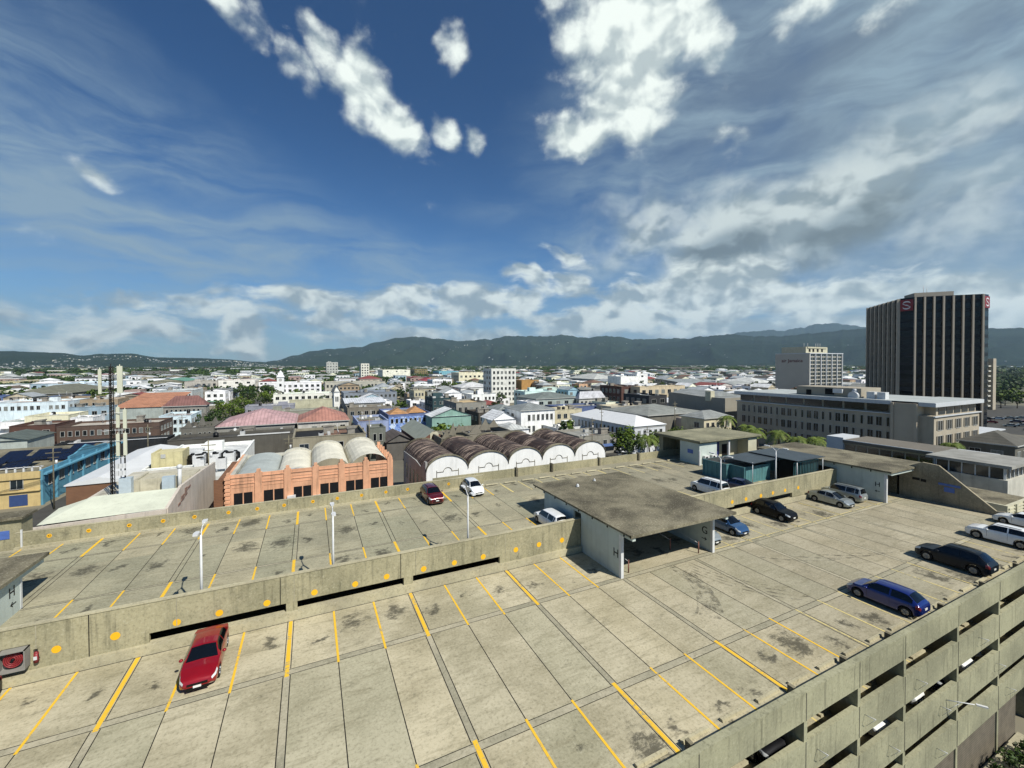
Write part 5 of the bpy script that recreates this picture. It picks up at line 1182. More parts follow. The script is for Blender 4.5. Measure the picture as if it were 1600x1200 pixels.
p = MB(); p.box(-72, -47.8, 116.5, 116.8, 0, 6.9); p.box(-72, -47.7, 116.2, 116.5, 5.6, 6.95); p.box(-72, -47.7, 116.1, 116.5, 3.1, 3.3); pp(p, 'front_wall', M_YW)
p = MB(); p.box(-48.1, -47.8, 116.8, 156, 0, 7.0); p.prism([(128, 7.0), (147, 7.0), (147, 7.6), (141, 7.7), (136, 9.0), (130.5, 7.7), (128, 7.6)], 'x', -48.1, -47.75)
for y in (117, 122.4, 128, 134, 141, 148, 155): p.box(-47.8, -47.45, y - .35, y + .35, 0, 6.9)
p.box(-47.8, -46.9, 116.9, 156, 6.0, 6.3); pp(p, 'flank_wall', M_BLUEW)
p = MB(); p.box(-72, -48.1, 116.8, 156, 6.0, 6.2); pp(p, 'roof', M_ROOFC)
windows(yb, 's', -70 + 54, -49 + 54, -.0, 5, 1, 3.6, 5.6, .4, .9); windows(yb, 'e', 2, 38, 54 - 47.8, 9, 1, 3.4, 5.8, .5, .9)
for i in range(5): p = MB(); p.box(-70.6 + i * 4.6, -68 + i * 4.6, 116.44, 116.5, .3, 2.5); pp(p, 'shop_door', mat('blue_shutter', '#29457a', .6, .1, 2))
M_SOLAR = mat('solar_glass', '#101a33', .15, .05, 2, stripes=(0, 1.0, .5)); 
for x, y in ((-66, 124), (-61.5, 124), (-57, 124), (-62, 133), (-57, 133), (-52.5, 131), (-53, 139)):
    p = MB(); p.prism([(y, 6.5), (y + 5.5, 8.0), (y + 5.5, 8.1), (y, 6.6)], 'x', x, x + 4.0); pp(p, 'solar_panel', M_SOLAR)
p = MB()
for k in range(14): p.box(-66 + k * 1.25, -65.75 + k * 1.25, 121, 121.3, 6.2, 7.2)
p.box(-66.2, -49.2, 121, 121.2, 7.0, 7.15); pp(p, 'panel_rack', M_WMETAL)

# ---- white rooftop with cooling plant, black tanks and yellow penthouse
pr = building('low white roofed building carrying cooling units and black tanks behind the cream building', 'building', -26, -11.5, 96, 122, 9.3, 'flat', '#c2c3bd', '#c4c7c4', (0, 0), 0, units=0); FOOT.append((-26, -11.5, 88, 122))
p = MB(); p.box(1, 5.6, 1, 1.3, 8.6, 12.0); p.box(1, 1.3, 1.3, 6, 8.6, 12); p.box(5.3, 5.6, 1.3, 6, 8.6, 12); p.box(1.3, 5.3, 1.3, 6, 11.6, 11.8); build(p, 'yellow_penthouse', mat('pale_yellow_plaster', '#c3b879', .8, .12, .7, streak=.3, dirt=.15), pr)
p = MB(); p.box(2.4, 3.1, .9, 1, 11, 11.7); build(p, 'penthouse_window', M_FRAME, pr)
for i, (x, y) in enumerate(((-17.9, 97.4), (-15.5, 97.4), (-13.1, 97.4), (-17.2, 94.2), (-13.6, 92.5))):
    low_ = y < 95.9
    a = thing('cooling_unit', ('leftmost of three rear grey cooling units on the white roof', 'middle of three rear grey cooling units on the white roof', 'rightmost of three rear grey cooling units on the white roof', 'smaller white cooling unit nearer the cream parapet, left one', 'smaller dark grey cooling unit nearer the cream parapet, right one')[i], 'cooling unit', (x, y, 8.6), 0, 'cooling units on the white roof')
    s = .9 if not low_ else .75
    p = MB(); p.box(-s, s, -s, s, .5, 2.4); build(p, 'case', M_WMETAL, a)
    p = MB(); p.tube((0, 0, 2.4), (0, 0, 2.55), s * .75, n=14); build(p, 'fan_grille', M_DARK, a)
    p = MB()
    for q in (-1, 1):
        for e in (-1, 1): p.tube((q * s * .85, e * s * .85, 0), (q * s * .85, e * s * .85, .5), .06, n=4)
    build(p, 'stand', M_WMETAL, a)
p = MB(); p.box(-26, -11.5, 88.5, 95.8, 0, 8.55); tag(build(p, 'plant_platform', mat('white_roof_deck', '#bfc1bb', .8, .1, .5, dirt=.25)), 'lower white roof deck in front of the cooling units and black tanks', 'roof deck')
for i in range(5):
    k = thing('water_tank', ('black plastic water tank, leftmost of the row behind the yellow penthouse', 'black plastic water tank, second from left in the row', 'black plastic water tank in the middle of the row', 'black plastic water tank, fourth from left in the row', 'black plastic water tank, rightmost of the row')[i], 'water tank', (-19.4 + i * 1.75, 99.6 + (i % 2) * .6, 8.6), 0, 'black water tanks on the white roof')
    p = MB(); p.tube((0, 0, 0), (0, 0, 1.9), .82, n=14); p.tube((0, 0, 1.9), (0, 0, 2.3), .82, .35, n=14); build(p, 'tank', M_TRIM, k); p = MB(); p.tube((0, 0, 2.3), (0, 0, 2.42), .3, n=10); build(p, 'lid', M_TRIM, k)

# ---- brick fronted gabled hall with a round window
gh = thing('gabled_hall', 'gabled hall with a brick front, cream centre bay and round window behind the arched warehouse', 'hall', (28.6, 115.5, 0)); FOOT.append((28, 36, 115, 145))
def pp(mb, name, mats): return build(mb, name, mats, gh, (-28.6, -115.5, 0))
p = MB(); p.prism([(28.6, 0), (36.4, 0), (36.4, 7), (32.5, 9.4), (28.6, 7)], 'y', 115.5, 115.8); p.box(28.6, 28.9, 115.8, 143, 0, 7); p.box(36.1, 36.4, 115.8, 143, 0, 7); pp(p, 'wall', mat('red_brick', '#80503c', .9, .2, 1.5, streak=.2, stripes=(2, .3, .25)))
p = MB(); p.prism([(31.3, 0), (33.7, 0), (33.7, 8.7), (33.2, 9.2), (31.8, 9.2), (31.3, 8.7)], 'y', 115.35, 115.5); pp(p, 'centre_bay', M_YELW)
p = MB(); disc(p, 32.5, 115.35, 7.7, .75); pp(p, 'round_window', mat('brick_ring', '#6b3428', .8, .1)); p = MB(); disc(p, 32.5, 115.3, 7.7, .5); p.box(32.1, 32.9, 115.3, 115.35, 4.4, 5.9); pp(p, 'window_pane', G1)
p = MB(); p.add([(28.2, 115.4, 6.8), (32.5, 115.4, 9.6), (32.5, 143.4, 9.6), (28.2, 143.4, 6.8), (36.8, 115.4, 6.8), (36.8, 143.4, 6.8), (28.2, 115.4, 6.65), (32.5, 115.4, 9.45), (36.8, 115.4, 6.65)], [(0, 1, 2, 3), (1, 4, 5, 2), (6, 7, 1, 0), (7, 8, 4, 1)]); pp(p, 'roof', mat('sage_metal_roof', '#8d9482', .6, .12, .4, stripes=(1, 1.2, .15)))

# ---- long white hall with white hipped roof (right of centre)
hw_ = thing('long_hall', 'long white two storey hall with a bright white hipped roof and small dark windows', 'hall', (92.6, 101.5, 0)); FOOT.append((92, 107, 101, 138))
p = MB(); p.box(0, 13, 0, 35, 0, 8.4); build(p, 'wall', mat('white_hall_wall', '#c3c7c9', .8, .08, .5, streak=.15), hw_)
p = MB(); roof_into(p, 'hip', 13, 35, 8.5, 2.6); build(p, 'roof', mat('white_metal_roof', '#d0d2d0', .5, .05, .5), hw_)
windows(hw_, 'w', 3, 31, 0, 13, 1, 4.8, 7.4, .4, .8, skip=.1); windows(hw_, 's', .8, 12.2, 0, 5, 2, 1.2, 7.8, .42, .55)
p = MB(); p.box(-.1, 13.1, -.12, 0, 7.9, 8.3); build(p, 'cornice', M_FRAME, hw_)

# ---- long blank grey wall block
bw = thing('building', 'large block with a long blank beige side wall and small cream stair tower', 'building', (148, 112, 0)); FOOT.append((147, 176, 111, 142))
p = MB(); p.prism([(0, 0), (29, 0), (29, 15.4), (22, 15.2), (12, 14.6), (0, 14.6)], 'x', 0, .4); p.box(.4, 26, 0, .4, 0, 14.6); p.box(.4, 26, 28.6, 29, 0, 14.6); build(p, 'wall', mat('blank_beige_wall', '#8f8a7a', .9, .08, .2, streak=.12), bw)
p = MB(); p.box(.4, 26, .4, 28.6, 14, 14.3); p.prism([(.4, 14.4), (20, 14.4), (10, 16.6)], 'y', 9, 30); build(p, 'roof', roofmat('#8b918f', 1), bw)
p = MB(); p.box(-.5, 1.8, 6.2, 8.8, 13, 17); build(p, 'stair_tower', M_YELW, bw)

# ---- beige office with white fascia
M_BG = mat('beige_stone_cladding', '#a89c82', .85, .08, .3, streak=.16); M_FAS = mat('white_fascia', '#b9bec0', .6, .05, .5, streak=.1); M_RB = mat('pale_blue_roof', '#a3aaa6', .7, .12, .25, dirt=.15)
of = thing('office_building', 'beige four storey office with slit windows and white fascia before the dark tower', 'office', (144, 49.2, 0)); FOOT.append((142, 174, 48, 106))
def pp(mb, name, mats): return build(mb, name, mats, of, (-144, -49.2, 0))
p = MB(); p.box(144, 170, 57.8, 104, 0, 14.6); p.box(146, 171.5, 49.4, 57.8, 0, 14.6); p.box(144, 146, 49.4, 52.4, 0, 14.6); p.box(145.2, 169.5, 58, 103, 14.6, 17.0); p.box(146.8, 171, 50, 57.8, 14.6, 17.0); pp(p, 'wall', M_BG)
p = MB(); p.box(143, 150, 52.4, 57.7, 0, 17.6); p.box(142.7, 143, 52.3, 52.9, 0, 17.6); p.box(142.7, 143, 57.2, 57.8, 0, 17.6); pp(p, 'stair_tower', mat('tan_cladding', '#b3a488', .85, .06, .3))
p = MB(); p.box(143.2, 170.6, 57.9, 104.6, 17.0, 18.0); p.box(143.2, 172.6, 48.8, 52.2, 17.0, 18.0); p.box(150.1, 172.6, 52.2, 57.9, 17.0, 18.0); p.box(143.6, 144, 58, 104.2, 14.35, 14.6); p.box(143.6, 172, 49.0, 49.4, 14.35, 14.6); pp(p, 'fascia', M_FAS)
p = MB(); p.box(143.5, 170.3, 58.2, 104.3, 18.0, 18.06); p.box(143.5, 172.3, 49.1, 58.2, 18.0, 18.06); pp(p, 'roof', M_RB)
for i in range(8): p = MB(); p.box(145.1, 145.2, 59.2 + i * 5.6, 64.2 + i * 5.6, 14.8, 16.9); pp(p, 'ribbon_window', G1)
for i in range(5): p = MB(); p.box(148 + i * 4.6, 151.8 + i * 4.6, 49.9, 50.0, 14.8, 16.9); pp(p, 'ribbon_window', G2)
def slit(w, h): return win_mesh(w, h, 0)
pat = [(.9, 0), (1.9, 0), (1.9, 0), (.9, 0)]
for j, z in enumerate((10.9, 7.0, 3.1)):
    for i in range(22):
        w = 1.3 if i % 4 in (1, 2) else .6; link('window', slit(w, 2.4), of, (-.005, 9.6 + i * 2.02, z), -pi / 2)
sp = MB()
for j, z in enumerate((10.9, 7.0, 3.1)):
    for g in range(5):
        for dx, w in ((.8, .5), (1.9, 1.0), (3.2, 1.0), (4.3, .4)):
            if w == 1.0: link('window', slit(.9, 2.4), of, (.5 + g * 5.3 + dx + .3, .195, z))
            else: sp.box(144.5 + g * 5.3 + dx + .1, 144.5 + g * 5.3 + dx + .5, 49.36, 49.4, z, z + 2.4)
pp(sp, 'slit_window', G1)
p = MB(); p.box(146, 157, 66, 84, 18.06, 20.8); pp(p, 'plant_room', mat('plant_room_wall', '#9b917a', .85, .08, .4))
p = MB(); p.box(145.9, 146, 79.5, 81, 18.1, 19.8); p.box(145.9, 146, 73, 75.5, 18.6, 20.4); pp(p, 'louvre', M_DARK)
p = MB(); p.box(145.2, 146, 70.5, 73, 19.2, 20.4); p.tube((144.9, 67.6, 18.6), (147.6, 67.6, 18.6), 1.3, n=12); p.tube((146.2, 67.6, 19.6), (146.2, 67.6, 20.7), .9, .5, n=10); pp(p, 'extract_unit', M_WMETAL)
for y in (60.3, 62.8): p = MB(); p.box(146, 148, y, y + 1.9, 18.06, 20.0); pp(p, 'rooftop_unit', M_WMETAL)

# ---- dark glass tower with pale ribs
TE1 = Vector((.688, -.726, 0)); TE2 = Vector((.726, .688, 0)); UP = Vector((0, 0, 1)); TA = Vector((244.0, 94.6, 0)); TH = 58.0
tw = thing('office_tower', 'dark glass office tower with tall pale vertical ribs and red signs at its top corners', 'office tower', tuple(TA)); FOOT.append((238, 300, 60, 130))
M_TG, t, b = new_mat('tower_dark_glass'); b.inputs['Roughness'].default_value = .12; b.inputs['Specular IOR Level'].default_value = .25
pos = t.new('ShaderNodeNewGeometry').outputs['Position']; sx = t.new('ShaderNodeSeparateXYZ'); t.l.new(pos, sx.inputs[0])
fl = t.m('LESS_THAN', t.m('FRACT', t.m('DIVIDE', sx.outputs[2], 3.9)), .42)
t.put(b.inputs['Base Color'], t.mix(fl, (.004, .0045, .006, 1), t.mix(t.ss(t.noise(pos, .12, 3, .5), .4, .6), (.007, .008, .010, 1), (.012, .012, .013, 1)))); t.put(b.inputs['Roughness'], t.m('ADD', t.m('MULTIPLY', fl, .35), .1))
M_RIB = mat('tower_rib_stone', '#a89c86', .8, .06, .2, streak=.1); M_TOPB = mat('tower_top_band', '#0c0d10', .5, 0)
LW, LD, CH = 30.5, 40.0, 3.6
outl = [(CH, 0), (LW - CH, 0), (LW, CH), (LW, LD - CH), (LW - CH, LD), (CH, LD), (0, LD - CH), (0, CH)]
def TP(a, b_, z=0): return TE1 * a + TE2 * b_ + UP * z
p = MB(); vs = [TP(a, b_, 0) for a, b_ in outl] + [TP(a, b_, TH) for a, b_ in outl]; n = 8
p.add(vs, [(i, (i + 1) % n, n + (i + 1) % n, n + i) for i in range(n)] + [tuple(range(n, 2 * n)), tuple(range(n - 1, -1, -1))]); build(p, 'glass_wall', M_TG, tw)
for k in range(8):
    a = CH + .2 + k * (LW - 2 * CH - .4) / 7; p = MB(); p.obox(TP(a, -.4, TH / 2 - .1), (TE1, TE2, UP), (.3, .38, TH / 2 - .1)); build(p, 'rib', M_RIB, tw)
for k in range(8):
    a = CH + .2 + k * (LD - 2 * CH - .4) / 7; p = MB(); p.obox(TP(-.55, a, TH / 2 - .1), (TE1, TE2, UP), (.55, .42, TH / 2 - .1)); build(p, 'rib', M_RIB, tw)
p = MB(); p.obox(TP(LW * .45, 12, TH + 1.4), (TE1, TE2, UP), (7, 4.5, 1.4)); build(p, 'plant_room', M_RIB, tw)
p = MB(); p.tube(TP(12, 12, TH + 2.8), TP(12, 12, TH + 6.5), .1); p.tube(TP(13.2, 12, TH + 2.8), TP(13.2, 12, TH + 5.6), .08); build(p, 'roof_aerial', M_WMETAL, tw)
def emblem(parent, c, ax, s):
    """red square sign with a white globe-like S mark"""
    ax = ax.normalized(); nrm_ = ax.cross(UP).normalized()
    g = MB(); g.obox(c, (ax, UP, nrm_), (s, s * 1.1, .12)); sg = build(g, 'sign_panel', mat('red_sign', '#8c1420', .5, .05), parent)
    g = MB()
    def loc(u, v, d_=.2): return c + ax * u * s + UP * v * s + nrm_ * d_
    def band(pts, wd):
        for i in range(len(pts) - 1):
            (u0, v0, w0), (u1, v1, w1) = pts[i], pts[i + 1]
            g.add([loc(u0, v0 - w0), loc(u1, v1 - w1), loc(u1, v1 + w1), loc(u0, v0 + w0)], [(0, 1, 2, 3)])
    band([(.62 * cos(a), .28 + .42 * sin(a), .05 + .07 * sin(a)) for a in [pi * .08 + i * (pi * .95) / 10 for i in range(11)]], 0)
    band([(-.6 + i * .04, .3 - .025 * i, .07) for i in range(12)], 0)
    band([(-.28 + .07 * i, .06 * (i - 4) * -.2, .11 * sin(pi * (i + .6) / 9.2)) for i in range(9)], 0)
    band([(.1 + i * .045, -.05 - .03 * i, .07) for i in range(12)], 0)
    band([(-.62 * cos(a), -.28 - .42 * sin(a), .05 + .07 * sin(a)) for a in [pi * .08 + i * (pi * .95) / 10 for i in range(11)]], 0)
    for f in list(g.f): pass
    build(g, 'emblem', mat('white_sign_mark', '#d4d4d4', .5, 0), sg)
dch = (TP(CH, 0) - TP(0, CH)); cm = (TP(CH, 0) + TP(0, CH)) / 2
nc = dch.normalized().cross(UP)
emblem(tw, cm + nc * .3 + UP * (TH - 3.4), dch, 2.3)
dch = (TP(LW, CH) - TP(LW - CH, 0)); cm = (TP(LW, CH) + TP(LW - CH, 0)) / 2; nc = dch.normalized().cross(UP)
emblem(tw, cm + nc * .3 + UP * (TH - 3.4), dch, 2.3)
# slim block behind the tower
sb_ = thing('building', 'slim beige block with stacked balconies showing right of the dark tower', 'apartment block', (372, 102, 0)); FOOT.append((366, 384, 95, 120))
p = MB(); p.box(0, 4.4, 0, 12, 0, 31); p.box(-4, 0, 2, 12, 0, 29); build(p, 'wall', M_BG, sb_)
for k in range(9): p = MB(); p.box(-4, 0, .8, 2, 2 + k * 3, 2.9 + k * 3); build(p, 'balcony', M_OFFW, sb_)

# ---- pale block with lettering on its blank flank
aj = thing('office_block', 'pale office block with a lettered blank side wall, white fins and a rooftop plant storey', 'office', (355.5, 196, 0)); FOOT.append((350, 405, 190, 226))
M_AJ = mat('pale_grey_render', '#b0aa98', .85, .05, .15)
p = MB(); p.box(0, .4, 0, 27, 0, 36); p.box(.4, 46.5, .6, 27, 0, 35.6); build(p, 'wall', M_AJ, aj)
for k in range(7): p = MB(); p.box(.4 + k * 7.6, 1.2 + k * 7.6, 0, .6, 0, 36); build(p, 'fin', M_FAS, aj)
p = MB(); p.box(-.1, 47, -.2, 27, 36, 36.7); build(p, 'roof_edge', M_FAS, aj)
for k in range(6):
    p = MB()
    for z in range(1, 35, 3): p.box(1.6 + k * 7.6, 4.1 + k * 7.6, .5, .6, z, z + 2.2); p.box(4.6 + k * 7.6, 7.4 + k * 7.6, .5, .6, z, z + 2.2)
    build(p, 'window_bay', G2, aj)
p = MB(); p.box(-6 + 6.2, 30, 3, 22, 36.7, 41.6); p.box(2, 28, 2.5, 3, 40.4, 41.6); build(p, 'plant_storey', M_YELW, aj)
p = MB()
for x in (4, 9, 15, 21): p.box(x, x + 2.4, 2.9, 3, 37.6, 40)
build(p, 'plant_opening', M_DARK, aj)
p = MB()
for x in (3, 8, 19, 22, 25): p.tube((x, 6, 41.6), (x, 6, 44.6), .15, n=4)
build(p, 'roof_aerial', M_WMETAL, aj)
o = link('lettering', text_mesh('air Jamaica', 3.9, mat('dark_red_letters', '#6e1a17', .6, 0), .08, 'lettering'), aj, (-.1, 13.5, 30.5)); o.rotation_euler = (pi / 2, 0, -pi / 2)

# ---- annex, terrace, stone chapel in front of the office
an = thing('annex', 'low annex with a white end block and dark window band before the beige office', 'building', (103.8, 34, 0)); FOOT.append((103, 116, 33, 54))
def pp(mb, name, mats): return build(mb, name, mats, an, (-103.8, -34, 0))
p = MB(); p.box(103.6, 110, 49.8, 53, 0, 12.3); p.box(103.7, 114, 30, 35.4, 0, 11.6); pp(p, 'white_block', M_FAS)
p = MB(); p.box(104, 112, 35.4, 49.8, 0, 11.3); pp(p, 'wall', M_BG)
p = MB(); p.box(103.4, 113, 35.4, 49.8, 11.3, 11.9); pp(p, 'roof', mat('brown_fascia', '#6d6658', .8, .1, .4))
p = MB(); p.box(103.2, 103.4, 35.4, 49.8, 11.85, 12.0); pp(p, 'roof_edge', M_FAS)
for i in range(7): p = MB(); p.box(103.93, 104, 35.7 + i * 2.02, 37.45 + i * 2.02, 8.7, 10.9); pp(p, 'window', G1)
pv = thing('roof_pavilion', 'flat roofed glazed pavilion with a broad white roof edge beyond the sloping end wall', 'pavilion', (98, 24, 0)); FOOT.append((94, 112, 20, 34))
p = MB(); p.box(-2, 9, 0, 9.8, 12.1, 12.55); build(p, 'roof', mat('dull_grey_roof', '#8f8e84', .8, .2, .4, dirt=.3), pv)
p = MB(); p.box(-.8, 8, 1, 9, 10.2, 12.1); build(p, 'glazing', G2, pv)
p = MB(); p.box(-1.2, 8.5, .6, 9.4, 0, 10.2); build(p, 'wall', M_OFFW, pv)
p = MB()
for k in range(6): p.box(-.9, -.8, 1 + k * 1.55, 1.15 + k * 1.55, 10.2, 12.1); p.box(-.8 + k * 1.7, -.65 + k * 1.7, .9, 1.0, 10.2, 12.1)
build(p, 'mullion', M_FAS, pv)
te = thing('terrace_building', 'low building with brown flat roofs and ribbed cream parapets right of the parking deck', 'building', (75, 10, 0)); FOOT.append((72, 96, 8, 48))
def pp(mb, name, mats): return build(mb, name, mats, te, (-75, -10, 0))
p = MB(); p.box(80, 93, 20.5, 31, 0, 9.0); p.box(74, 96, 31, 47, 0, 10.4); p.box(74.2, 79.8, 6, 30.8, 0, 6.5); pp(p, 'wall', M_OFFW)
p = MB(); p.box(80.3, 92.7, 20.8, 30.7, 9.0, 9.06); p.box(74.3, 95.7, 31.3, 46.7, 10.4, 10.46); pp(p, 'roof', M_ROOFC)
p = MB(); p.box(79.8, 80.1, 20.2, 31, 9, 10.2); p.box(80.1, 93.2, 20.2, 20.5, 8.4, 10.2); p.box(73.8, 74, 31, 47, 10.4, 11); 
for z in (8.5, 8.9, 9.3, 9.7): p.box(80.1, 93.2, 20.08, 20.2, z, z + .2)
for x in (82, 85, 88, 91): p.box(x, x + .4, 19.95, 20.08, 8.3, 10.2)
pp(p, 'parapet', M_YELW)
p = MB(); p.box(80, 101, 6, 20.0, 0, 7.6); pp(p, 'white_terrace', M_OFFW)
p = MB(); p.box(80, 80.3, 6, 20.0, 7.6, 8.5); p.box(96, 96.4, 7, 19.8, 7.6, 10.5); pp(p, 'terrace_wall', M_FAS)
sc_ = building('old grey stone hall with a pitched roof and arched windows at the right edge', 'hall', 151, 163, 37.5, 47, 8.6, 'hip', '#5e5c50', '#5b584c', (3, 1), 2.6, name='stone_hall'); FOOT.append((148, 200, 36, 48))
cv = thing('covered_walkway', 'long white flat canopy roof behind the old stone hall', 'canopy', (170, 50, 0))
p = MB(); p.box(5, 46, 6, 16, 5.2, 5.6); build(p, 'roof', M_FAS, cv)
p = MB()
for k in range(6): p.box(6 + k * 7, 6.3 + k * 7, 6.2, 6.5, 0, 5.2)
build(p, 'post', M_FAS, cv)

# ---- clock tower, utility poles
ct = thing('clock_tower', 'square white clock tower rising above the modern white office', 'clock tower', (-20, 375.9, 0)); FOOT.append((-24, -16, 370, 381))
p = MB(); p.box(-2.4, 2.4, -2.4, 2.4, 0, 20.0); p.box(-2.9, 2.9, -2.9, 2.9, 18.4, 18.9); p.box(-1.8, 1.8, -1.8, 1.8, 20, 22.0); p.tube((0, 0, 22), (0, 0, 23.6), 1.5, .2, 8); build(p, 'shaft', M_WPL, ct)
p = MB(); disc(p, 0, -2.41, 16.3, 1.2); build(p, 'clock_face', M_FRAME, ct); p = MB(); p.box(-.8, .8, -2.45, -2.4, 11.2, 13.2); build(p, 'window', G1, ct)
def pole(x, y, h, lab, base=0):
    o = thing('utility_pole', lab, 'utility pole', (x, y, base), 0, 'utility poles along the streets'); p = MB(); p.tube((0, 0, 0), (0, 0, h), .16, .1, 6); build(p, 'pole', M_ROOFC, o)
    p = MB(); p.box(-1.1, 1.1, -.06, .06, h - 1, h - .85); p.box(-.8, .8, -.06, .06, h - 1.9, h - 1.78); build(p, 'cross_arm', M_ROOFC, o)
    p = MB(); p.tube((.35, .2, h - 3.2), (.35, .2, h - 2.4), .2, n=8); build(p, 'transformer', M_WMETAL, o)
for x, y, h, lab in ((-44, 112, 12, 'dark utility pole in front of the turquoise flank of the corner building'), (-40, 150, 11.5, 'utility pole beside the long awning at the start of the shop street'), (-38.5, 178, 11, 'utility pole halfway along the shop street'), (-15.5, 92, 14.5, 'utility pole rising behind the cooling units'), (-3.5, 112, 11.5, 'utility pole left of the stained beige building'), (15.6, 120, 14, 'dark utility pole between the stained beige building and the grey green building'), (16.5, 150, 12.5, 'pale pole beside the lavender blue building'), (77.5, 103, 12, 'utility pole standing before the white corner shop'), (85, 88, 11, 'utility pole near the leafy street tree'), (88, 112, 14, 'tall utility pole in front of the long white hall'), (112.5, 104, 15.5, 'tall dark pole in front of the grey roofed warehouse')):
    pole(x, y, h, lab)
for x, y, z, lab in ((75.5, 78, 11.2, 'slender twin armed street light beside the palm, left one'), (79, 76, 10.8, 'slender twin armed street light beside the palm, right one')):
    l = thing('street_light', lab, 'street light', (x, y, 0)); H_ = z if z else 6.5
    p = MB(); p.tube((0, 0, 0), (0, 0, H_), .08, .05, 6); build(p, 'pole', M_WMETAL, l)
    p = MB(); p.tube((-1, 0, H_), (1, 0, H_), .05, n=5); build(p, 'arm', M_WMETAL, l); p = MB(); p.box(.8, 1.5, -.12, .12, H_ - .06, H_ + .04); build(p, 'lamp_head', M_WMETAL, l)

# ------------------------------------------------------------------ trees
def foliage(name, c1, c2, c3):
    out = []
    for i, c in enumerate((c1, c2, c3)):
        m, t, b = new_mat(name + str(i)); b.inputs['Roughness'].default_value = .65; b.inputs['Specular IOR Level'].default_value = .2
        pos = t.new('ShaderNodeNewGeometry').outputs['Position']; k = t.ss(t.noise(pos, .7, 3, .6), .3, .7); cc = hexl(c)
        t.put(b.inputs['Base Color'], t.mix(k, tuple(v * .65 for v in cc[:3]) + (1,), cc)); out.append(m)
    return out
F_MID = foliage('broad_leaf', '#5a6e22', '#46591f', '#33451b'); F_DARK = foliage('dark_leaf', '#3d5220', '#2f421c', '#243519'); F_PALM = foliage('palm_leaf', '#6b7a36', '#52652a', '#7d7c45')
M_BARK = mat('bark', '#4d4436', .9, .25, 3)
def crown_mesh(R, H, nc, per, s, mats, seed, z0, name='crown'):
    r = random.Random(seed); p = MB()
    for c in range(nc):
        u = Vector((r.gauss(0, 1), r.gauss(0, 1), r.gauss(0, 1))).normalized(); rad = r.uniform(.35, .95)
        cx, cy, cz = u.x * R * rad, u.y * R * rad, z0 + H / 2 + u.z * H / 2 * rad * (.8 if u.z < 0 else 1)
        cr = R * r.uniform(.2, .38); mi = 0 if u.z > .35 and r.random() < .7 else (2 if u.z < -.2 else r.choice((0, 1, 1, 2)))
        for k in range(per):
            v = Vector((r.gauss(0, 1), r.gauss(0, 1), r.gauss(0, .8))).normalized(); q = Vector((cx, cy, cz)) + v * cr * r.uniform(.6, 1.05)
            n_ = (v + Vector((r.uniform(-.7, .7), r.uniform(-.7, .7), r.uniform(-.2, .8)))).normalized(); a = n_.orthogonal().normalized(); a.rotate(Matrix.Rotation(r.uniform(0, 6.28), 3, n_)); b_ = n_.cross(a); e = s * r.uniform(.6, 1.2)
            p.add([q - a * e, q - b_ * e * .6, q + a * e, q + b_ * e * .6], [(0, 1, 2, 3)], mi)
    return p.mesh(name, mats)
def trunk_mesh(h, r0, R, seed):
    r = random.Random(seed); p = MB(); p.tube((0, 0, 0), (r.uniform(-.2, .2), 0, h), r0, r0 * .65, 8)
    for k in range(5):
        a = k * 1.26 + r.random(); p.tube((0, 0, h * .85), (cos(a) * R * .55, sin(a) * R * .55, h + R * r.uniform(.5, .9)), r0 * .45, r0 * .15, 5)
    return p.mesh('trunk', M_BARK)
def tree(lab, x, y, H, R, mats, seed, dens=1.0, cat='tree', group=None, base=0):
    th = H * .32; o = thing('tree', lab, cat, (x, y, base), 0, group)
    link('trunk', trunk_mesh(th, max(.15, H * .025), R, seed), o)
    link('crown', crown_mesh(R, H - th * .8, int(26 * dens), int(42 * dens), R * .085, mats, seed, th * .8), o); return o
TR = [('bright green bushy tree by the white arched warehouse, left one of a clump', 19.0, 62.5, 10.4, 2.4, 0), ('bright green bushy tree by the arched warehouse, middle one of a clump', 22.0, 62.8, 10.8, 2.6, 0), ('bright green bushy tree by the arched warehouse, right one of a clump', 25.2, 63.4, 10.3, 2.4, 0),
 ('full round green street tree below the long white hall', 83.5, 93.5, 9.6, 5.2, 0), ('dark round tree standing behind the long dark brick warehouse', 84.0, 193.0, 10.5, 4.6, 1), ('dark green tree left of the yellow roofed building, centre', 66, 321, 11, 8.0, 1),
 ('pale green tree in front of the grey roofed warehouse, left one', 96.5, 96.5, 8.2, 3.0, 0), ('pale green tree in front of the grey roofed warehouse, right one', 106, 96, 8.6, 4.2, 0), ('dark tree beside the beige office end wall', 128, 98.5, 9, 2.8, 1),
 ('bushy dark street tree nearest the roofless shell, left street', -31.5, 186, 9.2, 6.0, 1), ('dark street tree right of the maroon roofed building', -37.5, 215, 9.4, 5.5, 1), ('sunlit green street tree behind the roofless shell', -30.5, 232, 9.8, 5.6, 0), ('sunlit street tree in front of the white two storey house', -40, 262, 9.6, 5.6, 0), ('street tree right of the white two storey house', -35, 290, 10.2, 6.0, 0), ('tall street tree below the white blank walled store', -26, 312, 11.5, 6.4, 0), ('street tree left of the white modern office', -38, 345, 11.4, 6.6, 1), ('broad tree behind the maroon hipped roof', -72, 315, 10.6, 7.5, 1), ('dark tree further behind the maroon hipped roof', -82, 345, 10.4, 7, 1), ('dark tree below the mint roofed market building', -28, 372, 12, 7, 1),
 ('tree behind the white curved roof shed', 132, 385, 10, 8, 1), ('dark tree left of the mustard building', 163, 338, 11, 6, 1), ('tree by the white office block with small windows', 100, 372, 9.5, 7, 1), ('small tree behind the white villa', 93, 180, 9.5, 3.0, 0)]
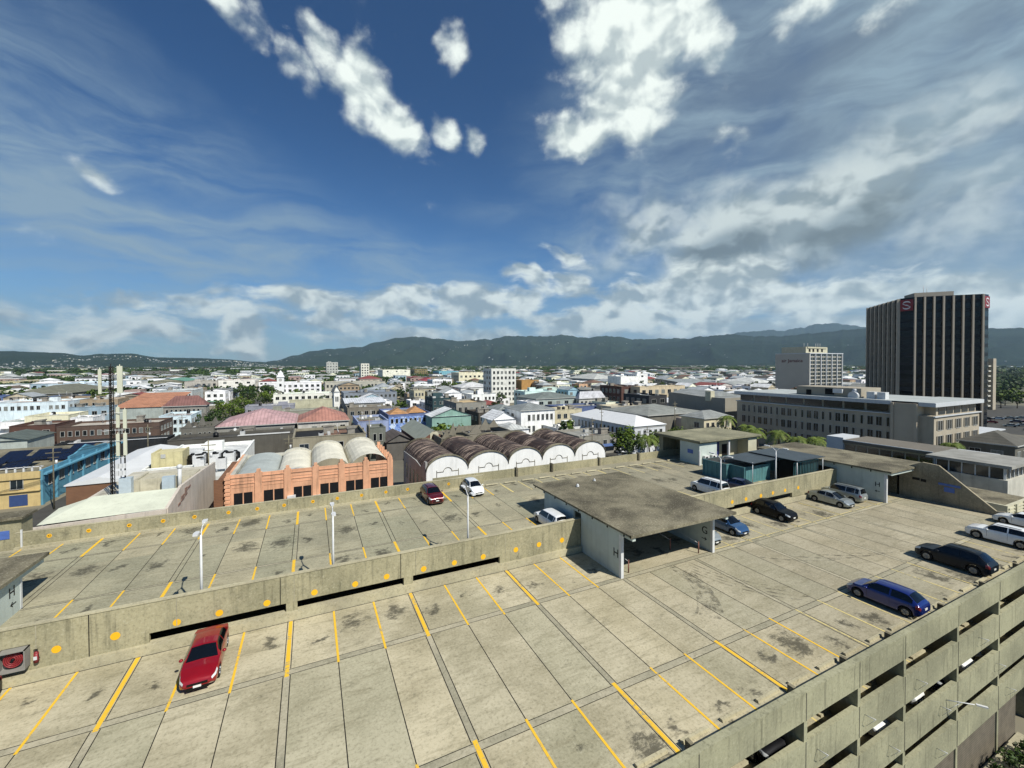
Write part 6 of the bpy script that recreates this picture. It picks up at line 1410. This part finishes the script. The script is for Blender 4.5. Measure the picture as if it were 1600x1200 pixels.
for i, (lab, x, y, H, R, k) in enumerate(TR):
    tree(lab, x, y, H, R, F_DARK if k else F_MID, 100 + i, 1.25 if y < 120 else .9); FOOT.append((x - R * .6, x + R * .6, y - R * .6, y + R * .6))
def palm(lab, x, y, H, seed, R=3.0):
    r = random.Random(seed); o = thing('palm_tree', lab, 'palm tree', (x, y, 0)); p = MB(); c = Vector((0, 0, 0)); lean = Vector((r.uniform(-.06, .06), r.uniform(-.06, .06), 0)); segs = 7
    for k in range(segs): n_ = c + Vector((lean.x * k, lean.y * k, H / segs)); p.tube(c, n_, .24 - .012 * k, .23 - .012 * k, 8, caps=False); c = n_
    build(p, 'trunk', M_BARK, o); p = MB()
    for f in range(22):
        a = f * 2.4 + r.uniform(-.2, .2); up = r.uniform(-.3, 1.0); d_ = Vector((cos(a), sin(a), 0)); sd = Vector((-sin(a), cos(a), 0)); pts = []
        for s in range(9):
            u = s / 8; pts.append(c + d_ * R * u * (1 - .12 * u) + UP * (R * (.75 * up * u - (.75 + .25 * up) * u * u)))
        for s in range(8):
            A_, B_ = pts[s], pts[s + 1]; w = R * .24 * (1 - abs(s / 8 - .4) * .9)
            for q in (-1, 1):
                for e in (0, .5):
                    P0 = A_.lerp(B_, e); P1 = A_.lerp(B_, e + .38); tip = P0 + sd * q * w + d_ * .18 - UP * (.35 * w + .1)
                    p.add([P0, P1, tip + d_ * .1, tip], [(0, 1, 2, 3)], r.choice((0, 1, 2)) if up < 0 else r.choice((0, 0, 1)))
    build(p, 'crown', F_PALM, o)
for i, (x, y, H, R, lab) in enumerate(((74.7, 76, 9.6, 2.9, 'dark palm beside the left corner of the stair hut, by the slender street lights'), (124, 93.6, 9.8, 3.2, 'palm at the left end of the beige office front'), (114.9, 81, 9.2, 2.9, 'low sunlit palm behind the stair hut roof'), (110.5, 73, 9.4, 2.9, 'palm just right of the stair hut roof'), (108.3, 66.2, 9.8, 3.1, 'palm in front of the middle of the beige office'), (107.9, 61.4, 9.2, 2.8, 'palm third from the white end block'), (109.2, 58.9, 9.3, 2.8, 'palm second from the white end block'), (103, 57.4, 8.6, 2.8, 'palm touching the white end block of the annex'), (101.6, 41.5, 8.6, 2.4, 'palm in front of the annex window band, left one'), (100.9, 37.8, 8.4, 2.6, 'palm in front of the annex window band, right one'), (143, 46.5, 7.4, 2.6, 'palm at the foot of the sunlit end of the beige office'))): palm(lab, x, y, H + 1.0, 40 + i, R * 1.1)

# cables slung between the poles of the shop street
def cable(lab, a, b_, n=4, sag=1.0):
    o = thing('overhead_cables', lab, 'cables', a)
    A_, B_ = Vector(a), Vector(b_); p = MB()
    for k in range(n):
        off = Vector(((k - n / 2) * .35, 0, -.45 * (k % 2))); prev = None
        for s in range(9):
            u = s / 8; q = (B_ - A_) * u + off - Vector((0, 0, sag * 4 * u * (1 - u)))
            if prev is not None: p.tube(prev, q, .03, n=4, caps=False)
            prev = q
    build(p, 'cable', M_TRIM, o)
cable('sagging black cables crossing the turquoise flank toward the long awning', (-44, 112, 11.2), (-40, 150, 10.7))
cable('sagging black cables over the shop street beyond the long awning', (-40, 150, 10.7), (-38.5, 178, 10.2))
cable('sagging black cables in front of the yellow facade at the left edge', (-44, 112, 10.6), (-75, 108, 9.5), 5)
cable('sagging cables between the two poles beside the lavender blue building', (15.6, 120, 13), (16.5, 150, 11.7), 3)
# ------------------------------------------------------------------ ground and streets
m, t, b = new_mat('city_ground'); b.inputs['Roughness'].default_value = .95
pos = t.new('ShaderNodeNewGeometry').outputs['Position']
ln = t.new('ShaderNodeVectorMath', operation='LENGTH'); t.l.new(pos, ln.inputs[0])
a1 = t.mix(t.ss(t.noise(pos, .03, 5, .6), .4, .6), hexl('#5c5a50'), hexl('#78725f')); a2 = t.mix(t.ss(t.noise(pos, .006, 7, .65), .42, .6), hexl('#26331a'), hexl('#4c5136'))
t.put(b.inputs['Base Color'], t.mix(t.ss(ln.outputs['Value'], 250, 900), a1, a2)); M_GROUND = m
p = MB(); S_ = 26000; p.quad((-S_, -2000, 0), (S_, -2000, 0), (S_, S_, 0), (-S_, S_, 0)); struct(p, 'ground', M_GROUND)
M_ASPH = mat('asphalt', '#45443f', .9, .2, .3, dirt=.2)
p = MB()
for x0, x1, y0, y1 in ((-200, 240, 51.8, 57.4), (13.9, 18.6, 57.4, 420), (-46.5, -37, 57.4, 176), (60.5, 70, 57.4, 130), (84, 91, 57.4, 240), (-39.8, -33, 176, 480), (40, 70, 2, 9.5), (49.6, 72, -20, 11.2), (252, 420, 46, 130)):
    p.quad((x0, y0, .02 if x1 - x0 > 100 else .03), (x1, y0, .02 if x1 - x0 > 100 else .03), (x1, y1, .02 if x1 - x0 > 100 else .03), (x0, y1, .02 if x1 - x0 > 100 else .03))
struct(p, 'road', M_ASPH)
bl = thing('bracket_light', 'long thin light arm sticking out from the lowest parking beams, lower right', 'light', (37.2, 11.7, 6.9))
p = MB(); p.tube((0, 0, 0), (.75, -1.05, .2), .03, n=6); p.tube((0, 0, -.7), (.4, -.55, .08), .015, n=5); build(p, 'arm', M_WMETAL, bl); p = MB(); p.obox((.95, -1.3, .22), ((.59, -.81, 0), (.81, .59, 0), (0, 0, 1)), (.26, .07, .04)); build(p, 'lamp_head', M_WMETAL, bl)
p = MB(); p.box(38, 49.4, 9.6, 11.7, 0, .16); p.box(72, 120, -6, 5, 0, .1); struct(p, 'pavement', M_LEDGE)
pl_ = thing('planter_bed', 'low planter bed with dark green shrubs at the foot of the parking garage, bottom right', 'planter', (43, 10.6, 0))
p = MB(); p.box(-4.5, 4.6, -1.9, .9, 0, .5); build(p, 'kerb', M_LEDGE, pl_)
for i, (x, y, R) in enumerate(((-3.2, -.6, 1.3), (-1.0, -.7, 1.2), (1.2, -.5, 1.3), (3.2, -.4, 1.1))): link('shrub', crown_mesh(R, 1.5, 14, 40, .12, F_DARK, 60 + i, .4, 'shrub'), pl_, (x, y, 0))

# ------------------------------------------------------------------ small cars in the streets and the far car park
def small_car_mesh():
    p = MB(); prof = [(-2.1, .35), (-2.12, .85), (-1.9, .98), (-1.55, 1.02), (-.95, 1.42), (.35, 1.45), (1.1, 1.0), (1.95, .82), (2.12, .6), (2.1, .35)]
    p.prism([(y, z) for y, z in prof if z < 1.1] , 'x', -.84, .84, 0)
    vs = []
    for s, w in ((-1, .78), (1, .78)): vs += [(s * .8, -1.6, 1.0), (s * .62, -.95, 1.43), (s * .62, .35, 1.45), (s * .8, 1.1, 1.0)]
    p.add(vs, [(0, 1, 2, 3), (7, 6, 5, 4), (0, 4, 5, 1), (3, 2, 6, 7)], 1); p.add(vs, [(1, 5, 6, 2)], 0)
    for s in (-1, 1):
        for y in (-1.3, 1.3): p.tube((s * .7, y, .31), (s * .86, y, .31), .31, n=10, mi=2)
    return p.mesh('parked_car', [M_TRIM, M_GLS, M_TYR])
SCM = small_car_mesh(); cp = [('white', WHT), ('silver', SIL), ('dark blue', DBL), ('red', RED), ('black', BLK), ('grey', GRY)]
def scar(x, y, rz, k, lab, group):
    o = link('parked_car', SCM, None, (x, y, .03), rz); o.material_slots[0].link = 'OBJECT'; o.material_slots[0].material = cp[k][1]; tag(o, lab, 'car', group)
rc = random.Random(5); q = 0
rown = ('nearest', 'second', 'third', 'fourth', 'farthest')
for j in range(5):
    for i in range(9):
        if rc.random() < .2: continue
        k = rc.choice((0, 0, 1, 1, 2, 3, 4, 5)); scar(262 + i * 6.5 + j * 9, 55 + j * 8.2 - i * 2.2, .4, k, '%s car in the %s row of the distant car park beside the dark tower' % (cp[k][0], rown[j]), 'cars in the far car park')
for x, y, rz, k, lab in ((-50.5, 108, .2, 3, 'red car in the street corner before the yellow facade'), (-56, 107, 1.5, 4, 'black car at the left edge before the yellow facade'), (-35.5, 190, 0, 4, 'dark car under the trees at the start of the tree lined street'), (-44.6, 166, 0, 0, 'white car beside the long white awning'), (-43.8, 158, 0, 2, 'dark blue car beside the utility pole by the awning'), (86.5, 99, 1.2, 1, 'silver car under the full round street tree'), (89, 104, 0, 0, 'white car half hidden by the full round street tree'), (88, 97, 1.4, 0, 'white car at the right edge of the round tree shade'), (78.5, 98.5, 0, 2, 'dark blue car before the grey shop with dark bays'), (15.0, 190, 0, 3, 'red car far along the narrow centre street'), (17.2, 205, 0, 0, 'white car far along the narrow centre street')): scar(x, y, rz, k, lab, None)

# ------------------------------------------------------------------ the rest of the city: small buildings and trees filling the plain
def P_(x, y, z):
    v = Vector((x, y, z)) - CAMP; d_ = v.dot(Fv); return 800 + 655 * v.dot(Rv) / d_, 579.1 - 655 * v.dot(Uv) / d_
FOOT += [(-36, 78, 0, 57), (13.5, 19, 57, 420), (-48, -33, 57, 480), (60, 70, 57, 100), (238, 330, 40, 135), (-36, -10, 80, 97), (-36, -13, 60, 96), (110, 144, 30, 95)]
def free(x0, x1, y0, y1):
    for a, b_, c, d_ in FOOT:
        if x0 < b_ + 1 and a < x1 + 1 and y0 < d_ + 1 and c < y1 + 1: return False
    return True
LM = [(pxs[0], pxs[1], y0, label) for cat, label, x0, x1, y0, y1, h, roof, wc, rc_, win, rise, pxs in CITY]
short = {}
for l in LM:
    s = l[3]
    for cut in (' with ', ' in the ', ' right of ', ' left of ', ' behind ', ' at the ', ' on the ', ' whose ', ' below ', ' among ', ' beside ', ' along ', ' under '): 
        if cut in s and len(s.split(cut)[0].split()) >= 2: s = s.split(cut)[0]
    short[l[3]] = s
cnt_s = {}
for v in short.values(): cnt_s[v] = cnt_s.get(v, 0) + 1
LM = [l for l in LM if cnt_s[short[l[3]]] == 1 and len(short[l[3]].split()) <= 5 and short[l[3]].split()[-1] not in ('the', 'on', 'of')]
rr = random.Random(21); cand = []
y = 92.0
while y < 1500:
    step = 13.5 + y * .018
    az0, az1 = -25.5, 76.5
    x = y * math.tan(radians(az0)) if True else 0; xmax = min(y * math.tan(radians(74)), 1500)
    while x < xmax:
        w = rr.uniform(7, 15) * (1 + y / 1100); d_ = rr.uniform(8, 14) * (1 + y / 900); x0 = x + rr.uniform(0, 4); y0 = y + rr.uniform(0, 5)
        x += w + rr.uniform(3, 9) * (1 + y / 500)
        dist = sqrt(x0 * x0 + y0 * y0)
        if rr.random() > (.88 if dist < 420 else .66 if dist < 800 else .45): continue
        if dist > 1500 or not free(x0, x0 + w, y0, y0 + d_): continue
        cand.append((dist, x0, y0, w, d_))
    y += step
cand.sort()
WCOL = [('white', '#dcdcd6'), ('cream', '#cfc7a6'), ('pale grey', '#9b9c96'), ('beige', '#9a8f76'), ('off white', '#cbccc3'), ('pale blue', '#8fa9b5'), ('tan', '#a08a68'), ('dull pink', '#a98d80'), ('sand coloured', '#ab9f80')]
RCOL = [('grey', '#85877f'), ('pale grey', '#b6bab5'), ('white', '#dcdedc'), ('rusty', '#7b5a45'), ('dark', '#514f48'), ('red', '#8d3d35'), ('green grey', '#7f9084'), ('brown', '#6b5a4a'), ('silver', '#9aa2a5')]
used = {}; ind = 0; far_b = MB(); far_m = [wallmat(c) for n, c in WCOL] + [roofmat(c) for n, c in RCOL] + [G1]
NIND = 205
for dist, x0, y0, w, d_ in cand:
    h = rr.choice((4.5, 5.5, 6.5, 7.5, 8.5)) if dist < 250 else rr.choice((5, 6.5, 8, 9, 11))
    if dist < 150: h = rr.choice((4, 5, 6))
    wi = rr.choice((0, 0, 0, 1, 1, 2, 3, 4, 4, 4, 5, 6, 7, 8)); ri = rr.choice((0, 1, 1, 1, 2, 2, 2, 2, 3, 4, 5, 6, 7, 8, 8)); roof = rr.choice(('flat', 'flat', 'flat', 'hip', 'gable')); rise = 0 if roof == 'flat' else rr.uniform(1.5, 3.0)
    cxp, cyp = P_(x0 + w / 2, y0, h)
    if cxp < -25 or cxp > 1640: continue
    if ind < NIND:
        ind += 1
        best = min(LM, key=lambda l: abs((l[0] + l[1]) / 2 - cxp) + abs(l[2] - y0) * .25)
        nm = short[best[3]]; rel = 'behind' if (best[0] <= cxp <= best[1] and y0 > best[2]) else 'before' if best[0] <= cxp <= best[1] else 'left of' if cxp < best[0] else 'right of'
        rt = {'flat': 'flat', 'hip': 'hipped', 'gable': 'gabled'}[roof]
        size = 'small' if w < 14 else 'wide'
        fl = 1 if h < 6 else 2 if h < 9 else 3
        key = '%s %s building with %s %s roof %s the %s' % (size, WCOL[wi][0], RCOL[ri][0], rt, rel, nm)
        used[key] = used.get(key, 0) + 1
        if used[key] > 1:
            key2 = '%s %s block with %s %s roof, more distant, %s the %s' % (size, WCOL[wi][0], RCOL[ri][0], rt, rel, nm); used[key2] = used.get(key2, 0) + 1; key = key2
        len(key.split()) > 16 and print('CUT', key)
        building(' '.join(key.split()[:16]), 'building', x0, x0 + w, y0, y0 + d_, h, roof, WCOL[wi][1], RCOL[ri][1], (max(2, int(w / 3.2)), fl) if dist < 420 else (max(2, int(w / 4)), fl), rise, name='building', group='small buildings filling the town', far=True, units=None if dist < 400 else 0)
        FOOT.append((x0, x0 + w, y0, y0 + d_))
    else:
        far_b.box(x0, x0 + w, y0, y0 + d_, 0, h, wi, 'bt')
        k = len(WCOL) + ri
        if roof == 'flat': far_b.box(x0 - .2, x0 + w + .2, y0 - .2, y0 + d_ + .2, h, h + .3, k)
        else: n0 = len(far_b.f); roof_into(far_b, roof, w, d_, h, rise, x0, y0, .5); far_b.mi[n0:] = [k] * (len(far_b.f) - n0)
        if roof == 'gable': far_b.prism([(x0, h), (x0 + w, h), (x0 + w / 2, h + rise - .1)], 'y', y0, y0 + .2, wi)
        for f_ in range(1 if h < 7 else 2 if h < 10 else 3): 
            nw = max(2, int(w / 4.5))
            for i in range(nw): a = x0 + (i + .3) * w / nw; far_b.box(a, a + w / nw * .42, y0 - .06, y0, 1.2 + f_ * 3.2, 2.7 + f_ * 3.2, len(far_m) - 1, 'n')
        FOOT.append((x0, x0 + w, y0, y0 + d_))
tag(build(far_b, 'distant_town', far_m), 'mass of small pale buildings of the distant town on the plain', 'town', kind='stuff')

# trees between the buildings: the nearer ones one by one, the far belts as one mass
protos = []
for s in range(7):
    H = 8.5; protos.append((trunk_mesh(2.6, .25, 3.6, 300 + s), crown_mesh(rr.uniform(3.4, 4.4), 6.2, 15, 16, .62, F_DARK if s % 3 else F_MID, 320 + s, 2.2)))
tc_ = []; rt_ = random.Random(77)
for i in range(12000):
    a = radians(rt_.uniform(-25.5, 76.5)); dist = sqrt(rt_.uniform(130 ** 2, 1500 ** 2)); x, y = dist * sin(a), dist * cos(a)
    if y < 95: continue
    pn = noise.noise(Vector((x * .006, y * .006, 3.1)))
    if rt_.random() > (.3 if dist < 350 else .85) + pn * .9: continue
    if not free(x - 2.5, x + 2.5, y - 2.5, y + 2.5): continue
    tc_.append((dist, x, y))
tc_.sort(); tl = {}
far_t = MB()
for i, (dist, x, y) in enumerate(tc_):
    s = rt_.uniform(.8, 1.25) * (1 if dist < 300 else 1.15)
    if i < 150:
        cxp, cyp = P_(x, y, 8); best = min(LM, key=lambda l: abs((l[0] + l[1]) / 2 - cxp) + abs(l[2] - y) * .25); rel = 'behind' if y > best[2] + 4 and best[0] <= cxp <= best[1] else 'left of' if cxp < (best[0] + best[1]) / 2 else 'right of'
        k = i % 7; word = ('round', 'ragged', 'broad', 'dense', 'narrow', 'spreading', 'leafy')[k]; key = '%s %s tree %s the %s' % (word, 'dark green' if k % 3 else 'light green', rel, short[best[3]]); tl[key] = tl.get(key, 0) + 1
        if tl[key] > 1: key = '%s, farther back' % key
        o = thing('tree', ' '.join(key.split()[:16]), 'tree', (x, y, 0), rt_.uniform(0, 6.28), 'trees scattered through the town'); o.scale = (s, s, s * rt_.uniform(.85, 1.15)); link('trunk', protos[k][0], o); link('crown', protos[k][1], o)
    else:
        R = 4.4 * s; mi = rt_.choice((0, 1, 1, 2))
        for c in range(26):
            u = Vector((rt_.gauss(0, 1), rt_.gauss(0, 1), rt_.gauss(0, 1))).normalized(); q = Vector((x, y, 5.0)) + Vector((u.x * R, u.y * R, u.z * 3.4)) * rt_.uniform(.5, 1.0)
            a = Vector((rt_.gauss(0, 1), rt_.gauss(0, 1), rt_.gauss(0, 1))).normalized(); b_ = a.orthogonal().normalized(); e = 1.35 * s; far_t.add([q - a * e, q - b_ * e, q + a * e, q + b_ * e], [(0, 1, 2, 3)], rt_.choice((0, 1, 2)))
# belts of trees and houses from 1.5 to 5 km
for i in range(8500):
    a = radians(rt_.uniform(-26, 77)); dist = sqrt(rt_.uniform(1450 ** 2, 4600 ** 2)); x, y = dist * sin(a), dist * cos(a); pn = noise.noise(Vector((x * .0022, y * .0022, 8)))
    R = rt_.uniform(14, 30)
    if pn > .18 and rt_.random() < .6: continue
    for c in range(16):
        u = Vector((rt_.gauss(0, 1), rt_.gauss(0, 1), rt_.gauss(0, 1))).normalized(); q = Vector((x, y, 4.5)) + Vector((u.x * R, u.y * R, abs(u.z) * 7)) ; aa = Vector((rt_.gauss(0, 1), rt_.gauss(0, 1), rt_.gauss(0, .5))).normalized(); b_ = (aa.orthogonal()).normalized(); e = 5.0
        far_t.add([q - aa * e, q - b_ * e, q + aa * e, q + b_ * e], [(0, 1, 2, 3)], rt_.choice((0, 1, 2)))
tag(build(far_t, 'distant_woodland', F_DARK), 'dark green mass of trees across the distant plain', 'woodland', kind='stuff')
fh = MB(); HM_ = [wallmat('#c2c3bd'), wallmat('#b8b092'), wallmat('#9b9c96'), roofmat('#8d3d35'), roofmat('#a6aaa5')]
for i in range(1500):
    a = radians(rt_.uniform(-26, 77)); dist = sqrt(rt_.uniform(1450 ** 2, 4500 ** 2)); x, y = dist * sin(a), dist * cos(a)
    w, d_, h = rt_.uniform(10, 34), rt_.uniform(8, 20), rt_.choice((5, 7, 9, 11, 14)); k = rt_.choice((0, 0, 1, 2)); ax = rt_.uniform(-.6, .6)
    fh.obox((x, y, h / 2), ((cos(ax), sin(ax), 0), (-sin(ax), cos(ax), 0), (0, 0, 1)), (w / 2, d_ / 2, h / 2), k); fh.obox((x, y, h + .4), ((cos(ax), sin(ax), 0), (-sin(ax), cos(ax), 0), (0, 0, 1)), (w / 2 + .5, d_ / 2 + .5, .4), rt_.choice((3, 4, 4, 0)))
tag(build(fh, 'distant_suburb', HM_), 'specks of pale houses in the trees toward the foot of the hills', 'suburb', kind='stuff')

# ------------------------------------------------------------------ hills
def hill_mat(name, c1, c2, c3):
    m, t, b = new_mat(name); b.inputs['Roughness'].default_value = .95; b.inputs['Specular IOR Level'].default_value = .05
    pos = t.new('ShaderNodeNewGeometry').outputs['Position']; a = t.mix(t.ss(t.noise(pos, .004, 9, .7), .35, .65), hexl(c1), hexl(c2)); t.put(b.inputs['Base Color'], t.mix(t.ss(t.noise(pos, .0016, 8, .7), .56, .7), a, hexl(c3)))
    bn = t.new('ShaderNodeBump'); bn.inputs['Strength'].default_value = .8; bn.inputs['Distance'].default_value = 30; t.l.new(t.noise(pos, .012, 8, .7), bn.inputs['Height']); t.l.new(bn.outputs[0], b.inputs['Normal']); return m
def px_az(x): return math.degrees(atan2(x - 800, 655)) + 25.67
HOUSES = []
def hills(name, prof, r_near, r_far, mat_, seed, houses=0):
    """prof: (pixel column, pixel row of the crest) read off the photo -> a ridge of real height at its real distance"""
    pa_ = []
    for px, py in prof:
        d_ = Fv * 655 + Rv * (px - 800) - Uv * (py - 579.1); pa_.append((math.degrees(atan2(d_.x, d_.y)), d_.z / sqrt(d_.x ** 2 + d_.y ** 2)))
    def crest(a):
        if a <= pa_[0][0]: return pa_[0][1]
        for (u, e), (v, g) in zip(pa_, pa_[1:]):
            if a <= v: k = sm((a - u) / (v - u)); return lerp(e, g, k)
        return pa_[-1][1]
    a0, a1 = pa_[0][0], pa_[-1][0]; NA = 420; NR = 46; vs = []; r_c = lerp(r_near, r_far, .62)
    hs = []
    for i in range(NA + 1):
        a = lerp(a0, a1, i / NA); H_ = crest(a) * r_c * (1 + .035 * noise.noise(Vector((a * .9, seed, 0))) + .02 * noise.noise(Vector((a * 2.7, seed, 4)))); ra = radians(a); edge = min(1, min(i, NA - i) / 10)
        for j in range(NR + 1):
            u = j / NR; r = lerp(r_near, r_far, u); x, y = r * sin(ra), r * cos(ra)
            ridge = 1 - abs(noise.noise(Vector((x, y, seed * 900.)) / 900)) * 2; r2 = 1 - abs(noise.noise(Vector((x, y, seed * 300.)) / 340)) * 2; n3 = noise.noise(Vector((x, y, 5.)) / 130)
            if u <= .62: b_ = sm(u / .62) ** 1.15 if u < .62 else 1; k = sin(pi * min(1, u / .62)) ; h = H_ * (b_ + k * (.34 * (ridge - .6) + .16 * (r2 - .6) + .04 * n3)); h = min(h, (H_ * .97) * (.15 + .85 * u / .62) if u < .6 else h)
            else: h = H_ * (1 - sm((u - .62) / .38))
            if u > .55: h += H_ * .012 * n3 * (1 if u < .7 else 0)
            h = max(h, 0) * (edge if name != 'hills' else 1) - (0.5 if j == 0 else 0)
            vs.append((x, y, h + 28 * min(1, u * 3) * 0)); 
            if houses and .05 < u < .5: hs.append((x, y, h))
    W_ = NR + 1; fs = [(i * W_ + j, (i + 1) * W_ + j, (i + 1) * W_ + j + 1, i * W_ + j + 1) for i in range(NA) for j in range(NR)]
    p = MB(); p.add(vs, fs, 0, True); struct(p, 'hills', mat_)
    r = random.Random(seed)
    for k in range(houses):
        x, y, z = r.choice(hs)
        if noise.noise(Vector((x, y, 0)) / 700) < -.05: continue
        HOUSES.append((x + r.uniform(-25, 25), y + r.uniform(-40, 40), z))
HM1 = hill_mat('hill_scrub', '#1d2a1b', '#283522', '#39432f'); HM2 = hill_mat('hill_forest', '#16231a', '#1e2c1d', '#2a3824')
hills('hills', [(-60, 543), (0, 544), (50, 546), (100, 548), (130, 552), (160, 549), (200, 549), (250, 555), (300, 556), (350, 558), (400, 562), (440, 565), (500, 571), (540, 574)], 4700, 8200, HM1, 1, 1300)
hills('hills', [(380, 572), (430, 561), (460, 553), (490, 546), (520, 543), (560, 540), (590, 533), (620, 526), (650, 524), (680, 527), (720, 531), (760, 528), (800, 523), (850, 524), (880, 521), (910, 525), (950, 523), (1000, 528), (1060, 526), (1120, 540), (1200, 560)], 5600, 10500, HM1, 2, 600)
hills('hills', [(740, 575), (800, 570), (850, 561), (900, 553), (950, 546), (1000, 540), (1050, 532), (1100, 523), (1140, 520), (1180, 523), (1240, 521), (1300, 515), (1350, 511), (1420, 506), (1500, 507), (1560, 509), (1600, 510), (1680, 508)], 4900, 9200, HM2, 3, 60)
hills('hills', [(1100, 535), (1140, 521), (1160, 517), (1200, 515), (1225, 515), (1250, 511), (1275, 505), (1310, 503), (1330, 506), (1360, 511), (1420, 516), (1480, 520)], 10500, 15500, HM2, 4, 0)
fh = MB()
for x, y, z in HOUSES:
    w, d_, h = rt_.uniform(6, 14), rt_.uniform(7, 10), rt_.uniform(2, 4.5); fh.box(x - w / 2, x + w / 2, y - d_ / 2, y + d_ / 2, z - 6, z + h, rt_.choice((0, 1, 2, 2, 2, 4)))
tag(build(fh, 'hillside_houses', HM_), 'scattered pale specks of houses on the wooded hillsides', 'houses', kind='stuff')
# ------------------------------------------------------------------ haze: one closed box of thin even air
m = bpy.data.materials.new('air_haze'); m.use_nodes = True; nt = m.node_tree; nt.nodes.clear(); o_ = nt.nodes.new('ShaderNodeOutputMaterial'); v = nt.nodes.new('ShaderNodeVolumePrincipled')
v.inputs['Color'].default_value = (.56, .80, 1.0, 1); v.inputs['Density'].default_value = 4.4e-5; v.inputs['Anisotropy'].default_value = .2; nt.links.new(v.outputs[0], o_.inputs['Volume'])
p = MB(); p.box(-14000, 18000, -600, 16500, -1, 1420); tag(build(p, 'haze', m), kind='stuff')
SC.cycles.volume_bounces = 0; SC.cycles.max_bounces = 6
